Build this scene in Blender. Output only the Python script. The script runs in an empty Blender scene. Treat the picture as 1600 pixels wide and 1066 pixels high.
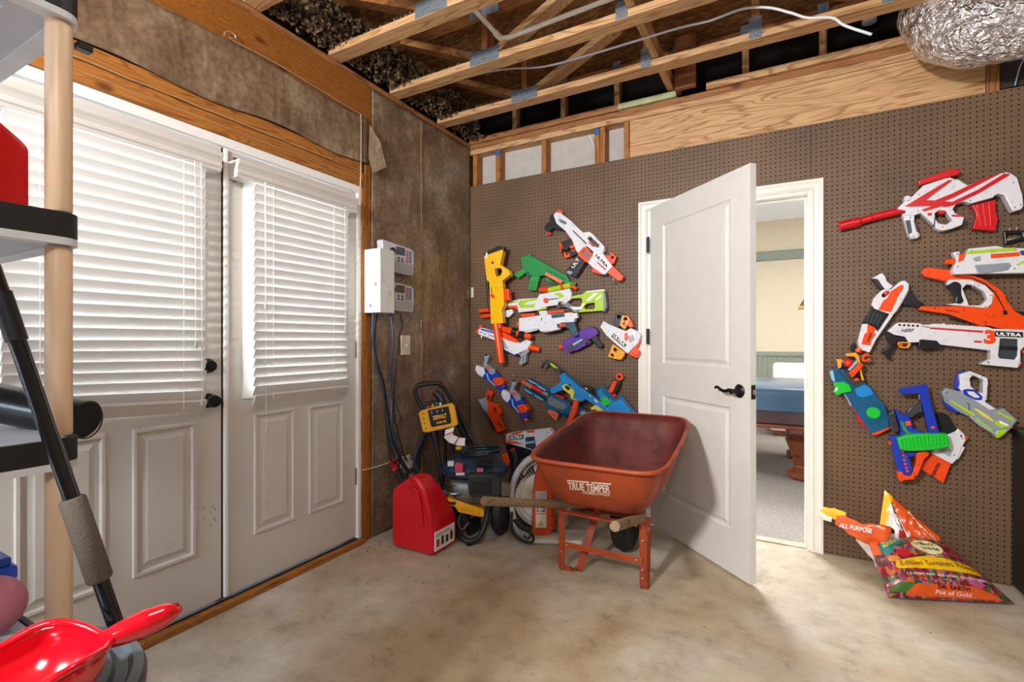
import bpy, math, random
from mathutils import Vector, Matrix, noise
from mathutils.geometry import tessellate_polygon
random.seed(7)
S = bpy.context.scene
COL = S.collection
PI = math.pi

# ------------------------------------------------------------ camera
F = 767.0; H = 1.2; TH = math.radians(28.9)
cd = bpy.data.cameras.new('camera'); cam = bpy.data.objects.new('camera', cd); COL.objects.link(cam)
cd.sensor_width = 36; cd.lens = F/1600*36; cd.clip_start = .05
cam.location = (0, 0, H); cam.rotation_euler = (PI/2, 0, TH)
S.camera = cam

# ------------------------------------------------------------ world, lights, exposure
w = bpy.data.worlds.new('sky'); S.world = w; w.use_nodes = True
bg = w.node_tree.nodes['Background']; bg.inputs[0].default_value = (.86, .93, 1, 1); bg.inputs[1].default_value = 11.0
def area(name, loc, target, sx, sy, power, col, portal=False):
    d = bpy.data.lights.new(name, 'AREA'); d.shape = 'RECTANGLE'; d.size = sx; d.size_y = sy
    d.energy = power; d.color = col
    o = bpy.data.objects.new(name, d); COL.objects.link(o); o.location = loc
    o.rotation_euler = (Vector(target)-Vector(loc)).to_track_quat('-Z', 'Y').to_euler()
    if portal: d.cycles.is_portal = True
    return o
area('daylight_portal', (-2.32, 1.7, 1.45), (0, 1.7, 1.45), .75, 1.2, 1, (1, 1, 1), True)
area('daylight_portal', (-2.32, .9, 1.45), (0, .9, 1.45), .75, 1.2, 1, (1, 1, 1), True)
area('garage_light', (.55, -.9, 2.62), (-.3, 2.2, .8), .6, .6, 24, (1, .94, .87))
area('garage_light', (-.35, 1.15, 2.72), (-.35, 1.15, 0), .3, .3, 6, (1, .95, .88))
area('bulb_light', (-1.12, -1.35, 2.36), (-.3, 2.6, .6), .3, .3, 104, (1, .98, .95))
area('left_cool_fill', (-1.8, -1.5, 1.7), (-1.4, 1.6, .5), .4, .6, 30, (.66, .82, 1))  # added cool fill lamp inside the room, tints the shaded floor blue
area('playroom_window', (-1.4, 5.6, 1.7), (.1, 2.2, .3), .9, 1.2, 150, (.95, .97, 1))
area('playroom_light', (.9, 6.6, 2.6), (.9, 6.6, 0), 1.6, 1.2, 48, (1, .95, .88))
S.view_settings.view_transform = 'Standard'; S.view_settings.look = 'None'
S.view_settings.exposure = 0.48; S.view_settings.gamma = 1; S.view_settings.use_curve_mapping = False

# ------------------------------------------------------------ pixel helpers: a photo pixel seen on a real plane of the room
XA = -2.2; YB = 3.28
CT, ST = math.cos(TH), math.sin(TH)
def ray(px, py):
    a = (px-800)/F; b = (533-py)/F
    return Vector((a*CT-ST, a*ST+CT, b))
def at(px, py, d): return Vector((0, 0, H))+ray(px, py)*d
def onB(px, py, y=YB):
    r = ray(px, py); return Vector((0, 0, H))+r*(y/r.y)
def onA(px, py, x=XA):
    r = ray(px, py); return Vector((0, 0, H))+r*(x/r.x)
def onF(px, py, z=0):
    r = ray(px, py); return Vector((0, 0, H))+r*((z-H)/r.z)
def onP(px, py, P, N):
    r = ray(px, py); C = Vector((0, 0, H)); return C+r*((P-C).dot(N)/r.dot(N))

# ------------------------------------------------------------ materials
def lin(h):
    h = h.lstrip('#'); c = [int(h[i:i+2], 16)/255 for i in (0, 2, 4)]
    return tuple(x/12.92 if x <= .04045 else ((x+.055)/1.055)**2.4 for x in c)+(1,)
MATS = {}
def newmat(name):
    m = bpy.data.materials.new(name); m.use_nodes = True
    nt = m.node_tree; return m, nt, nt.nodes['Principled BSDF']
def N(nt, t, **kw):
    n = nt.nodes.new(t)
    for k, v in kw.items():
        if k.startswith('i'):
            n.inputs[int(k[1:])].default_value = v
        else: setattr(n, k, v)
    return n
def L(nt, a, b): nt.links.new(a, b)
def ramp(nt, fac, stops):
    r = nt.nodes.new('ShaderNodeValToRGB'); e = r.color_ramp.elements
    e[0].position, e[0].color = stops[0]; e[1].position, e[1].color = stops[-1]
    for p, c in stops[1:-1]:
        x = e.new(p); x.color = c
    L(nt, fac, r.inputs[0]); return r
def P(c, rough=.42, metal=0, var=.06, bump=0, bscale=200, coat=0, spec=.5, trans=0):
    """plain moulded or painted surface with faint procedural unevenness"""
    key = (c, rough, metal, var, bump, bscale, coat, spec, trans)
    if key in MATS: return MATS[key]
    m, nt, b = newmat('surface_'+c.strip('#'))
    geo = N(nt, 'ShaderNodeNewGeometry')
    nz = N(nt, 'ShaderNodeTexNoise'); nz.inputs['Scale'].default_value = 14; nz.inputs['Detail'].default_value = 4
    L(nt, geo.outputs['Position'], nz.inputs['Vector'])
    col = lin(c)
    lo = tuple(x*(1-var*1.6) for x in col[:3])+(1,); hi = tuple(min(1, x*(1+var)) for x in col[:3])+(1,)
    r = ramp(nt, nz.outputs[0], [(.3, lo), (.7, hi)])
    L(nt, r.outputs[0], b.inputs['Base Color'])
    b.inputs['Roughness'].default_value = rough; b.inputs['Metallic'].default_value = metal
    b.inputs['Specular IOR Level'].default_value = spec
    if coat: b.inputs['Coat Weight'].default_value = coat; b.inputs['Coat Roughness'].default_value = .1
    if trans: b.inputs['Transmission Weight'].default_value = trans
    if bump:
        n2 = N(nt, 'ShaderNodeTexNoise'); n2.inputs['Scale'].default_value = bscale
        L(nt, geo.outputs['Position'], n2.inputs['Vector'])
        bp = N(nt, 'ShaderNodeBump'); bp.inputs['Strength'].default_value = bump; bp.inputs['Distance'].default_value = .002
        L(nt, n2.outputs[0], bp.inputs['Height']); L(nt, bp.outputs[0], b.inputs['Normal'])
    MATS[key] = m; return m

def wood(name, light, dark, axis=0, rough=.6, scale=1.0, dirt=.25):
    if name in MATS: return MATS[name]
    m, nt, b = newmat(name)
    geo = N(nt, 'ShaderNodeNewGeometry')
    mp = N(nt, 'ShaderNodeMapping'); sc = [9*scale]*3; sc[axis] = .7*scale; mp.inputs['Scale'].default_value = sc
    L(nt, geo.outputs['Position'], mp.inputs[0])
    nz = N(nt, 'ShaderNodeTexNoise'); nz.inputs['Scale'].default_value = 1.3; nz.inputs['Detail'].default_value = 2; nz.inputs['Distortion'].default_value = .6
    L(nt, mp.outputs[0], nz.inputs[0])
    mul = N(nt, 'ShaderNodeMath', operation='MULTIPLY', i1=14.0); L(nt, nz.outputs[0], mul.inputs[0])
    fr = N(nt, 'ShaderNodeMath', operation='FRACT'); L(nt, mul.outputs[0], fr.inputs[0])
    r = ramp(nt, fr.outputs[0], [(0, lin(light)), (.55, lin(light)), (.88, lin(dark)), (1, lin(light))])
    fine = N(nt, 'ShaderNodeTexNoise'); fine.inputs['Scale'].default_value = 9; fine.inputs['Detail'].default_value = 5
    L(nt, mp.outputs[0], fine.inputs[0])
    r2 = ramp(nt, fine.outputs[0], [(.3, (1-dirt, 1-dirt, 1-dirt, 1)), (.65, (1, 1, 1, 1))])
    mx = N(nt, 'ShaderNodeMix', data_type='RGBA', blend_type='MULTIPLY'); mx.inputs[0].default_value = 1
    L(nt, r.outputs[0], mx.inputs[6]); L(nt, r2.outputs[0], mx.inputs[7])
    # knots
    mk = N(nt, 'ShaderNodeMapping'); s2 = [7.]*3; s2[axis] = 3.2; mk.inputs['Scale'].default_value = s2; L(nt, geo.outputs['Position'], mk.inputs[0])
    vo = N(nt, 'ShaderNodeTexVoronoi'); vo.inputs['Scale'].default_value = 1; L(nt, mk.outputs[0], vo.inputs[0])
    rk = ramp(nt, vo.outputs[0], [(.06, (.22, .1, .05, 1)), (.13, (1, 1, 1, 1))])
    mx2 = N(nt, 'ShaderNodeMix', data_type='RGBA', blend_type='MULTIPLY'); mx2.inputs[0].default_value = .8
    L(nt, mx.outputs[2], mx2.inputs[6]); L(nt, rk.outputs[0], mx2.inputs[7])
    L(nt, mx2.outputs[2], b.inputs['Base Color']); b.inputs['Roughness'].default_value = rough
    bp = N(nt, 'ShaderNodeBump'); bp.inputs['Strength'].default_value = .25; bp.inputs['Distance'].default_value = .002
    L(nt, fine.outputs[0], bp.inputs['Height']); L(nt, bp.outputs[0], b.inputs['Normal'])
    MATS[name] = m; return m

PINE = lambda ax=0: wood('pine_axis%d' % ax, '#d4a878', '#a5713f', ax)
PINED = lambda ax=0: wood('old_pine_axis%d' % ax, '#a9713f', '#754422', ax)
LVL = lambda ax=1: wood('laminated_beam_axis%d' % ax, '#a5641f', '#80480f', ax, scale=4.5, dirt=.45)
ORG = lambda ax=2: wood('stained_stud_axis%d' % ax, '#b0702c', '#7c450f', ax, scale=1.5)

def m_peg():
    m, nt, b = newmat('pegboard_brown')
    geo = N(nt, 'ShaderNodeNewGeometry'); sp = N(nt, 'ShaderNodeSeparateXYZ'); L(nt, geo.outputs['Position'], sp.inputs[0])
    ds = []
    for ax in (0, 2):
        d = N(nt, 'ShaderNodeMath', operation='DIVIDE', i1=.0254); L(nt, sp.outputs[ax], d.inputs[0])
        f = N(nt, 'ShaderNodeMath', operation='FRACT'); L(nt, d.outputs[0], f.inputs[0])
        s = N(nt, 'ShaderNodeMath', operation='SUBTRACT', i1=.5); L(nt, f.outputs[0], s.inputs[0])
        p = N(nt, 'ShaderNodeMath', operation='POWER', i1=2); L(nt, s.outputs[0], p.inputs[0])
        # POWER of a negative base with even exponent is fine in cycles, use multiply to be safe
        q = N(nt, 'ShaderNodeMath', operation='MULTIPLY'); L(nt, s.outputs[0], q.inputs[0]); L(nt, s.outputs[0], q.inputs[1])
        nt.nodes.remove(p); ds.append(q)
    ad = N(nt, 'ShaderNodeMath', operation='ADD'); L(nt, ds[0].outputs[0], ad.inputs[0]); L(nt, ds[1].outputs[0], ad.inputs[1])
    sq = N(nt, 'ShaderNodeMath', operation='SQRT'); L(nt, ad.outputs[0], sq.inputs[0])
    hole = ramp(nt, sq.outputs[0], [(.115, (0, 0, 0, 1)), (.15, (1, 1, 1, 1))])
    nz = N(nt, 'ShaderNodeTexNoise'); nz.inputs['Scale'].default_value = 3; nz.inputs['Detail'].default_value = 6; L(nt, geo.outputs['Position'], nz.inputs[0])
    base = ramp(nt, nz.outputs[0], [(.3, lin('#604a38')), (.7, lin('#72573f'))])
    mx = N(nt, 'ShaderNodeMix', data_type='RGBA'); L(nt, hole.outputs[0], mx.inputs[0]); mx.inputs[6].default_value = (.012, .007, .005, 1)
    L(nt, base.outputs[0], mx.inputs[7]); L(nt, mx.outputs[2], b.inputs['Base Color']); b.inputs['Roughness'].default_value = .5
    sr = ramp(nt, hole.outputs[0], [(0, (0, 0, 0, 1)), (1, (.4, .4, .4, 1))]); L(nt, sr.outputs[0], b.inputs['Specular IOR Level'])
    bp = N(nt, 'ShaderNodeBump'); bp.inputs['Strength'].default_value = .5; bp.inputs['Distance'].default_value = .003
    L(nt, hole.outputs[0], bp.inputs['Height']); L(nt, bp.outputs[0], b.inputs['Normal'])
    return m
def m_concrete():
    m, nt, b = newmat('concrete')
    geo = N(nt, 'ShaderNodeNewGeometry')
    a = N(nt, 'ShaderNodeTexNoise'); a.inputs['Scale'].default_value = 1.1; a.inputs['Detail'].default_value = 8; a.inputs['Roughness'].default_value = .6; a.inputs['Distortion'].default_value = .8
    c = N(nt, 'ShaderNodeTexNoise'); c.inputs['Scale'].default_value = 7; c.inputs['Detail'].default_value = 10; c.inputs['Roughness'].default_value = .7
    g = N(nt, 'ShaderNodeTexNoise'); g.inputs['Scale'].default_value = 90; g.inputs['Detail'].default_value = 3
    for n in (a, c, g): L(nt, geo.outputs['Position'], n.inputs[0])
    r1 = ramp(nt, a.outputs[0], [(.28, lin('#ab9470')), (.5, lin('#bbad96')), (.74, lin('#cac6bd'))])
    r2 = ramp(nt, c.outputs[0], [(.3, (.55, .50, .44, 1)), (.45, (.88, .87, .86, 1)), (.55, (1, 1, 1, 1)), (.72, (1.2, 1.2, 1.2, 1))])
    mx = N(nt, 'ShaderNodeMix', data_type='RGBA', blend_type='MULTIPLY'); mx.inputs[0].default_value = .85
    L(nt, r1.outputs[0], mx.inputs[6]); L(nt, r2.outputs[0], mx.inputs[7])
    v = N(nt, 'ShaderNodeTexVoronoi'); v.inputs['Scale'].default_value = 9; L(nt, geo.outputs['Position'], v.inputs[0])
    rv = ramp(nt, v.outputs[0], [(.03, (.4, .33, .25, 1)), (.06, (1, 1, 1, 1))])
    mx2 = N(nt, 'ShaderNodeMix', data_type='RGBA', blend_type='MULTIPLY'); mx2.inputs[0].default_value = .7
    L(nt, mx.outputs[2], mx2.inputs[6]); L(nt, rv.outputs[0], mx2.inputs[7])
    sm = N(nt, 'ShaderNodeMapping'); sm.inputs['Scale'].default_value = (2.2, 9, 1); sm.inputs['Rotation'].default_value = (0, 0, .6); L(nt, geo.outputs['Position'], sm.inputs[0])
    sn = N(nt, 'ShaderNodeTexNoise'); sn.inputs['Scale'].default_value = 5; sn.inputs['Detail'].default_value = 9; sn.inputs['Roughness'].default_value = .75; sn.inputs['Distortion'].default_value = 1.5; L(nt, sm.outputs[0], sn.inputs[0])
    rs = ramp(nt, sn.outputs[0], [(.33, (.62, .57, .5, 1)), (.42, (1, 1, 1, 1)), (.62, (1, 1, 1, 1)), (.7, (1.25, 1.25, 1.25, 1))])
    mx3 = N(nt, 'ShaderNodeMix', data_type='RGBA', blend_type='MULTIPLY'); mx3.inputs[0].default_value = .8
    L(nt, mx2.outputs[2], mx3.inputs[6]); L(nt, rs.outputs[0], mx3.inputs[7]); L(nt, mx3.outputs[2], b.inputs['Base Color'])
    rr = ramp(nt, a.outputs[0], [(.3, (.45, .45, .45, 1)), (.7, (.7, .7, .7, 1))]); L(nt, rr.outputs[0], b.inputs['Roughness'])
    bp = N(nt, 'ShaderNodeBump'); bp.inputs['Strength'].default_value = .25; bp.inputs['Distance'].default_value = .004
    ad = N(nt, 'ShaderNodeMath', operation='ADD'); L(nt, c.outputs[0], ad.inputs[0]); L(nt, g.outputs[0], ad.inputs[1])
    L(nt, ad.outputs[0], bp.inputs['Height']); L(nt, bp.outputs[0], b.inputs['Normal'])
    return m
def m_film():
    m, nt, b = newmat('plastic_film_over_insulation')
    geo = N(nt, 'ShaderNodeNewGeometry')
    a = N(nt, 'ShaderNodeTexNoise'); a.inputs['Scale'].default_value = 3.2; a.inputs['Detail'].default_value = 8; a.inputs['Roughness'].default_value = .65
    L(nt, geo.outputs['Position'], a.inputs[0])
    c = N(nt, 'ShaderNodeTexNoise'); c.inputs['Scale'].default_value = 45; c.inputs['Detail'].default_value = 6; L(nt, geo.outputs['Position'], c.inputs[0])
    r1 = ramp(nt, a.outputs[0], [(.3, lin('#5c4634')), (.5, lin('#80674f')), (.72, lin('#a8967f'))])  # palest blotches put the hazy sheen of window gloss into the colour
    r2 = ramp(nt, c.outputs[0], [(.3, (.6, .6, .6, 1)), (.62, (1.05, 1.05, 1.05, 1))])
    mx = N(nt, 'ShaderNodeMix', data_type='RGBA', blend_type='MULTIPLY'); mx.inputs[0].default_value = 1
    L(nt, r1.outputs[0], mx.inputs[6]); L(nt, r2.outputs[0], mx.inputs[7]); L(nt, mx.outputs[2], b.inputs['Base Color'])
    b.inputs['Roughness'].default_value = .6; b.inputs['Coat Weight'].default_value = 1; b.inputs['Coat Roughness'].default_value = .24
    mp = N(nt, 'ShaderNodeMapping'); mp.inputs['Scale'].default_value = (3, 3, 1.1); L(nt, geo.outputs['Position'], mp.inputs[0])
    d = N(nt, 'ShaderNodeTexNoise'); d.inputs['Scale'].default_value = 1.6; d.inputs['Detail'].default_value = 3; d.inputs['Distortion'].default_value = .3; L(nt, mp.outputs[0], d.inputs[0])
    bp = N(nt, 'ShaderNodeBump'); bp.inputs['Strength'].default_value = .7; bp.inputs['Distance'].default_value = .04
    L(nt, d.outputs[0], bp.inputs['Height']); L(nt, bp.outputs[0], b.inputs['Coat Normal']); L(nt, bp.outputs[0], b.inputs['Normal'])
    return m
def m_osb():
    m, nt, b = newmat('strand_board')
    geo = N(nt, 'ShaderNodeNewGeometry')
    v = N(nt, 'ShaderNodeTexVoronoi'); v.inputs['Scale'].default_value = 28; v.inputs['Randomness'].default_value = 1
    mp = N(nt, 'ShaderNodeMapping'); mp.inputs['Scale'].default_value = (1, 2.2, 1); L(nt, geo.outputs['Position'], mp.inputs[0]); L(nt, mp.outputs[0], v.inputs[0])
    sp = N(nt, 'ShaderNodeSeparateXYZ'); L(nt, v.outputs['Color'], sp.inputs[0])
    r = ramp(nt, sp.outputs[0], [(0, lin('#5c3a1c')), (.5, lin('#7c5229')), (1, lin('#9a6c3b'))])
    L(nt, r.outputs[0], b.inputs['Base Color']); b.inputs['Roughness'].default_value = .8
    return m
def m_foil():
    m, nt, b = newmat('aluminium_foil')
    geo = N(nt, 'ShaderNodeNewGeometry')
    d = N(nt, 'ShaderNodeTexNoise'); d.inputs['Scale'].default_value = 22; d.inputs['Detail'].default_value = 4; d.inputs['Distortion'].default_value = 2.5; L(nt, geo.outputs['Position'], d.inputs[0])
    bp = N(nt, 'ShaderNodeBump'); bp.inputs['Strength'].default_value = .9; bp.inputs['Distance'].default_value = .03
    L(nt, d.outputs[0], bp.inputs['Height']); L(nt, bp.outputs[0], b.inputs['Normal'])
    b.inputs['Base Color'].default_value = (.8, .8, .82, 1); b.inputs['Metallic'].default_value = 1; b.inputs['Roughness'].default_value = .22
    return m
def m_glass():
    m, nt, b = newmat('window_glass'); nt.nodes.remove(b)
    out = nt.nodes['Material Output']
    t = N(nt, 'ShaderNodeBsdfTransparent'); t.inputs[0].default_value = (.95, .97, .97, 1)
    g = N(nt, 'ShaderNodeBsdfGlossy'); g.inputs['Roughness'].default_value = .02
    fr = N(nt, 'ShaderNodeFresnel'); fr.inputs[0].default_value = 1.45
    mx = N(nt, 'ShaderNodeMixShader'); L(nt, fr.outputs[0], mx.inputs[0]); L(nt, t.outputs[0], mx.inputs[1]); L(nt, g.outputs[0], mx.inputs[2])
    L(nt, mx.outputs[0], out.inputs[0]); return m
def m_dirtywhite(name, base, dirt, sc=5, amt=.52, rough=.35):
    m, nt, b = newmat(name)
    geo = N(nt, 'ShaderNodeNewGeometry')
    a = N(nt, 'ShaderNodeTexNoise'); a.inputs['Scale'].default_value = sc; a.inputs['Detail'].default_value = 9; a.inputs['Roughness'].default_value = .7; L(nt, geo.outputs['Position'], a.inputs[0])
    r = ramp(nt, a.outputs[0], [(amt-.22, lin(dirt)), (amt-.12, lin(base)), (1, lin(base))])
    L(nt, r.outputs[0], b.inputs['Base Color']); b.inputs['Roughness'].default_value = rough
    return m
def m_carpet():
    m, nt, b = newmat('grey_carpet')
    geo = N(nt, 'ShaderNodeNewGeometry')
    a = N(nt, 'ShaderNodeTexNoise'); a.inputs['Scale'].default_value = 140; a.inputs['Detail'].default_value = 4; L(nt, geo.outputs['Position'], a.inputs[0])
    r = ramp(nt, a.outputs[0], [(.3, lin('#6d655f')), (.7, lin('#a39b94'))]); L(nt, r.outputs[0], b.inputs['Base Color']); b.inputs['Roughness'].default_value = .95
    return m
def m_print(name, cols, sc=40):
    m, nt, b = newmat(name)
    geo = N(nt, 'ShaderNodeNewGeometry')
    nz = N(nt, 'ShaderNodeTexNoise'); nz.inputs['Scale'].default_value = sc*.5; L(nt, geo.outputs['Position'], nz.inputs[0])
    mxv = N(nt, 'ShaderNodeVectorMath', operation='MULTIPLY_ADD'); L(nt, nz.outputs['Color'], mxv.inputs[0]); mxv.inputs[1].default_value = (.03, .03, .03); L(nt, geo.outputs['Position'], mxv.inputs[2])
    v = N(nt, 'ShaderNodeTexVoronoi'); v.inputs['Scale'].default_value = sc; L(nt, mxv.outputs[0], v.inputs[0])
    sp = N(nt, 'ShaderNodeSeparateXYZ'); L(nt, v.outputs['Color'], sp.inputs[0])
    n = len(cols); r = ramp(nt, sp.outputs[0], [(i/(n-1)*.8+.1, lin(c)) for i, c in enumerate(cols)]); r.color_ramp.interpolation = 'CONSTANT'
    L(nt, r.outputs[0], b.inputs['Base Color']); b.inputs['Roughness'].default_value = .3; b.inputs['Coat Weight'].default_value = .4
    return m
def m_rust(name, base, dark, sc=9, rough=.38):
    m, nt, b = newmat(name)
    geo = N(nt, 'ShaderNodeNewGeometry')
    a = N(nt, 'ShaderNodeTexNoise'); a.inputs['Scale'].default_value = sc; a.inputs['Detail'].default_value = 10; a.inputs['Roughness'].default_value = .68; L(nt, geo.outputs['Position'], a.inputs[0])
    r = ramp(nt, a.outputs[0], [(.3, lin(dark)), (.56, lin(base)), (1, lin(base))]); L(nt, r.outputs[0], b.inputs['Base Color'])
    rr = ramp(nt, a.outputs[0], [(.35, (.75, .75, .75, 1)), (.6, (rough, rough, rough, 1))]); L(nt, rr.outputs[0], b.inputs['Roughness'])
    return m
PEG = m_peg(); CONC = m_concrete(); FILM = m_film(); OSB = m_osb(); FOIL = m_foil(); GLASS = m_glass(); CARPET = m_carpet()
DOORW = m_dirtywhite('exterior_door_paint', '#cbc6bf', '#a59c90', 4, .47, .35)
WHITE = P('#ecebe8', .35, var=.02)
DOORI = P('#dedcd9', .38, var=.02)
TRIMW = P('#e6e3da', .3, var=.02)
def m_blind():
    m, nt, b = newmat('blind_slat_white'); b.inputs['Base Color'].default_value = lin('#dad7d4'); b.inputs['Roughness'].default_value = .45
    tr = N(nt, 'ShaderNodeBsdfTranslucent'); tr.inputs[0].default_value = (.85, .86, .88, 1)
    mx = N(nt, 'ShaderNodeMixShader'); mx.inputs[0].default_value = .03
    L(nt, b.outputs[0], mx.inputs[1]); L(nt, tr.outputs[0], mx.inputs[2]); L(nt, mx.outputs[0], nt.nodes['Material Output'].inputs[0]); return m
BLINDW = m_blind()
def m_plate():
    m, nt, b = newmat('toothed_steel_plate'); geo = N(nt, 'ShaderNodeNewGeometry')
    mp = N(nt, 'ShaderNodeMapping'); mp.inputs['Scale'].default_value = (1, .05, .75); L(nt, geo.outputs['Position'], mp.inputs[0])
    v = N(nt, 'ShaderNodeTexVoronoi'); v.inputs['Scale'].default_value = 105; v.inputs['Randomness'].default_value = .25; L(nt, mp.outputs[0], v.inputs[0])
    r = ramp(nt, v.outputs[0], [(.22, lin('#2c343c')), (.34, lin('#7e8892')), (.7, lin('#8d97a0'))]); L(nt, r.outputs[0], b.inputs['Base Color'])
    b.inputs['Metallic'].default_value = .5; b.inputs['Roughness'].default_value = .45
    bp = N(nt, 'ShaderNodeBump'); bp.inputs['Strength'].default_value = .5; bp.inputs['Distance'].default_value = .002; L(nt, v.outputs[0], bp.inputs['Height']); L(nt, bp.outputs[0], b.inputs['Normal']); return m
GALV = m_plate()
KBLK = P('#15161a', .42)

# ------------------------------------------------------------ object helpers (all vertices are world metres; origins are set at the end)
def obj(name, verts, faces, mat, parent=None, smooth=False, bevel=0, seg=2, sub=0, kind=None, label=None):
    me = bpy.data.meshes.new(name); me.from_pydata([tuple(v) for v in verts], [], faces); me.update()
    o = bpy.data.objects.new(name, me); COL.objects.link(o); o.parent = parent
    me.materials.append(mat)
    if smooth:
        for p in me.polygons: p.use_smooth = True
    if bevel:
        md = o.modifiers.new('bevel', 'BEVEL'); md.width = bevel; md.segments = seg; md.limit_method = 'ANGLE'; md.angle_limit = math.radians(38)
        md.harden_normals = False
    if sub:
        md = o.modifiers.new('sub', 'SUBSURF'); md.levels = sub; md.render_levels = sub
    if kind: o['kind'] = kind
    if label: o['label'] = label
    return o
def thing(name, label, cat, group=None):
    o = bpy.data.objects.new(name, None); COL.objects.link(o); o.empty_display_size = .1
    return tag(o, label, cat, group)
def tag(o, label, cat, group=None, kind=None):
    o['label'] = label; o['category'] = cat
    if group: o['group'] = group
    if kind: o['kind'] = kind
    return o
def struct(o): o['kind'] = 'structure'; return o
BF = [(0, 3, 2, 1), (4, 5, 6, 7), (0, 1, 5, 4), (1, 2, 6, 5), (2, 3, 7, 6), (3, 0, 4, 7)]
def boxv(a, b):
    x0, x1 = sorted((a[0], b[0])); y0, y1 = sorted((a[1], b[1])); z0, z1 = sorted((a[2], b[2]))
    return [(x0, y0, z0), (x1, y0, z0), (x1, y1, z0), (x0, y1, z0), (x0, y0, z1), (x1, y0, z1), (x1, y1, z1), (x0, y1, z1)]
def box(name, a, b, mat, parent=None, bevel=.0015, **kw):
    return obj(name, boxv(a, b), BF, mat, parent, bevel=bevel, **kw)
def merge(parts):
    V = []; Fc = []
    for v, f in parts:
        n = len(V); V += list(v); Fc += [tuple(i+n for i in q) for q in f]
    return V, Fc
def beamv(p, q, w, h, up=(0, 0, 1)):
    """bar from p to q, w across, h along up"""
    p, q = Vector(p), Vector(q); d = (q-p).normalized(); u = Vector(up); s = d.cross(u).normalized(); u = s.cross(d).normalized()
    V = []
    for c in (p, q):
        for a, b in ((-1, -1), (1, -1), (1, 1), (-1, 1)): V.append(c+s*(a*w/2)+u*(b*h/2))
    return V, [(0, 1, 2, 3), (7, 6, 5, 4), (0, 4, 5, 1), (1, 5, 6, 2), (2, 6, 7, 3), (3, 7, 4, 0)]
def beam(name, p, q, w, h, mat, parent=None, up=(0, 0, 1), bevel=.0015, **kw):
    v, f = beamv(p, q, w, h, up); return obj(name, v, f, mat, parent, bevel=bevel, **kw)
def smoothpath(pts, n=6):
    pts = [Vector(p) for p in pts]
    if len(pts) < 3: return pts
    out = []
    for i in range(len(pts)-1):
        p0 = pts[max(i-1, 0)]; p1 = pts[i]; p2 = pts[i+1]; p3 = pts[min(i+2, len(pts)-1)]
        for k in range(n):
            t = k/n
            out.append(.5*((2*p1)+(-p0+p2)*t+(2*p0-5*p1+4*p2-p3)*t*t+(-p0+3*p1-3*p2+p3)*t**3))
    out.append(pts[-1]); return out
def tubev(pts, r, n=12, flat=1.0):
    pts = [Vector(p) for p in pts]; R = r if isinstance(r, (list, tuple)) else [r]*len(pts)
    V = []; Fc = []
    d0 = (pts[1]-pts[0]).normalized(); ref = Vector((0, 0, 1)) if abs(d0.z) < .9 else Vector((1, 0, 0))
    u = d0.cross(ref).normalized()
    for i, p in enumerate(pts):
        d = (pts[min(i+1, len(pts)-1)]-pts[max(i-1, 0)]).normalized()
        u = (u-d*u.dot(d)).normalized(); v = d.cross(u)
        for k in range(n):
            a = 2*PI*k/n; V.append(p+u*math.cos(a)*R[i]+v*math.sin(a)*R[i]*flat)
    for i in range(len(pts)-1):
        for k in range(n):
            a, b = i*n+k, i*n+(k+1) % n; Fc.append((a, b, b+n, a+n))
    Fc.append(tuple(range(n-1, -1, -1))); Fc.append(tuple(len(V)-n+k for k in range(n)))
    return V, Fc
def tube(name, pts, r, mat, parent=None, n=12, smooth=False, curve=False, **kw):
    if curve:
        m = len(pts); pts2 = smoothpath(pts)
        if isinstance(r, (list, tuple)):
            r = [r[min(int(i/6), m-1)]*(1-(i % 6)/6)+r[min(int(i/6)+1, m-1)]*((i % 6)/6) for i in range(len(pts2))]
        pts = pts2
    v, f = tubev(pts, r, n); o = obj(name, v, f, mat, parent, **kw)
    for p in o.data.polygons:
        if len(p.vertices) == 4: p.use_smooth = True
    o.data.set_sharp_from_angle(angle=.75); return o
def lathev(prof, c, axis=(0, 0, 1), n=32):
    """prof: (radius, distance along axis)"""
    ax = Vector(axis).normalized(); ref = Vector((1, 0, 0)) if abs(ax.x) < .9 else Vector((0, 1, 0))
    u = ax.cross(ref).normalized(); v = ax.cross(u); c = Vector(c); V = []; Fc = []
    for r, h in prof:
        for k in range(n):
            a = 2*PI*k/n; V.append(c+ax*h+(u*math.cos(a)+v*math.sin(a))*r)
    for i in range(len(prof)-1):
        for k in range(n):
            a, b = i*n+k, i*n+(k+1) % n; Fc.append((a, b, b+n, a+n))
    Fc.append(tuple(range(n-1, -1, -1))); Fc.append(tuple(len(V)-n+k for k in range(n)))
    return V, Fc
def lathe(name, prof, c, axis, mat, parent=None, n=32, **kw):
    v, f = lathev(prof, c, axis, n); o = obj(name, v, f, mat, parent, **kw)
    for p in o.data.polygons:
        if len(p.vertices) == 4: p.use_smooth = True
    o.data.set_sharp_from_angle(angle=.6); return o
def prismv(loops, fn, w0, w1):
    """loops: outer outline and holes as 2-D points; fn(u, v, w) -> world; solid between w0 and w1"""
    tess = tessellate_polygon([[Vector((p[0], p[1], 0)) for p in lp] for lp in loops])
    flat = [p for lp in loops for p in lp]; n = len(flat)
    V = [fn(p[0], p[1], w1) for p in flat]+[fn(p[0], p[1], w0) for p in flat]
    Fc = []
    if len(loops) == 1: Fc = [tuple(range(n)), tuple(range(2*n-1, n-1, -1))]
    else:
        for t in tess: Fc.append(tuple(t)); Fc.append(tuple(i+n for i in reversed(t)))
    o = 0
    for lp in loops:
        m = len(lp)
        for i in range(m): a, b = o+i, o+(i+1) % m; Fc.append((a, a+n, b+n, b))
        o += m
    return V, Fc
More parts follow.
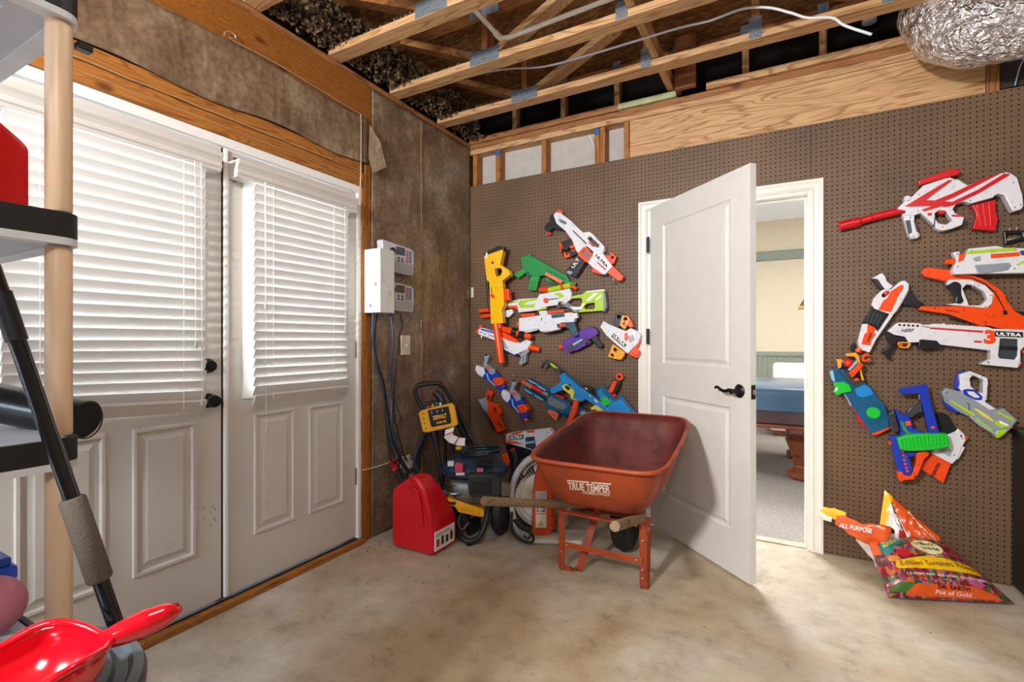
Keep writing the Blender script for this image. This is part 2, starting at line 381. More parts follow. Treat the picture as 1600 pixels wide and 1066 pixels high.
def fixnormals(o):
    import bmesh
    bm = bmesh.new(); bm.from_mesh(o.data); bmesh.ops.remove_doubles(bm, verts=bm.verts, dist=1e-6); bmesh.ops.recalc_face_normals(bm, faces=bm.faces); bm.to_mesh(o.data); bm.free()
def prism(name, loops, fn, w0, w1, mat, parent=None, bevel=0, seg=2, **kw):
    v, f = prismv(loops, fn, w0, w1); o = obj(name, v, f, mat, parent, bevel=bevel, seg=seg, **kw); fixnormals(o); return o
def extr(name, prof, p, q, mat, parent=None, ax=Vector((1, 0, 0)), up=Vector((0, 0, 1)), **kw):
    """profile (a along ax, b along up) swept p -> q"""
    p, q = Vector(p), Vector(q); V = []; n = len(prof)
    for c in (p, q):
        for a, b in prof: V.append(c+ax*a+up*b)
    Fc = [(i, (i+1) % n, (i+1) % n+n, i+n) for i in range(n)]+[tuple(range(n-1, -1, -1)), tuple(range(n, 2*n))]
    o = obj(name, V, Fc, mat, parent, **kw); fixnormals(o); return o
_tc = {}
def textmesh(body, bold=0.0, shear=0.0):
    k = (body, bold, shear)
    if k in _tc: return _tc[k]
    c = bpy.data.curves.new('t', 'FONT'); c.body = body; c.offset = bold; c.shear = shear; c.resolution_u = 3
    o = bpy.data.objects.new('t', c); COL.objects.link(o)
    dg = bpy.context.evaluated_depsgraph_get(); me = bpy.data.meshes.new_from_object(o.evaluated_get(dg))
    V = [tuple(v.co) for v in me.vertices]; Fc = [tuple(p.vertices) for p in me.polygons]
    bpy.data.objects.remove(o); bpy.data.meshes.remove(me)
    xs = [v[0] for v in V]; ys = [v[1] for v in V]
    x0, x1, y0, y1 = min(xs), max(xs), min(ys), max(ys)
    V = [((v[0]-x0)/(x1-x0), (v[1]-y0)/(y1-y0)) for v in V]
    _tc[k] = (V, Fc); return _tc[k]
def textfn(body, fn, mat, parent, name='lettering', bold=.01, shear=0):
    """fn(u, v) -> world, u and v 0..1 over the word's box"""
    V, Fc = textmesh(body, bold, shear)
    return obj(name, [fn(u, v) for u, v in V], Fc, mat, parent)
def textq(body, P0, P1, P2, mat, parent, off=(0, 0, 0), name='lettering', bold=.01, shear=0):
    P0, P1, P2 = Vector(P0), Vector(P1), Vector(P2); off = Vector(off)
    return textfn(body, lambda u, v: P0+(P1-P0)*u+(P2-P0)*v+off, mat, parent, name, bold, shear)

def slab(name, fn, U0, U1, V0, V1, w0, w1, mat, parent, openings=(), panels=(), prof=(), bevel=0, **kw):
    """door leaf: fn(u, v, w); openings and moulded panels are rects (u0, v0, u1, v1)"""
    rc = lambda r: [(r[0], r[1]), (r[2], r[1]), (r[2], r[3]), (r[0], r[3])]
    outer = rc((U0, V0, U1, V1)); V = []; Fc = []
    def face(loops, w, flip):
        tess = tessellate_polygon([[Vector((p[0], p[1], 0)) for p in lp] for lp in loops]); flat = [p for lp in loops for p in lp]
        n = len(V); V.extend(fn(p[0], p[1], w) for p in flat)
        for t in tess: Fc.append(tuple((i+n) for i in (t if not flip else tuple(reversed(t)))))
    face([outer]+[rc(r) for r in openings]+[rc(r) for r in panels], w1, False)
    face([outer]+[rc(r) for r in openings], w0, True)
    for lp in [outer]+[rc(r) for r in openings]:
        for i in range(4):
            a, b = lp[i], lp[(i+1) % 4]; n = len(V)
            V.extend([fn(a[0], a[1], w1), fn(a[0], a[1], w0), fn(b[0], b[1], w0), fn(b[0], b[1], w1)]); Fc.append((n, n+1, n+2, n+3))
    for r in panels:
        prev = None
        for ins, hh in prof:
            n = len(V); V.extend(fn(p[0], p[1], w1+hh) for p in rc((r[0]+ins, r[1]+ins, r[2]-ins, r[3]-ins)))
            if prev is not None:
                for i in range(4): Fc.append((prev+i, prev+(i+1) % 4, n+(i+1) % 4, n+i))
            prev = n
        Fc.append((prev, prev+1, prev+2, prev+3))
    o = obj(name, V, Fc, mat, parent, bevel=bevel, **kw); fixnormals(o); return o
# ============================================================ the room
XR = 3.3; YF = -2.6; ZT = 2.77
struct(box('floor', (-2.4, YF, -.1), (XR, YB+.09, 0), CONC, bevel=0))
struct(box('wall_right', (XR, YF, 0), (XR+.1, YB, 3.2), P('#a8947a', .8), bevel=0))
struct(box('wall_front', (-2.4, YF-.1, 0), (XR, YF, 3.2), P('#a8947a', .8), bevel=0))
struct(box('ceiling', (-2.5, YF, 3.126), (XR, YB+.25, 3.145), OSB, bevel=0))
# left wall: solid part behind the film, header over the doors, end towards the viewer
WL = thing('wall_left', 'x', 'x'); del WL['label']; del WL['category']; struct(WL)
box('insulated_wall', (-2.34, 2.2, 0), (-2.212, YB+.09, ZT), P('#6b533d', .9), WL, bevel=0)
box('wall_end', (-2.34, YF, 0), (-2.2, .44, ZT), P('#8c7a66', .9), WL, bevel=0)
box('header_core', (-2.34, .44, 2.12), (-2.212, 2.2, ZT), P('#6b4a2c', .9), WL, bevel=0)
box('header_board', (-2.212, YF, 2.50), (-2.196, 2.205, 2.742), LVL(1), WL, label='orange laminated header board')
box('header_board', (-2.212, YF, 2.742), (-2.19, YB, 2.772), PINED(1), WL, label='thin top plate above the header board')
box('framing_board', (-2.212, .2, 2.16), (-2.198, 2.13, 2.27), ORG(1), WL)
box('framing_board', (-2.212, .2, 2.118), (-2.186, 2.13, 2.158), ORG(1), WL)
box('stud', (-2.30, 2.122, 0), (-2.19, 2.158, 2.20), ORG(2), WL)
box('stud', (-2.30, 2.16, 0), (-2.2, 2.205, 2.50), ORG(2), WL)
def sheet(name, y0, y1, z0f, z1f, x, amp, seed, parent, ny=50, nz=50):
    V = []; Fc = []
    for j in range(nz+1):
        for i in range(ny+1):
            y = y0+(y1-y0)*i/ny; a = z0f(y); b = z1f(y); z = a+(b-a)*j/nz
            e = min(1, 6*min(i/ny, 1-i/ny))*min(1, 6*min(j/nz, 1-j/nz))
            d = noise.noise(Vector((seed, y*3, z*1.1)))*1.0+.25*noise.noise(Vector((seed+5, y*8+2*noise.noise(Vector((0, y*3, z*3))), z*3)))
            V.append((x+amp*.25+amp*d*(.25+.75*e), y, z))
    m = ny+1
    for j in range(nz):
        for i in range(ny): a = j*m+i; Fc.append((a, a+1, a+1+m, a+m))
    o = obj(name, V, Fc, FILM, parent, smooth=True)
    md = o.modifiers.new('thick', 'SOLIDIFY'); md.thickness = .0015
    return o
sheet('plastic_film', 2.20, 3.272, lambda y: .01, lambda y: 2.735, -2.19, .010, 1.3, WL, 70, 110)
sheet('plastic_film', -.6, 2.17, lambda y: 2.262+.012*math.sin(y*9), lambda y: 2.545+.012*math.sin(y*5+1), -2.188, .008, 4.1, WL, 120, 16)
# loose flap of film at the corner of the header
fl = [(-2.17, 2.165, 2.50), (-2.13, 2.215, 2.40), (-2.115, 2.25, 2.26), (-2.16, 2.18, 2.21), (-2.175, 2.16, 2.30)]
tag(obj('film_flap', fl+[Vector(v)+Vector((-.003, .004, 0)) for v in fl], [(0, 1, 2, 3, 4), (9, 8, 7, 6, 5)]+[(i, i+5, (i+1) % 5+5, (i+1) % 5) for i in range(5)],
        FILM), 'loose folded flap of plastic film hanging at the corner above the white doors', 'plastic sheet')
# vertical timber showing faintly through the film
for y in (2.66,):
    box('film_seam', (-2.2, y, .02), (-2.1815, y+.022, 2.72), P('#80603f', .5, coat=.8, var=.25), WL, bevel=.004)
# wire hanger tacked across the header
hk = [onA(x, y, -2.18) for x, y in ((350, 56), (352, 50), (358, 49), (366, 54), (368, 60), (362, 62))]
tag(tube('bent_wire', [hk[i] for i in range(6)]+[onA(x, y, -2.18) for x, y in ((430, 98), (500, 140), (552, 172), (562, 178), (564, 186), (564, 240), (563, 292))], .0022, P('#cfc8bd', .3, .6), n=6, curve=True),
    'long thin bent wire with a hooked end tacked on the orange header board', 'wire')
for k, (ys, zs) in enumerate((((.3, 2.1), 2.161), ((.2, 2.13), 2.283), ((.4, 2.12), 2.205))):
    pts = [(-2.193+.002*k, ys[0]+(ys[1]-ys[0])*i/26, zs+.006*noise.noise(Vector((i*.7, k, 0)))) for i in range(27)]
    tube('caulk_bead', pts, [.0028+.0016*abs(noise.noise(Vector((i*.9, k*3, 1)))) for i in range(27)], P('#b08f68', .5), WL, n=6)

# ---- back wall framing
WB = thing('wall_back', 'x', 'x'); del WB['label']; del WB['category']; struct(WB)
DX0, DX1, DZ = -.785, .142, 2.075            # rough doorway
def wbp(u, v, w): return Vector((u, w, v))
prism('drywall', [[(-2.34, 0), (DX0-.02, 0), (DX0-.02, DZ+.03), (DX1+.02, DZ+.03), (DX1+.02, 0), (XR, 0), (XR, 2.69), (-2.34, 2.69)]], wbp, 3.374, 3.386, P('#b9b4ae', .8), WB)
for x in (-2.17, -1.96, -1.565, -1.155, -1.115, -.945):
    box('stud', (x, 3.286, .01), (x+.037, 3.374, 2.685), ORG(2), WB)
    if x in (-1.96, -1.155): box('paint_mark', (x+.001, 3.2845, 2.64), (x+.036, 3.29, 2.684), P('#2a5f9e', .7), WB)
for x in (.9, 1.4, 2.2): box('stud', (x, 3.286, .01), (x+.037, 3.374, 2.685), PINED(2), WB)
box('top_plate', (-2.2, 3.282, 2.689), (XR, 3.374, 2.728), PINE(0), WB)
box('top_plate', (-2.2, 3.283, 2.730), (XR, 3.374, 2.768), PINED(0), WB)
box('nailer_board', (-2.2, 3.272, 2.7705), (-.98, 3.374, 2.812), PINED(0), WB)
box('nailer_board', (-.98, 3.262, 2.7705), (-.60, 3.374, 2.808), P('#b6b98c', .6, var=.15), WB, label='greenish treated nailer board')
box('nailer_board', (-.42, 3.262, 2.7705), (1.0, 3.374, 2.812), PINE(0), WB)
tag(box('header_beam', (-.905, 3.286, 2.40), (.885, 3.372, 2.687), PINE(0)), 'pale knotty pine header beam above the pegboard over the inner door', 'wooden beam')
box('beam_post', (.888, 3.284, 2.30), (.925, 3.374, 2.686), PINED(2), WB)

# pegboards
ZP = 2.437
seams = [(-2.192, -1.088), (-1.086, .139), (.141, 1.36), (1.362, 2.58)]
plab = ['narrow brown pegboard panel in the corner behind most of the left-hand toy blasters',
        'brown pegboard panel around the left side and top of the inner doorway',
        'brown pegboard panel right of the doorway holding the right-hand toy blasters',
        'brown pegboard panel at the far right end of the wall']
for (a, b), lb in zip(seams, plab):
    if a < -1.5 or a > 1: lp = [(a, .006), (b, .006), (b, ZP), (a, ZP)]
    elif a < 0: lp = [(a, .006), (-.80, .006), (-.80, 2.09), (b, 2.09), (b, ZP), (a, ZP)]
    else: lp = [(a, 2.09), (.165, 2.09), (.165, .006), (b, .006), (b, ZP), (a, ZP)]
    tag(prism('pegboard', [lp], wbp, 3.285, 3.280, PEG), lb, 'pegboard', 'pegboard panels')

# ---- floor trusses
def truss(y, label, posts, dz=0):
    t = thing('floor_truss', label, 'truss', 'floor trusses overhead')
    z0 = ZT+.003; zc = z0+.019; zt = 3.105
    beam('bottom_chord', (-2.19, y, zc), (XR-.01, y, zc), .089, .038, PINE(0), t)
    beam('top_chord', (-2.19, y, zt), (XR-.01, y, zt), .089, .038, PINED(0), t)
    def plate(x, wd=.19, zz=None, hh=.075):
        z = zc if zz is None else zz
        V = []; n = 0
        o = box('nail_plate', (x-wd/2, y-.0475, z-.017), (x+wd/2, y-.0452, z-.017+hh), GALV, t, bevel=0)
    def nub(x, wd): pass
    for x, kind in posts:
        if kind == 'node':
            beam('web', (x, y, zc+.02), (x, y, zt-.02), .089, .038, PINED(2), t, up=(1, 0, 0))
            beam('web', (x+.06, y, zc+.035), (x+.62, y, zt-.02), .086, .038, PINE(0), t)
            beam('web', (x-.06, y, zc+.035), (x-.62, y, zt-.02), .086, .038, PINED(0), t)
            plate(x)
            plate(x, zz=zt-.05, hh=.07)
        else:
            beam('web', (x, y, zc+.02), (x, y, zt-.02), .089, .038, PINED(2), t, up=(1, 0, 0))
            plate(x, .06, hh=.11)
    return t
P0 = [(-1.48, 'node'), (-.69, 'post'), (-.125, 'post'), (.5, 'node'), (1.3, 'post')]
truss(2.89, 'open-web floor truss overhead closest to the pegboard wall', P0)
truss(2.40, 'second open-web floor truss out from the pegboard wall', P0)
truss(1.92, 'third open-web floor truss out from the pegboard wall, its chord cut by the top edge', P0)
truss(1.43, 'floor truss nearest the viewer, just showing at the top left', P0)
et = thing('floor_truss', 'end floor truss standing on the wall above the pegboard, with short upright webs', 'truss', 'floor trusses overhead')
beam('bottom_chord', (-2.19, 3.42, 2.795), (XR-.01, 3.42, 2.795), .089, .038, PINED(0), et)
beam('top_chord', (-2.19, 3.40, 3.105), (XR-.01, 3.40, 3.105), .089, .038, PINED(0), et)
for i in range(11):
    x = -1.8+.4*i
    beam('web', (x, 3.33, 2.815), (x, 3.33, 3.12), .06, .036, PINE(2), et, up=(1, 0, 0))
    box('nail_plate', (x-.03, 3.297, 2.812), (x+.03, 3.2995, 2.822), GALV, et, bevel=0)
    box('nail_plate', (x-.028, 3.297, 3.05), (x+.028, 3.2995, 3.12), GALV, et, bevel=0)
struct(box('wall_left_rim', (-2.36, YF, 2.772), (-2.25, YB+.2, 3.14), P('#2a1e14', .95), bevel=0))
struct(box('joist_space_shade', (-2.34, 3.47, 2.7), (XR, 3.5, 3.14), P('#17120e', .95), bevel=0))  # near-black sheet standing in for the shade of the joist space
tag(beam('strongback_board', (-.65, 1.3, 2.862), (-.635, 3.3, 2.862), .038, .089, PINE(1)), 'pine brace board running across the tops of the truss chords', 'wooden board')
tag(box('brown_board', (-.60, 3.215, 2.79), (-.475, 3.25, 3.12), P('#8a5630', .7, var=.1)), 'short reddish brown board standing upright above the wall beside the brace board', 'wooden board')
textq('SEPT', (-.60, 3.0, 3.1245), (-.42, 3.0, 3.1245), (-.60, 2.93, 3.1245), P('#1c120a', .9), bpy.data.objects['ceiling'], name='stamped_lettering', bold=.03)
for k in range(3):
    textq(('APA RATED', 'SHEATHING', '24 OC')[k], (-1.9+.0*k, 2.72-.06*k, 3.1245), (-1.55, 2.72-.06*k, 3.1245), (-1.9, 2.68-.06*k, 3.1245), P('#1c120a', .9), bpy.data.objects['ceiling'], name='stamped_lettering', bold=.02) if k == 9 else None
# water pipe and cables in the joist bay
tag(tube('water_pipe', [(-1.34, 1.55, 2.842), (-1.34, 2.05, 2.842), (-1.34, 2.27, 2.842), (-1.325, 2.305, 2.842), (-1.29, 2.315, 2.842), (-.8, 2.315, 2.858), (.6, 2.315, 2.90)], .0125, P('#dcd6c6', .35), n=10),
    'cream plastic water pipe turning a corner above the truss chords', 'pipe')
lathe('elbow', [(.0125, -.03), (.017, -.028), (.017, .028), (.0125, .03)], (-1.34, 2.27, 2.842), (0, 1, 0), P('#d8cda9', .4), tag(thing('pipe_elbow', 'x', 'x'), 'cream pipe elbow fitting where the overhead water pipe turns', 'pipe fitting'), n=12)
tag(tube('white_cable', [onB(x, y, 2.62) for x, y in ((745, 116), (790, 108), (850, 104), (920, 86), (1000, 62), (1060, 44), (1110, 32), (1160, 14), (1200, 12), (1235, 20), (1262, 28), (1300, 28), (1320, 40), (1362, 54))], .006, P('#c9cdd2', .4), n=8, curve=True),
    'white electric cable sagging between the overhead trusses', 'cable')
tag(tube('yellow_cable', [onB(x, y, 2.75) for x, y in ((690, 86), (735, 66), (765, 50), (790, 30))], .004, P('#8f7a2a', .5), n=6, curve=True), 'thin yellow cable behind the overhead water pipe', 'cable')
pc = at(1358, 24, 2.75)
ph = tag(thing('pipe_coupling', 'x', 'x'), 'short white plastic pipe hanging beside the foil duct', 'pipe fitting')
lathe('pipe', [(.028, .02), (.028, .2)], pc-Vector((0, 0, .03)), (0, 0, 1), P('#d9dcdf', .35), ph, n=20)
lathe('collar', [(.02, -.012), (.034, -.01), (.036, .03), (.028, .035)], pc-Vector((0, 0, .03)), (0, 0, 1), P('#e6e8ea', .35), ph, n=20)
# foil duct: crumpled insulated sleeve along the room
def duct():
    c = [at(1480, -60, 2.05), at(1500, 10, 2.25), at(1560, 40, 2.2), at(1680, 60, 2.1), at(1850, 70, 2.1)]
    pts = smoothpath([Vector((.66, 3.10, 2.92)), Vector((.67, 3.08, 2.80)), Vector((.76, 3.02, 2.65)), Vector((1.0, 2.97, 2.625)), Vector((1.6, 2.9, 2.63)), Vector((2.9, 2.85, 2.63))], 14)
    R = [.17]*len(pts)
    for i in range(len(pts)): R[i] = .165-.035*max(0, 1-i/10)
    v, f = tubev(pts, R, 64)
    out = []
    for i, p in enumerate(v):
        c = pts[i//64]; d = (p-c); a = noise.noise(p*7)*.09+abs(noise.noise(p*24+Vector((3, 0, 0))))*.07+abs(noise.noise(Vector((p.x*50, p.y*16, p.z*16))))*.06
        d = Vector((d.x, d.y*1.15, d.z)); out.append(c+d*(1-a))
    return out, f
v, f = duct(); o = obj('foil_duct', v, f, FOIL); fixnormals(o)
tag(o, 'crumpled shiny foil insulated duct at the top right corner', 'duct')
tag(box('gap_shade_panel', (.94, 3.30, 2.45), (1.38, 3.368, 2.68), P('#3a3330', .8)), 'dark panel for the shade in the wall gap above the pegboard at far right', 'insulation')  # dark panel added where the wall gap is only darkness
tag(tube('blue_wire', [(1.04, 3.27, 2.62), (1.0, 3.26, 2.52), (.985, 3.265, 2.44)], .003, P('#9fc3dc', .4), n=6), 'thin pale blue wire at the top right corner above the pegboard', 'wire')
tag(tube('stud_wire', [onB(x, y, 3.30) for x, y in ((920, 211), (926, 222), (929, 238), (929, 256))], .0035, P('#e4e4e2', .4), n=6, curve=True), 'short white cable end dangling between the studs above the pegboard', 'cable')
# blown insulation lying along the wall plate and on the chords (uncountable)
V = []; Fc = []
def fluff(c, r):
    n0 = len(V); nu, nv = 7, 5
    for j in range(nv+1):
        for i in range(nu):
            a = 2*PI*i/nu; b = PI*j/nv; d = Vector((math.cos(a)*math.sin(b), math.sin(a)*math.sin(b), math.cos(b)))
            V.append(Vector(c)+d*r*(.7+.8*noise.noise(Vector(c)*30+d*2)))
    for j in range(nv):
        for i in range(nu): a, b = n0+j*nu+i, n0+j*nu+(i+1) % nu; Fc.append((a, b, b+nu, a+nu))
for k in range(5200):
    y = random.uniform(1.0, 3.25); x = -2.19+abs(random.gauss(0, .07)); fluff((x, y, 2.788+random.random()*.32*max(0, 1-(x+2.19)/.19)), random.uniform(.004, .015))
tag(obj('loose_insulation', V, Fc, P('#6e5b42', .95, var=.6), kind='stuff'), 'grey-brown blown insulation fluff heaped along the top of the left wall', 'insulation')
V = []; Fc = []
for y in (1.43, 1.92, 2.40, 2.89):
    for k in range(420):
        x = -2.15+random.random()**1.4*.95; fluff((x, y-.04+random.random()*.07, 2.816+random.random()*.012), random.uniform(.0025, .007))
tag(obj('insulation_crumbs', V, Fc, P('#8e7c62', .95, var=.4), kind='stuff'), 'pale crumbs of insulation resting on the truss chords', 'insulation')

# ============================================================ exterior double doors
XD = -2.212
def ap(u, v, w): return Vector((XD+w, u, v))          # u along y, v up, w into the room
struct(box('trim_2', (-2.33, .44, 2.075), (-2.196, 2.12, 2.118), WHITE))
struct(box('trim_3', (-2.33, 2.098, .03), (-2.196, 2.12, 2.075), WHITE))
th = struct(box('trim_4', (-2.34, .44, 0), (-2.165, 2.12, .028), ORG(1)))
th2 = struct(box('trim_5', (-2.34, .44, .0285), (-2.20, 2.12, .038), P('#202022', .5)))
PROFX = [(0, 0), (.004, .008), (.014, .008), (.02, -.004), (.032, -.004), (.052, .005)]
def extdoor(n, y0, y1, wy0, wy1, panels):
    t = thing('door_%d' % n, 'x', 'x'); del t['label']; del t['category']; struct(t)
    slab('door_leaf', ap, y0, y1, .045, 2.068, -.044, 0, DOORW, t, openings=[(wy0, .96, wy1, 1.93)], panels=panels, prof=PROFX)
    slab('glazing_frame', ap, wy0-.03, wy1+.03, .93, 1.96, .0, .009, WHITE, t, openings=[(wy0+.006, .966, wy1-.006, 1.924)])
    box('glass_pane', (XD-.026, wy0-.001, .959), (XD-.020, wy1+.001, 1.931), GLASS, t, bevel=0)
    return t
d1 = extdoor(1, 1.316, 2.094, 1.43, 1.985, [(1.455, .275, 1.68, .855), (1.765, .275, 2.0, .855)])
d2 = extdoor(2, .47, 1.300, .60, 1.19, [(.955, .275, 1.19, .855), (.62, .275, .87, .855)])
extr('astragal', [(0, 0), (0, .022), (.006, .022), (.01, .016), (.01, .006), (.006, 0)], (XD+.001, 1.308, .045), (XD+.001, 1.308, 2.068), WHITE, d1, up=Vector((0, 1, 0)))
box('leaf_gap_shade', (XD-.04, 1.3005, .04), (XD+.002, 1.3155, 2.07), P('#1c1a18', .7), d1, bevel=0)  # black strip standing in for the shaded gap between the leaves
box('flush_bolt', (XD, 1.352, 1.93), (XD+.006, 1.368, 2.045), P('#8d8a84', .35, .9), d1, label='steel surface bolt')
lathe('bolt_knob', [(.004, 0), (.006, .012), (.003, .016)], (XD+.006, 1.36, 1.95), (1, 0, 0), P('#b0aca6', .3, .9), d1, n=12)
for z in (.35, 1.1): box('hinge', (XD-.002, 2.088, z), (XD+.008, 2.098, z+.1), P('#9a958c', .35, .8), d1)
for z, r, L_ in ((.918, .028, .06), (1.07, .026, .03)):
    lathe('door_knob' if z < 1 else 'deadbolt', [(.03, 0), (.032, .004), (.03, .01), (.012, .014), (.012, L_*.45), (r*.85, L_*.5), (r, L_*.7), (r*.9, L_*.95), (r*.4, L_)], (XD, 1.243, z+.02), (1, 0, 0), P('#1b1a1b', .3, .6), d2, n=28, label='black metal %s' % ('door knob' if z < 1 else 'deadbolt'))
box('strike', (XD, 1.306, .9), (XD+.003, 1.318, .99), P('#2a2826', .4, .7), d1)
# stains on the left leaf
for k in range(14):
    y = 1.245+random.uniform(-.05, .035); z = .42+random.uniform(-.07, .10); r = random.uniform(.003, .010)
    obj('scuff', [(XD+.0006, y+q[0]*r*.5, z+q[1]*r*1.3) for q in [(math.cos(a)*random.uniform(.4, 1), math.sin(a)*random.uniform(.4, 1)) for a in (0, .7, 1.5, 2.3, 3.1, 4, 4.8, 5.6)]], [tuple(range(8))], P('#9c9082', .7), d2)

# blinds: slats with the room edge tipped up
def blind(name, label, y0, y1, cords, tassels, vy0, vy1, sag=0):
    t = tag(thing(name, 'x', 'x'), label, 'window blind', 'white slatted blinds on the outside doors')
    pr = [(0, .0), (.062, 0), (.064, .012), (.07, .018), (.07, .028), (.066, .036), (.072, .05), (.08, .062), (.082, .078), (.0, .078)]
    x0 = XD+.006
    extr('valance', pr, (x0, vy0, 1.938), (x0, vy1, 1.938), P('#cdc8c2', .4, var=.02), t, bevel=.0012)
    V = []; Fc = []
    a = math.radians(66); w = .05; n = 23; top = 1.928
    for k in range(n):
        z = top-.02-k*.0428; xc = x0+.052
        for (s, h) in ((-1, .0013), (1, .0013), (1, -.0013), (-1, -.0013)):
            for yy in (y0, y1):
                V.append((xc+s*w/2*math.cos(a)-h*math.sin(a), yy, z+s*w/2*math.sin(a)+h*math.cos(a)+(sag*max(0, (k-17)/6) if yy == y0 else 0)))
        b = k*8
        Fc += [(b, b+2, b+3, b+1), (b+2, b+4, b+5, b+3), (b+4, b+6, b+7, b+5), (b+6, b, b+1, b+7), (b, b+6, b+4, b+2), (b+1, b+3, b+5, b+7)]
    s = obj('slats', V, Fc, BLINDW, t, bevel=.0006, seg=1)
    zb = top-.02-n*.0428
    rp = [(-.004, -.018), (.006, -.026), (.030, .020), (.022, .030)]
    o = obj('bottom_rail', [(xc-.014+q[0], yy, zb+q[1]+(sag if yy == y0 else 0)) for yy in (y0, y1) for q in rp], [(3, 2, 1, 0), (4, 5, 6, 7), (0, 1, 5, 4), (1, 2, 6, 5), (2, 3, 7, 6), (3, 0, 4, 7)], P('#cdc8c2', .4, var=.02), t, bevel=.002); fixnormals(o)
    for c in cords:
        for dx in (.027, -.027): tube('ladder_cord', [(xc+dx, c, 1.94), (xc+dx, c, zb)], .0011, WHITE, t, n=5)
    for c, z in tassels:
        q = tube('pull_cord', [(xc+.031, c, 1.945), (xc+.031, c+.004, z)], .001, WHITE, t, n=5)
        lathe('tassel', [(.003, 0), (.0055, -.006), (.006, -.026), (.004, -.032)], (xc+.031, c+.004, z), (0, 0, 1), P('#b9b6b2', .4), q, n=10)
    return t
blind('window_blind', 'white slatted blind with stacked valance on the right-hand outside door', 1.418, 1.982, (1.50, 1.86), ((1.452, 1.38), (1.456, .80), (1.93, 1.28)), 1.33, 2.04)
blind('window_blind', 'white slatted blind on the left-hand outside door, partly behind the shelf post', .575, 1.20, (.66, 1.10), ((1.14, 1.20), (1.165, .96)), .52, 1.262, .035)
# outside ground beyond the doors, seen only as brightness between the slats
struct(box('outside_ground', (-9, -3, -.25), (-2.36, 7, -.15), P('#c9c6bf', .8), bevel=0))

# ============================================================ inner door and casing
frm = thing('trim_7', 'x', 'x'); del frm['label']; del frm['category']; struct(frm)
cas = [(0, 0), (0, .009), (.008, .013), (.014, .010), (.034, .013), (.044, .019), (.057, .019), (.057, 0)]
def casing(path_in, name='casing'):
    """mitred casing round the opening; profile a = distance out from the opening, b = towards the room"""
    V = []; Fc = []; n = len(cas)
    for (x, z, sx, sz) in path_in:
        for a, b in cas: V.append((x+sx*a, YB-b, z+sz*a))
    for s in range(len(path_in)-1):
        for i in range(n): A, B = s*n+i, s*n+(i+1) % n; Fc.append((A, B, B+n, A+n))
    Fc += [tuple(range(n)), tuple(range(len(V)-1, len(V)-n-1, -1))]
    o = obj(name, V, Fc, TRIMW, frm); fixnormals(o); return o
OX0, OX1, OZ = -.785, .142, 2.062
casing([(OX0, .0, -1, 0), (OX0, OZ, -1, 1), (OX1, OZ, 1, 1), (OX1, .0, 1, 0)])
box('jamb', (OX0, YB-.002, 0), (OX0+.02, 3.40, OZ), TRIMW, frm); box('jamb', (OX1-.02, YB-.002, 0), (OX1, 3.40, OZ), TRIMW, frm)
box('jamb', (OX0+.0205, YB-.002, OZ-.02), (OX1-.0205, 3.40, OZ), TRIMW, frm)
box('door_stop', (OX1-.032, 3.33, 0), (OX1-.0205, 3.36, OZ-.021), TRIMW, frm); box('door_stop', (OX0+.0205, 3.33, OZ-.032), (OX1-.032, 3.36, OZ-.0205), TRIMW, frm)
box('strike_plate', (OX1-.0225, 3.285, .93), (OX1-.0205, 3.315, .99), P('#c0bbb2', .3, .8), frm)
box('threshold', (OX0+.02, 3.30, .0), (OX1-.02, 3.37, .006), P('#c8bda6', .4, .3), frm)
HP = Vector((-.757, 3.243, 0)); EP = Vector((-.139, 2.653, 0)); dd = (EP-HP).normalized(); LN = (EP-HP).length
nn = Vector((-dd.y, dd.x, 0)); nn = nn if nn.y > 0 else -nn         # towards the doorway side
def dp(u, v, w): return HP+dd*u+Vector((0, 0, v))-nn*w              # w towards the viewer's side
PROFI = [(0, 0), (.008, -.007), (.014, -.009), (.022, -.009), (.04, -.002), (.046, -.002)]
idr = thing('door_3', 'x', 'x'); del idr['label']; del idr['category']; struct(idr)
slab('door_leaf', dp, 0, LN, .012, 2.068, -.035, 0, DOORI, idr, panels=[(.135, 1.06, LN-.135, 1.93), (.135, .235, LN-.135, .86)], prof=PROFI)
KM = P('#191819', .35, .5)
for z in (.25, 1.18, 1.78):
    o = lathe('hinge', [(.007, 0), (.007, .1)], HP+Vector((-.012, -.008, z)), (0, 0, 1), KM, idr, n=12, label='black hinge')
    box('hinge_leaf', HP+Vector((-.028, -.002, z)), HP+Vector((-.012, .004, z+.1)), KM, o)
kc = dp(LN-.068, .95, 0)
lv = thing('x', 'x', 'x'); bpy.data.objects.remove(lv)
rose = lathe('door_handle', [(.032, 0), (.034, .006), (.028, .012), (.013, .018), (.012, .045), (.014, .055), (.006, .06)], kc, -nn, KM, idr, n=28, label='black curved lever handle')
tube('lever', [kc-nn*.048, kc-nn*.05-dd*.02+Vector((0, 0, .003)), kc-nn*.05-dd*.05+Vector((0, 0, -.004)), kc-nn*.05-dd*.08+Vector((0, 0, .002)), kc-nn*.05-dd*.105+Vector((0, 0, .014)), kc-nn*.05-dd*.118+Vector((0, 0, .006))], [.011, .0105, .009, .0075, .006, .007], KM, rose, n=12, curve=True)
rose2 = lathe('door_handle', [(.032, 0), (.034, .006), (.028, .012), (.013, .018), (.012, .045), (.006, .05)], dp(LN-.068, .95, -.035), nn, KM, idr, n=24)
o = box('latch_plate', (0, 0, 0), (.01, .01, .01), KM, idr, bevel=0)
o.data.clear_geometry(); cpts = []
for w in (-.03, -.005):
    for z in (.915, .985): cpts.append((w, z))
o.data.from_pydata([tuple(dp(LN+e, z, w)) for e in (0, .0018) for w, z in ((-.030, .915), (-.005, .915), (-.005, .985), (-.030, .985))], [], BF)
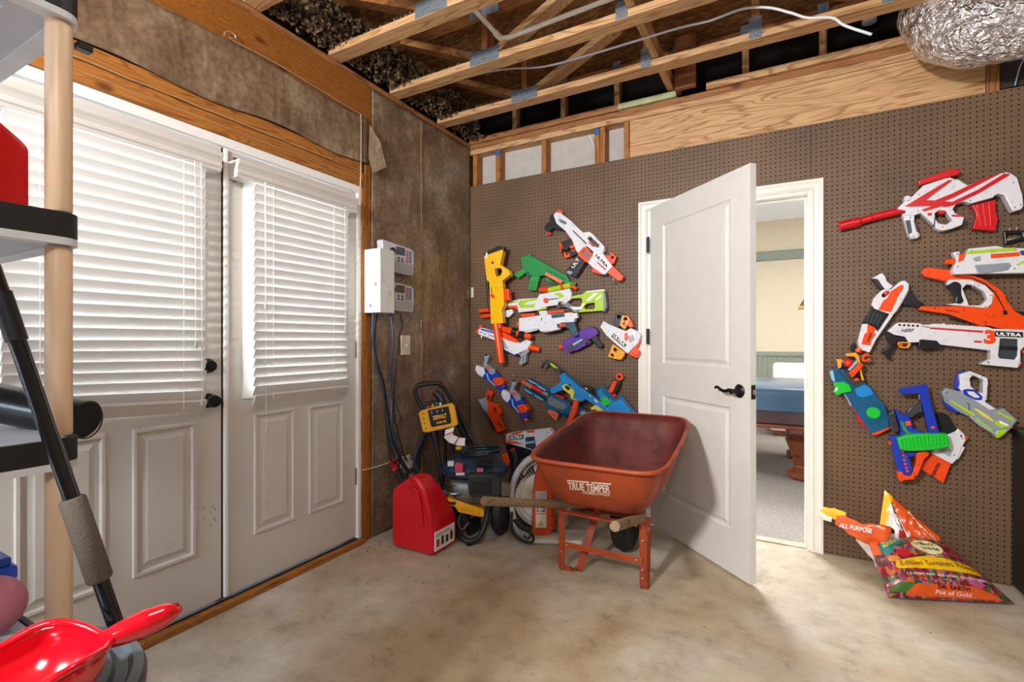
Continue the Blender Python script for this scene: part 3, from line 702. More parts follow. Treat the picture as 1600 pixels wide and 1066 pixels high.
o = obj('latch', [tuple(dp(LN+e, z, w)) for e in (0.002, .010) for w, z in ((-.024, .938), (-.012, .938), (-.012, .962), (-.024, .962))], BF, P('#b5ada0', .3, .8), idr)

# ============================================================ the room beyond
struct(box('floor_beyond', (-4, YB+.095, -.1), (4.5, 9.7, .002), CARPET, bevel=0)).name = 'floor'
CRM = P('#d9c9ae', .7, var=.02); GRN = P('#8b9183', .5, var=.03)
yw = 9.0
wf = thing('wall_far', 'x', 'x'); del wf['label']; del wf['category']; struct(wf)
box('plaster', (-4, yw, 0), (4.5, yw+.1, 3.6), CRM, wf, bevel=0)
V = []; Fc = []
for i in range(120):
    x = -4+i*.07
    v, f = boxv((x, yw-.012, .1), (x+.062, yw, .98)), BF; n0 = len(V); V += v; Fc += [tuple(q+n0 for q in r) for r in f]
obj('wainscot', V, Fc, GRN, wf, bevel=.003, seg=1)
box('chair_rail', (-4, yw-.04, .96), (4.5, yw-.002, 1.03), GRN, wf); box('skirting', (-4, yw-.025, 0), (4.5, yw-.012, .14), GRN, wf)
box('crown', (-4, yw-.09, 2.50), (4.5, yw, 2.64), GRN, wf, bevel=.01)
struct(prism('ceiling', [[(YB+.4, 2.74), (7.1, 2.74), (yw, 3.15), (9.6, 3.15), (9.6, 3.3), (YB+.4, 3.3)]], lambda u, v, w: Vector((w, u, v)), -3.9, 4.4, P('#e9e6e1', .8, var=.01)))
struct(box('wall_side', (-4.1, YB+.4, 0), (-4, 9.2, 3.3), CRM, bevel=0)); struct(box('wall_side', (4.4, YB+.4, 0), (4.5, 9.2, 3.3), CRM, bevel=0))
struct(box('wall_beyond', (-1.72, 8.1, 0), (-1.60, yw, 3.0), CRM, bevel=0)).name = 'wall_return'
struct(box('trim_8', (-1.6, 8.1, 2.50), (-1.53, yw, 2.64), GRN))
# pool table under a dark blue cover
pt = tag(thing('pool_table', 'x', 'x'), 'carved mahogany pool table under a dark blue cover seen through the doorway', 'pool table')
MAH = wood('mahogany', '#7c3d22', '#4a1f12', 0, .3, 1.5)
tx0, tx1, ty0, ty1 = -2.1, .6, 4.62, 6.1
o = box('apron', (tx0+.05, ty0+.05, .50), (tx1-.05, ty1-.05, .62), P('#3a1e28', .3, coat=.5), pt, bevel=.01)
box('apron_moulding', (tx0+.02, ty0+.02, .47), (tx1-.02, ty1-.02, .50), MAH, pt, bevel=.01)
V = []; Fc = []
n = 60
ring = []
for i in range(n):
    a = 2*PI*i/n; c, s = math.cos(a), math.sin(a); q = .12
    ring.append((abs(c)**q*(1 if c > 0 else -1), abs(s)**q*(1 if s > 0 else -1)))
cx, cy, hx, hy = (tx0+tx1)/2, (ty0+ty1)/2, (tx1-tx0)/2, (ty1-ty0)/2
rows = [(.985, .802), (1.0, .79), (1.003, .74), (1.008, .68), (1.012, .615)]
for s, z in rows:
    for i, (a, b) in enumerate(ring):
        k = 1+.006*math.sin(i*3.1)*(1 if z < .78 else 0); V.append((cx+a*hx*s*k, cy+b*hy*s*k, z+(.008*math.sin(i*1.7) if z < .62 else 0)))
for j in range(len(rows)-1):
    for i in range(n): a, b = j*n+i, j*n+(i+1) % n; Fc.append((a, b, b+n, a+n))
Fc.append(tuple(range(n-1, -1, -1)))
o = obj('table_cover', V, Fc, P('#2b4a63', .3, coat=.3, bump=.6, bscale=9), pt, smooth=True, label='dark blue vinyl cover'); fixnormals(o)
for lx, ly in ((-1.25, 4.95), (.15, 4.95), (.15, 5.8), (-1.25, 5.8), (-.78, 4.9)):
    lathe('leg', [(.10, 0), (.12, .02), (.12, .07), (.085, .09), (.07, .12), (.085, .2), (.12, .3), (.135, .34), (.10, .37), (.13, .40), (.13, .47)], (lx, ly, .003), (0, 0, 1), MAH, pt, n=8)
# pendant lamp over the table
pl = tag(thing('pendant_lamp', 'x', 'x'), 'dark pyramid pendant lamp with amber glass seen at the right side of the doorway', 'pendant lamp')
lc = Vector((-.02+.28, 6.3, 1.78)); r = ray(1262, 470); lc = Vector((0, 0, H))+r*(6.0/r.y); lc.x += .08
v = [lc+Vector((sx*.16, sy*.16, -.06)) for sx, sy in ((-1, -1), (1, -1), (1, 1), (-1, 1))]+[lc+Vector((sx*.03, sy*.03, .16)) for sx, sy in ((-1, -1), (1, -1), (1, 1), (-1, 1))]
o = obj('shade', v, BF, P('#3d3a38', .4), pl); box('amber_band', lc+Vector((-.165, -.165, -.085)), lc+Vector((.165, .165, -.06)), P('#c58a3c', .3), pl)
tube('rod', [lc+Vector((0, 0, .15)), Vector((lc.x, lc.y, 2.74))], .008, KBLK, pl, n=8)
sf = tag(thing('sofa', 'x', 'x'), 'cream upholstered sofa end with wooden feet behind the pool table', 'sofa')
r = ray(1246, 660); c = Vector((0, 0, H))+r*(7.6/r.y)
box('seat', (c.x-.32, 7.0, .07), (c.x+1.1, 7.8, .44), P('#dcd6cb', .8), sf, bevel=.04); box('backrest', (c.x-.3, 7.62, .4), (c.x+1.1, 7.9, .9), P('#dcd6cb', .8), sf, bevel=.05)
box('arm', (c.x-.1, 7.05, .4), (c.x+.12, 7.65, .62), P('#dcd6cb', .8), sf, bevel=.04)
for dx in (-.27, .9): box('foot', (c.x+dx, 7.05, .003), (c.x+dx+.14, 7.15, .07), MAH, sf)
# ============================================================ toy blasters hung on the pegboard
FR = {'F1': (720, 310, 5.33), 'F2': (720, 480, 4.8467), 'F3': (1280, 250, 4.847), 'F4': (1280, 410, 5.0), 'F5': (1280, 560, 4.847),
      'G1': (730, 440, 7.612), 'G2': (840, 320, 8.2), 'G3': (800, 550, 7.615), 'G4': (1380, 460, 7.273), 'G5': (1370, 590, 6.273), 'G6': (1280, 500, 5.921), 'PX': (0, 0, 1)}
TC = dict(W='#dcdde4', O='#ee4a0c', R='#cf1420', K='#181b22', G='#6e7a84', B='#1638b0', S='#1c86d2', T='#0f5880', Y='#f2b90c', L='#a9cf2a', N='#17c135', E='#178a45',
          V='#5b2a9c', C='#8fc0d8', D='#3a4048', J='#e9765c', A='#e8a52a', M='#8d96a0', U='#28505f', Z='#2a9446', I='#4a2030', X='#f2f2ee', Q='#9aa4ad', H='#e0d35a')
def TM(k):
    key = 'toy_plastic_'+k
    if key in MATS: return MATS[key]
    m, nt, b = newmat(key); geo = N(nt, 'ShaderNodeNewGeometry')
    nz = N(nt, 'ShaderNodeTexNoise'); nz.inputs['Scale'].default_value = 38; nz.inputs['Detail'].default_value = 5; L(nt, geo.outputs['Position'], nz.inputs[0])
    c = lin(TC[k]); r = ramp(nt, nz.outputs[0], [(.32, tuple(x*.86 for x in c[:3])+(1,)), (.44, c)]); L(nt, r.outputs[0], b.inputs['Base Color'])
    b.inputs['Roughness'].default_value = .28; MATS[key] = m; return m
class Toy:
    def __init__(s, label, fr, base=.012, cat='toy blaster'):
        s.t = tag(thing('toy_blaster', label, cat), label, cat, 'toy blasters hung on the pegboard'); s.f = fr; s.b = base
    def q(s, x, y, d, fr=None):
        ox, oy, sc = FR[fr or s.f]; return onB(ox+x/sc, oy+y/sc, YB-d)
    def pts(s, st, d, fr=None):
        return [[tuple(map(float, a.split(','))) for a in lp.split()] for lp in st.split('|')]
    def p(s, name, c, st, d0=0, d1=.045, bv=.004, fr=None, par=None, seg=2):
        s.n = getattr(s, 'n', 0)+1; d0 += s.b-.00003*s.n; d1 += s.b+.00003*s.n; loops = []
        for lp in s.pts(st, d1): loops.append([(v.x, v.z) for v in (s.q(x, y, d1, fr) for x, y in lp)])
        return prism(name, loops, lambda u, v, w: Vector((u, YB-w, v)), d0, d1, TM(c) if isinstance(c, str) else c, par or s.t, bevel=bv*.55, seg=seg)
    def tb(s, name, c, x0, y0, x1, y1, r, d, r1=None, fr=None, par=None, n=20):
        a = s.q(x0, y0, d+s.b, fr); b = s.q(x1, y1, d+s.b, fr); k = (s.q(x0+10, y0, d+s.b, fr)-a).length/10
        r1 = r if r1 is None else r1; ax = (b-a); L_ = ax.length; e = min(.004, r*k*.25)
        return lathe(name, [(r*k-e, 0), (r*k, e), (r1*k, L_-e), (r1*k-e, L_)], a, ax, TM(c), par or s.t, n=n)
    def disc(s, name, c, x, y, r, d0, d1, fr=None, par=None, inner=0):
        a = s.q(x, y, d1+s.b, fr); k = (s.q(x+10, y, d1+s.b, fr)-a).length/10; r *= k; a.y = YB-s.b-d0
        pr = [(r, 0), (r, d1-d0-.0015), (r-.0015, d1-d0)]
        if inner: pr += [(inner*k, d1-d0), (inner*k, 0)]
        v, f = lathev(pr, a, (0, -1, 0), 24)
        if inner: f = f[:-2]+[(4*24+i, 4*24+(i+1) % 24, (i+1) % 24, i) for i in range(24)]
        o = obj(name, v, f, TM(c), par or s.t); fixnormals(o)
        return o
    def screw(s, st, d, fr=None):
        for x, y in s.pts(st, d)[0]:
            a = s.q(x, y, d+s.b, fr); lathe('screw', [(.0028, -.001), (.0028, .0006)], a, (0, -1, 0), KBLK, s.t, n=8)
    def tx(s, body, x0, y0, x1, y1, h, d, c='K', fr=None, bold=.02, shear=0, par=None):
        dx, dy = x1-x0, y1-y0; l = math.hypot(dx, dy); ux, uy = dy/l*h, -dx/l*h
        dd_ = d+s.b+.0022
        return textq(body, s.q(x0, y0, dd_, fr), s.q(x1, y1, dd_, fr), s.q(x0+ux, y0+uy, dd_, fr), TM(c), par or s.t, bold=bold, shear=shear)

# 1 white bullpup with dark magazine
t = Toy('diagonal white and orange toy blaster with black magazine, highest left of the door', 'G2')
t.p('stock', 'K', '150,160 205,105 235,220 345,325 240,312 190,300 150,345 85,310 110,240 155,215', .0, .04)
t.p('body', 'W', '200,130 235,97 290,100 430,210 580,355 660,345 700,370 850,530 850,590 830,615 960,790 870,885 840,895 690,790 640,740 690,640 600,560 510,620 480,560 440,450 350,330 240,240|640,420 670,402 790,510 780,552 720,530 640,440', 0, .05)
t.p('rail', 'D', '455,325 630,495 622,508 450,340', .05, .053, .001)
t.p('end_clip', 'O', '235,78 262,62 295,62 322,85 320,108 290,98 235,95', .005, .035, .003)
t.p('end_clip', 'O', '105,352 172,355 160,385 122,378|125,358 150,360 145,372 130,370', .005, .03, .002)
t.p('grip', 'K', '300,480 395,440 440,440 480,500 420,530 370,585 310,580 330,520', 0, .035, .006)
t.p('trigger_guard', 'O', '275,490 300,480 330,550 315,610 350,600 372,650 430,600 470,560 490,590 470,610 440,620 420,665 345,685 325,640 300,600', 0, .03, .003)
t.p('trigger', 'O', '395,525 450,500 470,520 460,555 420,560', .0, .034, .003)
t.p('loop', 'K', '400,600 480,585 500,625 430,670 405,650', 0, .03, .004)
t.p('magazine_well', 'O', '505,635 590,540 635,545 650,570 705,640 640,740 610,735|560,605 600,575 675,650 630,690', .0, .056, .003)
t.p('window', 'G', '556,605 600,572 678,650 630,694', 0, .046, .002)
t.p('drum', 'K', '612,530 640,535 715,605 695,645 650,575', 0, .054, .004)
t.p('magazine', 'K', '520,648 610,738 490,925 440,915 350,860', .004, .044, .005)
t.p('magazine_label', 'Q', '400,845 450,860 420,900 365,860', .044, .0448, 0); t.tx('ULT', 462, 818, 545, 700, 42, .045, 'X')
t.p('barrel', 'O', '930,785 955,770 1100,920 1075,975 1030,975 870,860', .005, .043, .006)
t.p('front_sight', 'O', '862,645 930,650 940,605 1010,665 975,750 945,765|942,650 980,668 968,690 940,690', .01, .035, .003)
t.p('foregrip', 'O', '700,800 750,780 855,860 840,892 780,890 690,855', .0, .046, .004)
t.p('trim', 'R', '765,728 875,825 865,838 758,742', .05, .053, .001)
t.p('nameplate', 'X', '715,612 760,612 915,790 895,828', .05, .0515, .0004); t.tx('ULTRA', 735, 655, 885, 810, 34, .052, 'K', bold=.05); t.tx('NERF', 262, 205, 355, 265, 40, .0505, 'K', bold=.03, shear=.2)
t.p('button', 'R', '655,470 720,530 710,540 650,488', .03, .052, .002)

# 2 yellow carbine hanging muzzle down
t = Toy('yellow toy rifle hanging upright, long orange barrel down, far left', 'F1', .075)
t.p('stock_pad', 'K', '190,457 310,395 360,400 352,442 345,440 340,428 196,482', .0, .045)
t.p('body', 'Y', '192,480 345,425 350,442 325,550 400,600 408,640 335,695 352,760 357,890 337,935 350,1040 250,1045 235,700 215,680|280,588 330,578 345,605 330,640 300,655 285,630', .0, .05)
t.p('rail', 'K', '203,650 216,646 240,930 229,932', .005, .04, .002)
t.p('magazine', 'O', '330,765 392,752 405,845 340,862', .005, .046, .005)
t.p('trigger_guard', 'Y', '305,700 345,692 352,742 312,748|318,712 336,708 340,732 320,736', .01, .052, .003)
t.p('trigger', 'O', '318,708 330,706 334,736 322,738', .015, .045, .002)
t.p('bolt', 'O', '240,800 275,800 282,830 258,832', .05, .056, .002); t.p('slot', 'D', '250,742 256,742 262,800 256,800', .05, .051, 0)
t.tb('barrel', 'O', 342, 500, 408, 975, 36, .024, fr='G1'); t.p('barrel_side', 'O', '310,505 385,490 395,560 330,570', .0, .045, .006, fr='G1')
t.screw('270,700 287,842 262,830 250,600', .0505); t.disc('eye', 'K', 264, 536, 10, .05, .051)
t.p('tape', 'X', '208,455 222,450 218,500 206,498', .05, .0505, 0)

# 3 green
t = Toy('green toy submachine gun with orange tip, between the yellow rifle and the white one', 'F1')
t.p('body', 'E', '498,492 525,480 575,468 605,492 640,508 885,650 905,690 870,722 860,700 690,640 655,650 580,640 540,600 510,560', 0, .04)
t.p('top_rail', 'E', '530,480 560,478 565,462 580,460 592,480 880,640 876,652', .005, .03, .002)
for i in range(9): t.p('rail_slot', 'K', '%g,%g %g,%g %g,%g %g,%g' % (720+i*18, 590+i*9.5, 727+i*18, 594+i*9.5, 722+i*18, 606+i*9.5, 715+i*18, 602+i*9.5), .04, .041, 0)
t.p('handguard', 'J', '705,612 850,688 832,712 697,640', .0, .044, .003)
t.p('magazine', 'Z', '585,635 660,640 640,710 626,770 565,762 570,700', .002, .034, .004)
for i in range(3): t.p('rib', 'E', '%g,690 %g,690 %g,755 %g,752' % (587+i*16, 593+i*16, 583+i*16, 577+i*16), .034, .037, .001)
t.p('grip', 'Z', '430,635 528,580 548,612 480,665', .002, .034, .005)
t.p('trigger_guard', 'E', '535,600 580,600 590,640 550,645|550,610 572,612 575,630 556,632', .01, .03, .002)
t.p('lower_rail', 'E', '690,650 730,665 770,700 805,720 780,715 720,690', .005, .034, .003)
t.p('barrel', 'E', '895,688 960,705 950,728 885,712', .005, .03, .004)
t.tb('muzzle', 'O', 915, 730, 968, 755, 15, .02)
t.screw('560,520 620,560 640,600', .0403)

# 4 lime and white rifle with scope
t = Toy('long white and lime toy rifle with lime scope, crossing behind the yellow rifle', 'F1')
sc_ = t.tb('scope', 'L', 730, 768, 918, 722, 22, .03); t.tb('scope_lens', 'O', 652, 762, 732, 762, 16, .03, 24, par=sc_); t.tb('scope_ring', 'O', 838, 742, 862, 737, 27, .03, par=sc_); t.p('scope_label', 'X', '752,742 800,735 803,756 754,763', .03, .0365, .001)
t.p('body', 'W', '480,840 640,830 652,800 760,780 880,757 905,750 922,790 915,840 860,882 720,900 610,937 480,952 470,900', .0, .044)
t.p('camouflage', 'L', '490,852 640,832 630,850 560,860 520,885 600,885 620,868 612,910 500,912 478,880', .044, .0455, .0005)
t.p('camouflage', 'L', '770,795 830,785 865,815 810,842 820,815', .044, .0455, .0005)
t.p('front', 'W', '358,868 480,842 478,900 350,905', .0, .036); t.p('front_trim', 'L', '370,875 478,852 478,862 366,886', .036, .038, .0005); t.p('front_trim', 'O', '350,898 470,890 470,930 440,915 350,915', .0, .036, .002)
t.disc('bolt', 'O', 706, 850, 20, .044, .055); t.p('bolt_slot', 'K', '720,842 805,830 806,836 722,850', .044, .046, 0)
t.tb('barrel', 'O', 155, 940, 350, 915, 15, .02); t.tb('barrel', 'O', 172, 986, 250, 976, 14, .02)
t.p('front_grip', 'W', '360,935 425,922 435,955 398,992 350,985', .0, .035, .006)
t.p('stock', 'L', '915,815 1010,800 1045,772 1195,758 1205,920 1190,935 960,952 925,935 1000,925 1000,880 1015,862 1000,830 920,835|1020,905 1045,878 1112,868 1118,905 1105,925 1040,925', .004, .038)
t.p('stock_stripe', 'X', '1040,850 1110,790 1145,785 1070,855', .038, .039, 0); t.p('stock_stripe', 'X', '1120,842 1170,800 1172,815 1140,845', .038, .039, 0)
t.p('stock_top', 'W', '1045,772 1195,756 1198,775 1180,772 1045,785', .0, .041, .002)
t.p('stock_pad', 'G', '1187,768 1205,790 1216,905 1198,945 1172,942 1190,925', .0, .042, .004)
t.p('grip', 'G', '790,868 880,850 905,880 1000,925 975,952 935,935 870,905 800,905', .002, .04, .005); t.p('grip_trim', 'X', '905,905 990,905 1028,870 1035,880 1000,925 940,930', .002, .042, .003)
t.p('trigger', 'K', '812,862 850,858 858,885 830,898 805,890', .03, .048, .004); t.p('trigger_tip', 'A', '835,865 850,862 852,885 838,888', .03, .050, .002)
t.p('lower_rail', 'L', '625,922 712,905 714,920 632,938', .0, .042, .002)

# 5 white and blue-grey
t = Toy('white toy blaster with blue-grey grip and orange top strip, below the lime rifle', 'F2', .05)
t.p('body', 'W', '440,85 600,62 700,52 835,40 850,45 862,85 858,112 760,118 742,165 690,182 600,184 588,160 480,184 440,180', 0, .045)
t.p('end_cap', 'W', '845,48 878,45 885,82 858,88', .004, .04, .003); t.p('top_block', 'W', '588,30 648,25 658,56 600,62', .0, .042, .002)
t.p('inset', 'U', '680,58 782,46 786,72 692,84', .045, .049, .002)
t.p('top_strip', 'O', '455,52 560,45 560,68 458,76', .0, .036, .002); t.p('top_strip', 'O', '645,32 778,20 782,38 650,50', .0, .036, .002)
t.p('grip', 'U', '780,118 845,98 862,130 885,215 852,226 812,160 780,152', .004, .04, .006)
t.p('trigger_guard', 'D', '725,128 792,118 800,150 730,158', .0, .046, .003); t.p('trigger', 'O', '745,128 770,124 775,150 752,152', .02, .05, .002); t.p('trigger', 'O', '778,124 790,122 792,148 782,150', .02, .049, .002)
t.p('rail', 'Q', '600,184 755,152 750,172 642,194', .004, .038, .002); t.p('muzzle', 'O', '420,118 440,112 440,148 424,148', .01, .035, .003)
t.p('slot', 'K', '608,82 614,82 614,104 608,104', .045, .0455, 0); t.screw('520,90 560,135 640,120 700,110 830,60 800,100', .0455)
t.p('foot_rail', 'W', '480,184 588,160 590,170 520,190 480,192', .004, .034, .002)

# 6 white / orange with scope
t = Toy('white and orange toy blaster with orange and black scope behind the yellow rifle barrel', 'G1')
t.p('barrel_shroud', 'W', '130,575 165,545 335,602 400,660 400,715 330,702 132,628', .0, .04)
t.p('stripe', 'B', '165,558 330,604 330,622 160,575', .04, .0415, .0005); t.p('stripe', 'B', '150,598 180,604 182,612 150,608', .04, .041, 0); t.p('stripe', 'B', '195,618 225,625 226,632 195,628', .04, .041, 0); t.p('stripe', 'R', '260,634 330,652 330,662 258,644', .04, .041, 0)
t.p('muzzle_cap', 'O', '100,590 140,555 135,620 108,615', .0, .04, .004); t.p('front_sight', 'O', '130,545 152,512 182,520 170,548', .01, .03, .004)
t.p('body', 'W', '390,650 560,690 620,735 700,690 755,710 757,735 722,800 700,812 560,872 430,802 400,705', .0, .046)
t.p('body_slot', 'Q', '410,690 450,720 500,820 480,800 430,790', .046, .047, 0); t.p('lower_edge', 'B', '430,802 560,872 600,880 590,890 430,820', .0, .04, .002)
t.p('top_cover', 'O', '350,595 430,600 605,700 590,732 460,690 350,630', .0, .05, .004)
s6 = t.tb('scope', 'O', 385, 552, 545, 598, 26, .06, 34); t.tb('scope_ring', 'K', 540, 592, 595, 610, 46, .06, 42, par=s6); t.tb('scope_tube', 'O', 595, 610, 625, 624, 38, .06, par=s6); t.tb('scope_ring', 'K', 620, 630, 690, 655, 42, .06, 44, par=s6); t.tb('scope_lens', 'O', 690, 645, 765, 660, 36, .06, 30, par=s6)
t.tb('muzzle', 'O', 735, 778, 862, 812, 34, .025, 26); t.tb('muzzle_ring', 'O', 770, 786, 800, 795, 36, .025)
t.p('grip', 'M', '560,810 600,790 720,800 735,830 700,870 695,960 640,995 612,980 640,900 620,870 565,850|600,822 645,818 652,850 615,858', .0, .042, .006)
t.p('trigger', 'O', '625,820 650,822 655,850 640,856', .01, .036, .002); t.p('grip_slot', 'K', '664,880 672,880 668,950 662,950', .042, .043, 0)
t.p('clip', 'D', '430,815 475,840 470,852 432,838', .0, .03, .002); t.screw('640,740 700,720', .0465)

# 7 purple pistol
t = Toy('purple toy pistol with grey grip and orange tip', 'F2')
t.p('body', 'V', '765,268 860,205 960,150 1005,158 1030,172 1037,205 985,238 960,250 940,292 820,346 775,322', 0, .042)
t.p('inset', 'D', '800,302 920,235 960,222 955,242 880,300 820,332 805,325', .042, .046, .002); t.p('highlight', 'C', '845,280 915,240 925,248 855,292', .046, .0475, .001)
t.p('lower_barrel', 'V', '850,320 940,275 948,290 870,332', .042, .047, .002)
t.tb('muzzle', 'O', 748, 303, 782, 298, 16, .022)
t.p('grip', 'K', '975,238 1000,205 1030,215 1040,250 1075,290 1060,312 1030,302 1000,262', .0, .036, .006)
t.p('trigger_guard', 'K', '925,270 960,240 990,262 975,285 940,295|940,270 960,256 974,266 960,282', .004, .034, .003); t.p('trigger', 'R', '962,252 978,262 965,275 955,268', .01, .03, .002)
t.p('rear_sight', 'K', '985,145 1015,150 1030,172 1005,160', .01, .03, .003); t.p('top_rib', 'V', '900,182 958,148 962,158 905,192', .01, .046, .002)
t.screw('965,200 990,175 1010,195', .0425)

# 8 ULTRA pistol near the door casing
t = Toy('stubby white toy pistol with yellow cylinder frames, right beside the door casing', 'F2')
t.p('body', 'W', '1055,150 1080,105 1120,130 1190,158 1250,182 1285,158 1342,188 1362,215 1345,270 1262,352 1180,285 1100,212', 0, .045)
t.p('nameplate', 'K', '1160,198 1256,286 1236,306 1138,222', .045, .0465, .0005); t.tx('ULTRA', 1150, 222, 1234, 298, 22, .047, 'X', bold=.05)
t.p('grip', 'K', '1150,125 1168,60 1180,42 1205,37 1240,58 1222,85 1215,110 1200,160|1182,68 1205,60 1212,75 1190,92', .0, .036, .005)
t.p('upper_cylinder', 'A', '1205,122 1225,60 1265,68 1278,95 1262,135 1240,168 1205,142|1228,95 1240,72 1258,78 1262,95 1245,112|1222,125 1238,115 1250,125 1238,148', .01, .05, .003)
t.p('hammer', 'O', '1272,78 1295,110 1305,152 1278,155 1262,138', .0, .045, .004); t.p('cylinder_core', 'O', '1222,105 1262,95 1262,130 1240,155 1222,135', .0, .03, .003)
t.p('vent', 'O', '1240,200 1258,190 1270,235 1248,262 1240,240', .045, .048, .001)
for i in range(4): t.p('vent_slot', 'K', '%g,%g %g,%g %g,%g %g,%g' % (1262+i*11, 225-i*4, 1266+i*11, 222-i*4, 1288+i*9, 268-i*6, 1284+i*9, 270-i*6), .045, .046, 0)
t.p('lower_cylinder', 'A', '1150,278 1245,345 1215,400 1160,392 1113,375|1150,322 1165,305 1190,322 1172,345|1130,362 1142,348 1162,365 1152,382', .0, .04, .003); t.p('dart', 'R', '1175,325 1200,318 1208,338 1180,368 1165,352', .005, .03, .003); t.p('lower_cylinder_arm', 'A', '1190,370 1215,350 1240,362 1212,398', .0, .044, .003)
t.p('barrel', 'O', '1262,352 1305,312 1350,235 1358,262 1335,310 1356,345 1335,388 1290,370', .0, .04, .006); t.tb('muzzle', 'O', 1300, 335, 1345, 362, 22, .022, 24)
t.screw('1085,130 1120,180 1330,205 1300,290', .0455)

# 9, 10 blue and white pistols
def disruptor(label, dx, dy, rot, base=.012):
    t = Toy(label, 'F2', base); cx, cy = 215, 500; c, s = math.cos(rot), math.sin(rot)
    def X(st): return '|'.join(' '.join('%g,%g' % (cx+dx+(x-cx)*c-(y-cy)*s, cy+dy+(x-cx)*s+(y-cy)*c) for x, y in lp) for lp in t.pts(st, 0))
    t.p('grip', 'M', X('172,362 205,355 211,378 195,430 250,470 262,492 225,505 168,440 178,400'), .0, .038, .005); t.p('grip_tip', 'K', X('174,362 203,356 207,366 178,372'), .0, .039, .002)
    t.p('rear', 'W', X('115,440 172,460 185,500 162,532 130,512 108,478'), .0, .045, .005)
    t.p('body', 'B', X('170,490 182,462 225,500 255,480 300,540 325,600 318,628 295,638 260,602 165,532'), .0, .044, .005)
    t.p('drum', 'O', X('235,552 255,535 292,532 322,562 318,585 275,602'), .0, .056, .007)
    t.p('stripe', 'C', X('190,505 200,502 215,548 262,592 258,600 208,555'), .044, .046, .0005)
    t.p('trigger', 'O', X('190,450 208,446 222,462 215,480 198,472'), .02, .044, .003)
    t.p('side_panel', 'M', X('205,470 250,475 262,495 240,515 215,505'), .044, .048, .002)
    t.p('front', 'B', X('285,612 325,595 332,612 312,640 292,638'), .0, .05, .005)
    a = X('308,625 330,650').split(); a = [tuple(map(float, q.split(','))) for q in a]; t.tb('muzzle', 'O', *a[0], *a[1], 15, .028)
    return t
disruptor('blue and white toy pistol with orange drum, upper of the two alike', 0, 0, 0)
disruptor('blue and white toy pistol with orange drum, lower of the two alike', 192, 198, .13, .058)

# 11 small orange pistol
t = Toy('small orange toy pistol hanging nose down at lower far left', 'F2')
t.p('grip', 'O', '178,690 205,620 245,648 225,690 218,712 190,705', .0, .034, .005); t.p('grip_inset', 'D', '200,668 218,665 222,700 200,702', .034, .037, .002)
t.p('body', 'O', '165,702 240,725 258,738 278,735 300,788 306,802 288,830 290,860 328,930 300,948 268,940 240,880 200,808|238,770 262,760 272,790 255,812', .0, .038, .004)
t.p('side_rail', 'D', '165,745 250,930 240,922 160,765', .0, .03, .002); t.p('rear', 'Q', '130,700 180,688 205,735 200,805 168,772', .0, .042, .004)
t.p('front_block', 'O', '262,838 290,850 318,905 300,915', .038, .046, .004); t.tb('muzzle', 'O', 285, 930, 290, 950, 12, .02); t.p('muzzle_slot', 'K', '288,880 300,878 310,900 300,905', .046, .047, 0)

# 13 teal rifle (behind)
t = Toy('teal toy rifle with clear-grey rails and orange magazine, behind the bright blue rifle', 'G3')
t.p('upper_rail', 'T', '170,342 200,320 460,450 450,480 435,475', .0, .04, .003); t.p('lower_rail', 'T', '122,432 150,418 382,560 372,582 250,530 140,462', .0, .04, .003)
t.p('rail_highlight', 'C', '200,332 300,385 296,395 196,345', .04, .042, .001); t.p('rail_highlight', 'C', '300,395 400,455 396,466 296,408', .04, .042, .001); t.p('rail_highlight', 'C', '150,440 230,492 226,502 148,452', .04, .042, .001); t.p('rail_highlight', 'C', '270,515 370,570 366,580 268,528', .04, .042, .001)
t.tb('barrel', 'G', 165, 378, 440, 520, 26, .02); t.tb('barrel_ring', 'O', 205, 400, 235, 416, 34, .02); t.tb('dart', 'R', 240, 418, 365, 480, 22, .03); t.tb('muzzle', 'O', 120, 355, 165, 378, 20, .022, 26)
t.p('body', 'T', '385,600 440,520 465,500 505,515 700,612 690,650 760,640 860,680 900,720 930,700 1050,760 1010,790 905,805 780,790 640,742 590,735 440,682 400,640', .0, .044)
t.p('side_panel', 'G', '432,548 470,540 640,622 655,650 610,695 560,680 425,622', .044, .048, .002); t.p('rear_panel', 'C', '820,700 880,720 920,715 1030,770 1000,785 900,770 850,760 805,780', .044, .047, .002)
t.p('magazine', 'J', '440,685 480,690 555,742 520,825 418,722', .004, .036, .004)
for i in range(5): t.p('rib', 'O', '%g,%g %g,%g %g,%g %g,%g' % (455+i*16, 715+i*6, 461+i*16, 718+i*6, 453+i*16, 748+i*8, 447+i*16, 744+i*8), .036, .038, 0)
t.p('top_slide', 'R', '498,500 540,505 625,545 605,572 520,530', .0, .04, .004); t.p('trigger_guard', 'T', '590,712 650,740 640,775 600,755|605,728 638,745 632,762 608,750', .004, .034, .002)
t.p('stripe', 'O', '775,710 800,700 795,740 780,745', .044, .047, .001); t.tx('NERF', 700, 650, 705, 655, 1, .044) if 0 else None

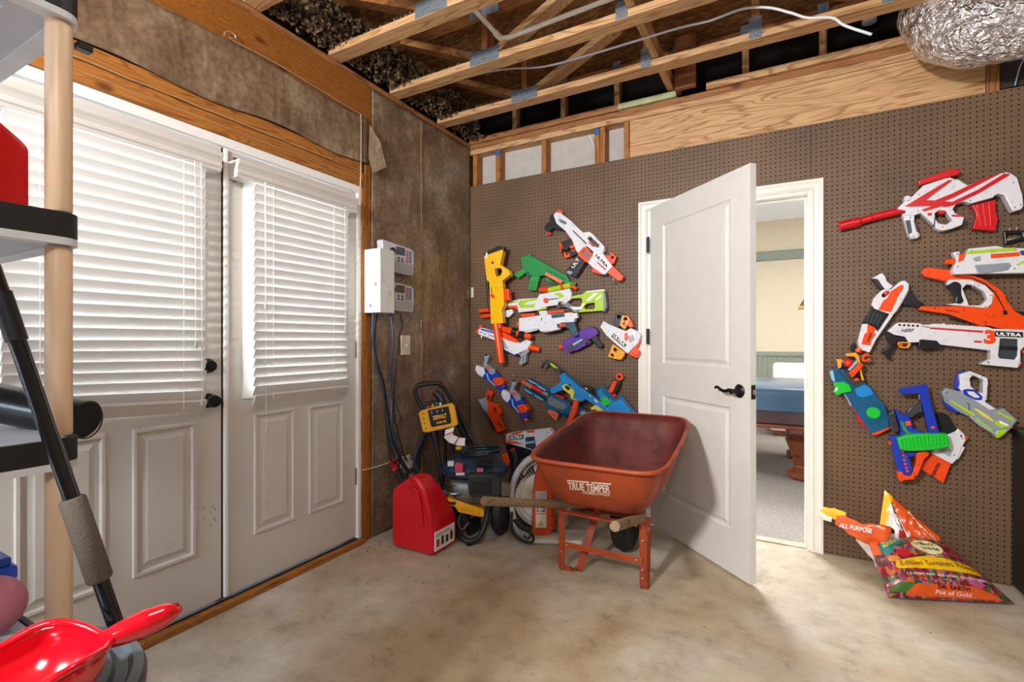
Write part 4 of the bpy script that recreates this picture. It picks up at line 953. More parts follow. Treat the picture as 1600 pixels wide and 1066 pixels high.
# 14 shark blaster by the casing
t = Toy('broad sea-blue toy blaster with bright green clip, behind the rim of the wheelbarrow', 'G3')
t.p('body', 'T', '990,440 1030,418 1082,405 1180,500 1290,520 1330,560 1480,745 1500,900 1240,900 1140,745 1050,582 1000,512', 0, .048, .006)
t.p('ridge', 'S', '1010,470 1060,440 1180,560 1200,600 1300,560 1440,740 1280,760 1180,700 1060,560', .048, .053, .004); t.p('ridge', 'T', '1060,470 1080,462 1170,545 1160,562', .053, .056, .001)
t.p('clip', 'N', '1042,548 1110,540 1128,560 1172,600 1160,625 1058,672 1050,620 1062,600', .048, .066, .006)
t.p('handle', 'K', '1200,335 1250,325 1292,370 1262,450 1225,500 1192,495 1130,450', .0, .036, .006); t.p('handle_inlay', 'O', '1150,450 1205,342 1250,352 1195,485 1165,488 1140,468', .036, .042, .003); t.screw('1218,375 1165,460', .0425)
t.disc('pull_ring', 'O', 1276, 298, 44, .01, .03, inner=20); t.disc('knob', 'R', 1215, 520, 24, .048, .06)
t.p('cap', 'K', '1180,500 1215,495 1250,520 1240,550 1215,545', .03, .052, .003)

# 12 bright blue rifle in front
t = Toy('bright blue toy rifle with black stock and long orange magazine', 'G3', .075)
t.p('stock', 'D', '328,202 350,130 390,88 430,95 600,225 565,268 520,240 425,132 395,132 365,165 345,202', 0, .034, .003)
t.p('stock_cheek', 'K', '440,120 600,228 590,240 430,130', .034, .038, .001); t.tx('RIVAL', 450, 165, 560, 222, 24, .036, 'L') if 0 else t.p('stock_decal', 'L', '450,130 480,140 545,190 550,205 520,190 500,188 455,150', .034, .039, .0005)
t.p('body', 'S', '565,285 600,250 640,262 832,425 1030,600 1172,712 1190,745 1120,760 1010,645 862,560 835,592 722,565 735,450 660,385 600,375 575,325', 0, .046)
t.p('grip', 'S', '590,335 642,375 600,455 560,470 480,502 452,480 455,435 530,400', 0, .04, .007)
t.p('trigger_guard', 'H', '592,402 650,382 742,470 722,552 825,590 700,560 690,510 610,450|625,405 650,398 692,430 685,455 655,460 628,435', .0, .05, .003)
t.p('trigger', 'K', '632,408 655,404 680,430 672,450 645,450', .0, .03, .002); t.p('port', 'K', '668,388 690,380 702,405 680,412', .046, .048, .001)
t.p('magazine', 'O', '732,572 792,582 768,700 662,952 605,962 700,690', .0, .036, .004); t.p('magazine_rib', 'J', '750,585 765,590 735,700 640,950 630,952 728,690', .036, .041, .002)
t.p('sight', 'K', '830,405 868,395 900,395 958,445 945,482 900,470 860,430', .01, .05, .005); t.p('sight_mark', 'H', '862,430 885,425 905,448 880,448', .05, .052, .001)
t.p('foregrip', 'H', '930,668 990,632 1030,655 1105,722 1095,752 1060,760 1000,690 942,690', .0, .05, .006)
t.p('decal', 'X', '918,512 940,515 930,535', .046, .0475, 0); t.p('decal', 'X', '985,560 1025,600 1010,602 975,570', .046, .0475, 0)
t.p('rail', 'T', '640,262 832,425 822,435 632,272', .01, .05, .002); t.screw('600,290 760,500 800,540 900,540', .0465)

# 15 ULTRA at the bottom, 16 dark toy
t = Toy('white toy blaster with orange flashes and black drum, above the leaf blower', 'F2')
t.p('body', 'W', '342,965 400,948 520,935 665,916 702,958 712,975 690,992 640,1062 560,1092 480,1066 345,1028', 0, .05)
t.p('nameplate', 'U', '358,976 474,966 476,1000 362,1010', .05, .0515, .0005); t.tx('ULTRA', 366, 1003, 468, 994, 22, .052, 'X', bold=.05)
t.p('flash', 'O', '400,950 480,940 440,962 360,972', .05, .0515, 0); t.p('flash', 'O', '495,940 555,932 560,950 505,952', .05, .0515, 0); t.p('flash', 'O', '345,1010 430,1022 470,1040 360,1032', .05, .0515, 0)
t.p('muzzle', 'O', '338,955 350,958 350,1028 338,1022', .0, .04, .002)
t.p('drum', 'D', '488,988 552,980 565,1062 545,1080 490,1062', .0, .062, .006); t.p('drum_band', 'C', '492,1020 558,1012 560,1030 492,1038', .062, .064, .001)
t.p('stock', 'W', '690,1000 745,962 790,950 730,1010 650,1066 620,1060', .0, .04, .006); t.p('trigger_guard', 'A', '622,1030 700,968 712,990 650,1050|640,1030 700,985 703,992 650,1036', .03, .054, .002); t.p('trigger', 'I', '640,1032 700,984 705,998 652,1042', .02, .051, .002)
t.screw('610,940 640,1010 580,1060 660,950', .0505)
t = Toy('black toy pistol grip with orange trim showing behind the leaf blower', 'PX')
t.p('body', 'K', '790,696 800,692 826,706 828,720 812,745 800,745 796,720', 0, .04, .005); t.p('trim', 'O', '784,712 792,706 797,722 792,732', .0, .042, .003); t.p('trim', 'O', '797,703 803,700 806,708 800,712', .04, .044, .002)

# ---- right-hand panel
t = Toy('white toy bullpup rifle with red stripes and red barrel, top right', 'F3')
t.p('body', 'W', '588,370 650,312 640,290 682,272 700,280 790,192 985,130 1012,140 1060,150 1125,190 1340,115 1410,90 1452,100 1500,132 1540,260 1548,345 1532,372 1470,390 1445,350 1402,265 1352,255 1320,282 1150,330 1100,312 1040,330 1012,372 1030,402 1110,440 1105,482 1000,522 930,535 888,520 860,480 770,400 722,418 640,420 660,385|875,405 905,380 960,385 985,425 1010,458 962,490 905,480 880,445', 0, .052, .006)
t.p('stripe', 'R', '645,352 980,152 1015,152 812,303 850,305 1015,318 958,345 700,355', .052, .054, .0005); t.p('stripe', 'R', '862,312 1010,252 1190,165 1325,115 1360,109 1200,192 1030,280 950,314', .052, .0542, .0005); t.p('stripe', 'R', '772,378 900,332 1000,320 1200,226 1400,104 1445,104 1440,116 1212,252 1010,346 955,358 925,352 800,390', .052, .0544, .0005)
for a in ((150, 503, 312, 465, 42, 40), (310, 465, 402, 436, 31, 31), (400, 436, 640, 378, 33, 33)): t.tb('barrel', 'R', *a[:5], .028, a[5])
t.tb('barrel_ring', 'R', 250, 480, 262, 477, 44, .028); t.tb('barrel_ring', 'R', 280, 472, 292, 470, 44, .028)
t.p('scope', 'R', '750,155 1008,62 1062,68 1072,92 1055,110 985,130 900,152 760,192', .008, .044, .008)
t.p('magazine', 'R', '1158,342 1332,300 1340,400 1355,442 1335,536 1165,520 1192,430 1185,390', .004, .042, .005)
for i in range(3): t.p('rib', 'R', '%g,%g %g,%g %g,%g %g,%g' % (1195+i*45, 338-i*10, 1202+i*45, 336-i*10, 1232+i*38, 500, 1224+i*38, 500), .042, .046, .001)
t.p('foregrip', 'W', '628,408 722,398 722,460 740,540 766,562 752,590 700,596 680,572 640,440', .0, .044, .006); t.p('grip_pad', 'D', '652,460 690,455 705,548 678,565', .044, .046, .002); t.p('grip_pad', 'D', '715,462 722,460 756,535 736,540', .044, .046, .001)
t.p('trigger', 'R', '898,378 955,368 962,392 932,412 905,402', .01, .05, .003); t.p('selector', 'R', '820,404 850,398 855,418 825,424', .052, .056, .002); t.p('grip_stripe', 'R', '1000,415 1085,418 1090,430 1010,430', .052, .054, 0)
t.disc('sight_knob', 'W', 668, 290, 26, .01, .06); t.p('tie', 'K', '872,440 880,438 876,500 868,500', .02, .055, .002); t.p('tie', 'K', '1098,432 1106,432 1104,495 1080,495', .02, .055, .002)
t.screw('755,262 795,190 975,135 1028,150 1125,187 1398,98 1472,172 1328,272 1145,310 935,508 748,386 690,435 712,578 750,565 1528,340 1484,358', .0525)

t = Toy('white and lime toy blaster with grey panel, below the red-striped one', 'F3', .05)
t.p('body', 'W', '1010,830 1030,785 1095,760 1130,672 1345,650 1400,665 1560,670 1800,650 1800,850 1560,855 1400,858 1130,862 1020,866', 0, .05)
t.p('front_loop', 'W', '1012,700 1065,692 1060,765 1045,812 1020,815 1040,760 1028,735', .0, .045, .003)
t.tb('muzzle', 'O', 952, 770, 1030, 770, 27, .025); t.p('muzzle_shroud', 'O', '1058,715 1118,706 1100,780 1050,785', .0, .046, .003)
t.p('lime_stripe', 'L', '1128,692 1300,674 1480,664 1500,688 1350,696 1115,715', .05, .053, .001); t.p('lime_stripe', 'L', '1495,790 1545,765 1700,755 1700,770 1550,780 1500,800', .05, .052, .0005)
t.p('orange_slide', 'O', '1298,712 1520,698 1522,726 1300,745', .05, .054, .002); t.p('end_block', 'U', '1520,688 1600,680 1600,720 1535,722', .05, .056, .002)
t.p('side_panel', 'M', '1178,797 1440,778 1456,800 1430,832 1222,866 1200,850', .05, .056, .003); t.p('decal', 'Q', '1160,745 1220,725 1222,765 1190,770', .05, .0515, 0)
t.screw('1050,712 1155,687 1050,808 1248,848 1392,833 1480,823', .0505)

t = Toy('orange bow-shaped toy blaster with black grip in a white hand frame', 'F4', .012)
t.p('body', 'O', '800,85 822,45 852,38 1050,62 1160,92 1280,125 1400,200 1455,250 1465,290 1530,380 1640,440 1640,560 1540,545 1430,522 1350,500 1250,490 1150,455 1010,405 775,370 800,342 985,345 1130,335 1300,355 1350,290 1355,235 1290,175 1180,140 1060,145 990,148 830,112', 0, .046, .008)
t.p('hand_frame', 'W', '1000,150 1022,134 1180,135 1300,180 1358,240 1352,320 1310,358 1130,342 990,330 1110,312 1082,240 1065,185 1010,185|1120,205 1150,172 1200,176 1290,230 1316,290 1268,336 1170,336 1150,280', .01, .056, .005)
t.p('grip', 'K', '1000,182 1050,150 1085,152 1112,175 1112,250 1132,302 1110,325 1062,318 1072,270 1035,205', .01, .064, .008)
t.p('line', 'K', '1060,108 1200,120 1300,165 1380,235 1455,375 1448,380 1372,242 1292,172 1195,128 1060,114', .046, .0475, 0); t.p('line', 'K', '985,368 1095,388 1094,393 985,374', .046, .0475, 0)
t.p('button', 'K', '1435,378 1468,378 1472,408 1440,408', .046, .052, .002); t.p('rear_cap', 'K', '1530,380 1640,392 1640,440 1560,420', .0, .044, .004); t.p('lower_rail', 'K', '1010,402 1070,408 1180,462 1120,458 1040,440', .0, .034, .004)
t.p('panel', 'O', '1340,395 1430,400 1420,440 1340,425', .046, .049, .002); t.disc('pivot', 'O', 1272, 480, 26, .0, .05); t.screw('905,358 1130,372 1340,258 1245,182 1152,272 1300,348 1300,465', .0570)

t = Toy('white toy pump blaster with red-orange engraving, hanging diagonally left of the orange bow', 'F4', .012)
t.p('stock', 'K', '655,250 722,225 745,262 762,292 822,320 785,352 720,340 658,332', .0, .034, .005)
t.p('pump', 'K', '338,475 420,342 532,400 462,512 370,478', .0, .04, .006)
for i in range(4): t.p('pump_rib', 'D', '%g,%g %g,%g %g,%g %g,%g' % (400+i*28, 378+i*12, 408+i*28, 382+i*12, 372+i*28, 470+i*8, 364+i*28, 466+i*8), .04, .044, .001)
t.p('body', 'W', '425,285 455,248 500,212 560,212 640,145 672,142 702,170 700,222 640,330 600,392 545,402 430,362 412,330|488,255 515,225 548,222 550,242 520,270 495,275', 0, .046, .006)
t.p('engraving', 'O', '462,370 500,300 530,280 560,225 640,175 662,182 640,240 610,275 600,330 560,390', .046, .050, .003); t.p('grip', 'W', '410,125 490,82 515,105 532,150 580,185 550,212 500,212 465,140', .0, .036, .007); t.p('grip_back', 'K', '408,128 455,130 515,212 495,218 470,200', .0, .038, .005)
t.p('trigger', 'O', '500,238 525,225 545,228 520,262', .01, .04, .003)
t.p('fore_end', 'W', '338,482 382,480 460,540 440,600 392,700 340,690 298,640', .0, .044, .005); t.p('engraving', 'O', '378,480 440,512 430,560 445,560 410,610 400,650 330,640 352,560 375,545', .044, .048, .003)
t.p('rail', 'W', '635,232 695,215 600,380 440,610 395,702 372,705 430,590 560,390', .004, .05, .002); t.tb('muzzle', 'O', 330, 645, 300, 705, 28, .022, 32)
t.tx('ZOMBIE', 385, 625, 415, 555, 16, .0485, 'K', bold=.03); t.tx('6+', 642, 235, 662, 205, 14, .0465, 'K'); t.p('sling', 'K', '245,655 275,625 300,660 285,705 250,690', .0, .03, .005)

t = Toy('long white toy rifle with big window, black foregrip and red line, right edge', 'G4', .012)
t.p('body', 'W', '50,420 150,332 182,320 430,330 440,345 530,345 560,335 680,338 690,322 712,345 1200,375 1250,392 1600,402 1640,405 1640,560 1562,640 1562,762 1530,838 1128,800 1128,782 1222,740 1222,640 650,572 600,540 290,548 250,482 130,462|1330,500 1535,510 1530,700 1500,745 1322,730 1308,690|1180,778 1215,762 1212,785', 0, .052, .005)
t.p('drum', 'D', '1325,500 1540,508 1535,705 1505,750 1318,735 1305,690', .0, .04, .002); t.p('drum_band', 'K', '1318,585 1535,595 1533,640 1312,625', .04, .046, .002)
t.p('grip', 'K', '38,432 110,432 150,482 240,482 282,532 170,545 145,560 110,640 75,680 92,740 62,745 30,690 0,660 -25,655 60,600 75,560 40,500', .0, .044, .007)
t.p('trigger_guard', 'A', '160,560 180,535 312,548 316,572 282,615 200,612|180,568 192,552 292,560 272,598 205,598', .0, .04, .003); t.p('trigger', 'O', '182,556 225,556 225,598 205,598', .0, .034, .003); t.p('trigger_well', 'I', '225,556 292,560 272,598 225,598', .0, .025, .002)
t.p('foregrip', 'K', '412,520 440,512 612,528 665,592 640,620 560,612 465,632 402,595', .0, .06, .006)
t.p('red_line', 'R', '542,375 1136,415 1136,437 525,392', .052, .054, .0005); t.p('red_line', 'R', '1040,525 1128,532 1118,552 1025,545', .052, .0535, .0005)
t.tx('3', 1140, 560, 1276, 572, 160, .0525, 'O', bold=.06); t.tx('NERF', 205, 432, 355, 425, 36, .0525, 'K', bold=.02, shear=.3)
t.p('nameplate', 'K', '1272,415 1590,430 1592,492 1265,480', .052, .0545, .0008); t.tx('ULTRA', 1285, 468, 1572, 482, 38, .055, 'X', bold=.04)
for i in range(5): t.disc('dart_hole', 'I', 188+i*50.5, 349+i*2.5, 19, .052, .0528)
t.p('slot', 'K', '432,358 530,372 525,380 440,366', .052, .0525, 0); t.p('end_cap', 'O', '1580,640 1610,625 1612,680 1585,668', .0, .04, .003); t.p('end_cap', 'O', '1530,835 1562,770 1578,775 1560,810', .0, .04, .003)
for i in range(9): t.p('top_rail', 'W', '%g,%g %g,%g %g,%g %g,%g' % (760+i*48, 342+i*3.2, 785+i*48, 344+i*3.2, 785+i*48, 356+i*3.2, 760+i*48, 354+i*3.2), .02, .056, .001)

# teal shark with green button, and the small mechanical pistol above it
t = Toy('small yellow, red and blue toy pistol with orange hooked handle, atop the teal blaster', 'G6', .062)
t.p('frame', 'A', '245,312 340,302 372,340 400,500 418,560 395,560 360,400 330,340 250,335', 0, .03, .004); t.p('bracket', 'A', '160,362 212,365 205,440 178,452 172,400', 0, .034, .004); t.p('bracket', 'A', '205,380 242,378 245,402 208,406', 0, .036, .003)
t.disc('wheel', 'R', 270, 398, 44, .0, .05); t.disc('wheel_hub', 'O', 270, 398, 20, .05, .056)
t.p('coil', 'C', '262,465 345,372 362,392 285,472', .02, .046, .005); t.p('handle', 'O', '275,492 380,388 412,420 310,538', .01, .05, .005); t.screw('372,425 302,498', .0505)
t.p('hook', 'O', '390,360 400,325 430,308 470,318 468,335 440,328 415,350 425,372 445,365 478,350 472,378 430,390 398,385', .005, .03, .004)
t.p('spring', 'K', '210,385 232,400 262,468 240,455 208,410', .02, .044, .004); t.p('trigger', 'O', '322,550 360,535 372,560 340,572', .0, .03, .003)
t = Toy('teal shark-like toy blaster with round green button and green clip, beside the right casing', 'G6', .012)
t.p('body', 'T', '95,475 112,463 200,440 262,480 425,582 480,622 550,720 605,782 642,900 652,992 560,1030 480,1052 350,872 250,705 100,540', 0, .048, .007)
t.p('ridge', 'D', '212,445 370,545 425,572 400,600 340,622 270,570', .048, .052, .003); t.p('edge', 'C', '95,475 130,466 150,575 118,560', .02, .052, .003)
t.p('panel', 'S', '330,640 420,600 480,640 500,690 400,720 350,700', .048, .0505, .002)
for i in range(6): t.p('gill', 'K', '%g,%g %g,%g %g,%g %g,%g' % (185+i*20, 480+i*19, 192+i*20, 478+i*19, 200+i*20, 500+i*19, 193+i*20, 502+i*19), .048, .049, 0)
t.disc('button_ring', 'T', 502, 862, 118, .048, .052); t.disc('button_ring', 'T', 502, 862, 92, .052, .056); t.disc('button', 'N', 502, 862, 65, .056, .061)
t.p('clip', 'N', '135,585 150,578 232,574 282,602 306,662 215,680 172,702 130,662 150,640', .03, .066, .006); t.p('clip_highlight', 'X', '152,630 175,625 165,655 140,665', .066, .067, 0)
t.p('teeth', 'R', '235,690 255,700 290,742 305,795 342,815 380,905 475,990 500,1066 440,1010 365,940 320,830 270,780', .0, .036, .004); t.p('fin_edge', 'C', '225,680 260,700 300,790 290,800 250,720', .01, .045, .002)
t.p('nose', 'O', '480,1045 520,1030 650,988 656,1005 540,1068 495,1066', .0, .044, .005)
for i in range(5): t.tb('dart_tip', 'O', 520+i*28, 1048-i*11, 530+i*28, 1062-i*11, 14, .03)

t = Toy('white toy blaster with black handle and large orange magazine', 'G5', .012)
t.p('handle', 'K', '590,352 640,345 705,372 762,482 800,512 760,545 705,552 640,552', .0, .04, .008)
t.p('body', 'W', '535,745 700,560 770,530 800,502 862,562 872,622 832,690 800,790 742,850', 0, .046, .006); t.p('rail', 'W', '840,672 865,688 800,805 778,795', .005, .04, .003); t.p('panel', 'Q', '600,720 690,680 740,720 720,780', .046, .048, .002)
t.p('magazine', 'O', '542,755 732,838 655,1040 640,1028 438,902 470,830', .0, .038, .004); t.tx('FORTNITE', 594, 832, 530, 956, 36, .0385, 'K', bold=.05) ; t.p('magazine_ridge', 'O', '700,850 728,840 655,1030 640,1015', .038, .043, .002)
t.p('knob', 'O', '865,585 890,572 895,590 880,625 868,620', .0, .034, .003); t.p('grip_line', 'K', '820,560 840,570 835,590 820,580', .046, .0475, .001)
t.screw('840,600 760,760 620,700', .0465)

t = Toy('dark blue toy blaster with green dart belt and orange grip', 'G5', .062)
t.p('stock', 'B', '215,118 235,108 480,70 500,80 512,170 620,550 512,548 430,172 415,158 250,165 230,155', .01, .05, .007)
t.p('arc', 'D', '290,392 300,335 340,290 440,262 448,340 400,348 350,392', .0, .036, .005)
t.p('body', 'B', '175,308 190,312 230,345 300,372 340,420 352,500 500,545 500,570 240,575 232,500', .0, .045, .005)
t.p('grip', 'D', '120,362 170,322 222,520 195,538 150,520', .0, .05, .008)
for i in range(7): t.p('grip_rib', 'K', '%g,%g %g,%g %g,%g %g,%g' % (128+i*6, 375+i*22, 170+i*6, 352+i*22, 172+i*6, 360+i*22, 130+i*6, 385+i*22), .05, .053, .001)
t.p('lime_stripe', 'Z', '228,418 262,440 300,520 358,560 310,568 262,522', .045, .049, .002); t.p('release', 'O', '275,436 330,426 342,470 290,476', .045, .053, .003); t.disc('button', 'O', 552, 492, 19, .05, .054)
t.p('lower_body', 'B', '135,602 155,575 250,572 245,740 268,950 210,930', .0, .045, .005); t.p('lower_body', 'B', '238,790 310,770 352,900 330,962 258,962 240,870', .0, .04, .004); t.p('crossbar', 'B', '225,738 395,732 390,768 235,792', .0, .036, .004)
for x, y in ((255, 728), (262, 765), (272, 812), (281, 850), (292, 888), (300, 920)): t.disc('dart', 'O', x, y, 15, .03, .044)
t.p('muzzle', 'O', '205,925 250,928 272,962 372,972 370,1000 275,1008 240,1025 215,1000', .0, .05, .005); t.disc('side_knob', 'O', 135, 645, 20, .0, .03)
t.p('foregrip', 'O', '388,742 420,735 470,715 522,740 512,765 470,800 402,968 330,975 352,930 385,850', .0, .045, .008); t.screw('405,860 365,942 500,745', .0455)
t.p('dart_belt', 'N', '203,598 300,568 400,555 690,553 722,672 640,692 560,705 320,722 235,710', .03, .085, .006)
for i in range(13):
    x = 240+i*37; y0 = 590-i*2.8 if i > 3 else 600-i*5; t.tb('belt_link', 'N', x-8, y0, x+6, y0+108-i*.9, 13, .086, n=10)
t.p('belt_rim', 'Z', '275,722 300,700 560,690 700,672 715,682 580,712 400,722', .03, .082, .004)

t = Toy('grey and white toy blaster with lime tip, far right below the long white rifle', 'F5', .012)
t.p('frame_backing', 'B', '1030,200 1055,112 1100,95 1150,98 1118,120 1118,232 1060,240 1035,235', .0, .034, .005)
t.p('body', 'M', '928,262 962,225 1085,255 1225,340 1340,392 1400,380 1502,470 1442,542 1380,600 1330,582 1135,442 1062,410 952,332', 0, .046, .005)
t.p('frame', 'W', '1060,228 1068,200 1062,122 1085,115 1142,98 1272,148 1280,190 1272,230 1258,332 1342,386 1292,390 1090,262|1140,152 1162,130 1242,162 1240,262 1202,262 1148,212', .0, .052, .003)
t.p('trigger_loop', 'B', '1085,242 1120,232 1180,238 1238,290 1232,318 1180,315 1100,275|1120,250 1170,252 1215,292 1210,300 1175,298 1130,272', .03, .055, .003); t.p('trigger', 'H', '1125,258 1145,255 1180,262 1160,282 1140,285', .03, .05, .002)
t.p('lime_line', 'L', '990,326 1010,322 1170,415 1190,440 1150,430', .046, .049, .001); t.p('lime_line', 'L', '1155,440 1200,455 1320,542 1300,552', .046, .049, .001); t.p('lime_line', 'H', '1165,378 1200,385 1290,440 1330,480 1310,478 1240,440', .046, .049, .001)
t.p('clear_front', 'Q', '1135,442 1150,435 1310,550 1345,570 1330,582 1210,510', .0, .05, .003); t.p('tip', 'L', '1325,580 1350,550 1420,540 1425,555 1365,602 1345,606', .0, .048, .004); t.p('nose_panel', 'L', '1320,470 1440,500 1440,520 1380,530 1330,500', .046, .05, .001); t.p('nose_edge', 'X', '1362,468 1438,505 1430,515 1370,495', .05, .052, .001)
t.disc('muzzle', 'O', 1456, 522, 14, .01, .04)
for i in range(5): t.p('frame_tooth', 'W', '%g,%g %g,%g %g,%g %g,%g' % (1262-i*1, 235+i*17, 1275-i*1, 235+i*17, 1275-i*1, 245+i*17, 1262-i*1, 245+i*17), .01, .05, .001)
t.p('lower_edge', 'B', '940,320 960,335 1062,405 1042,418 965,380', .0, .036, .004); t.screw('968,258 972,320 1062,408 1125,340 1075,140 1150,110 1262,170 1350,580', .0465)
t.p('seam', 'D', '1132,345 1138,345 1140,430 1134,430', .046, .047, 0); t.p('lime_text', 'L', '1355,400 1480,462 1470,478 1350,415', .046, .048, .001)

t = Toy('small black plastic bracket at the right edge below the red-striped toy rifle', 'F3', .005, 'bracket')
t.t.name = 'wall_bracket'; del t.t['group']
t.p('frame', 'K', '1400,545 1418,535 1560,532 1700,540 1700,600 1560,600 1412,636|1422,556 1540,552 1545,580 1422,612', 0, .03, .004); t.p('bar', 'Q', '1425,598 1600,582 1600,598 1425,615', 0, .02, .002); t.tb('stud', 'Q', 1444, 535, 1443, 515, 6, .015); t.tb('stud', 'Q', 1496, 532, 1495, 510, 6, .015)

# pegboard hooks
for i, (x, y, where) in enumerate(((967, 582, 'above the orange pull ring beside the casing'), (1431, 621, 'under the dark blue stock on the right panel'), (1523, 592, 'inside the white frame of the grey blaster'), (1512, 450, 'inside the white hand frame of the orange bow'),
                    (963, 442, 'at the orange tip of the topmost white blaster'), (808, 588, 'at the grip of the lower blue pistol'), (760, 529, 'under the blue-striped barrel at far left'), (1337, 540, 'below the white pump blaster'))):
    a = onB(x, y, YB-.001)
    tag(tube('peg_hook', [a, a+Vector((0, -.03, -.004)), a+Vector((0, -.062, -.006)), a+Vector((0, -.072, .0)), a+Vector((0, -.072, .02))], .0024, P('#c9ccd0', .25, .9), n=8, curve=True),
        'small steel peg hook '+where, 'hook', 'steel hooks in the pegboard')
c = onB(738, 456, YB-.002)
tag(box('paper_tag', (c.x-.011, YB-.003, c.z-.045), (c.x+.011, YB-.0005, c.z+.035), P('#dcd8d2', .6), bevel=0), 'small white paper tag stuck at the left edge of the pegboard', 'tag')
# ============================================================ on the left wall: panel box, controllers, cables
SH = P('#d7d9d8', .35, .2, var=.05)
t = tag(thing('electrical_box', 'x', 'x'), 'white and bare metal junction box on the film-covered wall beside the doors', 'electrical box')
bx0, bx1, by0, by1, bz0, bz1 = -2.168, -2.062, 2.142, 2.262, 1.368, 1.746
box('body', (bx0-.02, by0, bz0), (bx1, by1, bz1), m_dirtywhite('galvanised_face', '#c9c8c3', '#a58f74', 16, .55, .4), t, bevel=.003)
box('side_plate', (bx0-.02, by0-.002, bz0+.001), (bx1-.001, by0, bz1-.001), P('#ecebe9', .4, var=.01), t, label='white painted side')
for yy, zz in ((-.035, 1.535), (-.075, 1.41)): lathe('knockout', [(.012, 0), (.012, .0015), (.010, .002)], (bx1+yy, by0-.002, zz), (0, -1, 0), P('#9c9c9a', .4), t, n=20)
for k, (z0, z1) in enumerate(((1.632, 1.808), (1.392, 1.566))):
    t = tag(thing('irrigation_controller', 'x', 'x'), ('upper' if k == 0 else 'lower')+' of two grey wall controllers with small screens beside the metal box', 'controller', 'irrigation controllers')
    y0, y1 = 2.262, 2.515; x = -2.128
    lp = [(y0, z0), (y1, z0-.004), (y1+.008, z0+.06), (y1+.006, z1-.02), (y1-.02, z1-.006), (y0-.03, z1+.012), (y0-.035, z1), (y0-.02, z0+.01)] if k == 0 else [(y0, z0), (y1, z0-.004), (y1+.008, z0+.06), (y1+.006, z1-.02), (y1-.02, z1-.006), (y0, z1+.008)]
    prism('case', [lp], lambda u, v, w: Vector((w, u, v)), -2.178, x, P('#c3c7cc', .45), t, bevel=.008)
    box('flap', (x, y0+.04, z0+.01), (x+.004, y1-.01, z0+.062), P('#aeb3b8', .45), t, bevel=.002)
    box('screen', (x, y0+.085, z0+.115), (x+.003, y0+.165, z1-.012), P('#4c5a63' if k == 0 else '#5c5a4a', .15), t)
    lathe('dial', [(.02, 0), (.02, .012), (.016, .016)], (x, y0+.05, z0+.13), (1, 0, 0), P('#22262b', .4), t, n=20)
    for c, col in enumerate(('#b5526b', '#5560a8')):
        for i in range(6): box('label_patch', (x, y0+.178+c*.03, z0+.078+i*.013), (x+.002, y0+.20+c*.03, z0+.087+i*.013), P(col, .5), t, bevel=0)
    for i in range(2):
        for j in range(2): lathe('button', [(.007, 0), (.006, .004)], (x, y0+.108+i*.034, z0+.075+j*.018), (1, 0, 0), P('#2a2d33', .4), t, n=12)
t = tag(thing('switch_plate', 'x', 'x'), 'beige wall plate with toggle switch below the controllers', 'switch')
box('plate', (-2.178, 2.444, 1.108), (-2.168, 2.53, 1.237), P('#d8cfbf', .4), t, bevel=.003); box('toggle', (-2.168, 2.481, 1.163), (-2.155, 2.491, 1.183), P('#e8e2d6', .4), t)
t = tag(thing('wall_outlet', 'x', 'x'), 'white outlet with a plug low on the film wall behind the cables', 'outlet')
box('plate', (-2.178, 2.44, .335), (-2.168, 2.53, .445), P('#d6d0c4', .4), t, bevel=.003); box('plug', (-2.168, 2.46, .37), (-2.12, 2.505, .415), P('#c8c4bc', .4), t, bevel=.006)
BC = P('#1c2026', .45); BBC = P('#24405c', .35)
def cable(lbl, pts, r, m, x=-2.14, name='cable', grp='black cables hanging below the wall boxes'):
    return tag(tube(name, [onA(a, b, x+.012*math.sin(i*1.7)) if not isinstance(a, Vector) else a for i, (a, b) in enumerate(pts)], r, m, n=8, curve=True), lbl, 'cable', grp)
cable('blue-black cable leaving the left end of the metal box and looping to the floor bundle', ((583, 489), (582, 530), (590, 575), (600, 620), (603, 660), (612, 700), (622, 730)), .006, BBC)
cable('second dark cable crossing the first under the metal box', ((590, 489), (586, 520), (588, 560), (600, 600), (607, 650), (614, 690), (630, 726)), .006, BC, -2.15)
cable('cable dropping straight from the right end of the metal box', ((611, 490), (614, 530), (611, 570), (612, 620), (613, 660), (622, 705), (634, 728)), .006, BBC, -2.13)
cable('thin cable from the lower controller down past the switch plate', ((626, 490), (628, 508), (624, 524), (620, 560), (616, 610), (616, 650), (625, 690), (636, 726)), .004, BC, -2.15)
cable('thin loose cable bowing to the right of the bundle', ((617, 625), (622, 640), (626, 655), (620, 672), (622, 700), (632, 712), (640, 725)), .003, BC, -2.12)
cable('cable with speckled coating at the left side of the bundle', ((600, 620), (603, 660), (606, 690), (610, 712), (618, 728)), .004, BC, -2.12)
cable('brown wire between the two controllers', ((626, 430), (629, 436), (620, 442), (618, 447)), .003, P('#4a3020', .5), -2.15)
for i, (a, b, c_, d) in enumerate(((608, 712, 628, 752), (616, 722, 636, 750), (622, 716, 645, 745))):
    tag(tube('cable_plug', [onA(a, b, -2.12), onA((a+c_)/2, (b+d)/2, -2.09), onA(c_, d, -2.05)], [.009, .013, .007], BC, n=10), ('left', 'middle', 'right')[i]+' one of three black plugs hanging behind the red fuel can', 'plug', 'black cable plugs')
rt = tag(thing('cable_tie', 'x', 'x'), 'red twist tie with a round red cap around the black cable bundle', 'tie')
tube('loop', [onA(x, y, -2.08) for x, y in ((612, 722), (617, 718), (622, 722), (618, 727), (612, 724), (608, 720), (615, 732))], .004, P('#cf1626', .4), rt, n=8, curve=True)
lathe('cap', [(.004, -.016), (.015, -.012), (.017, .006), (.010, .014)], onA(617, 732, -2.06), (.2, .1, 1), P('#d51526', .35), rt, n=20)
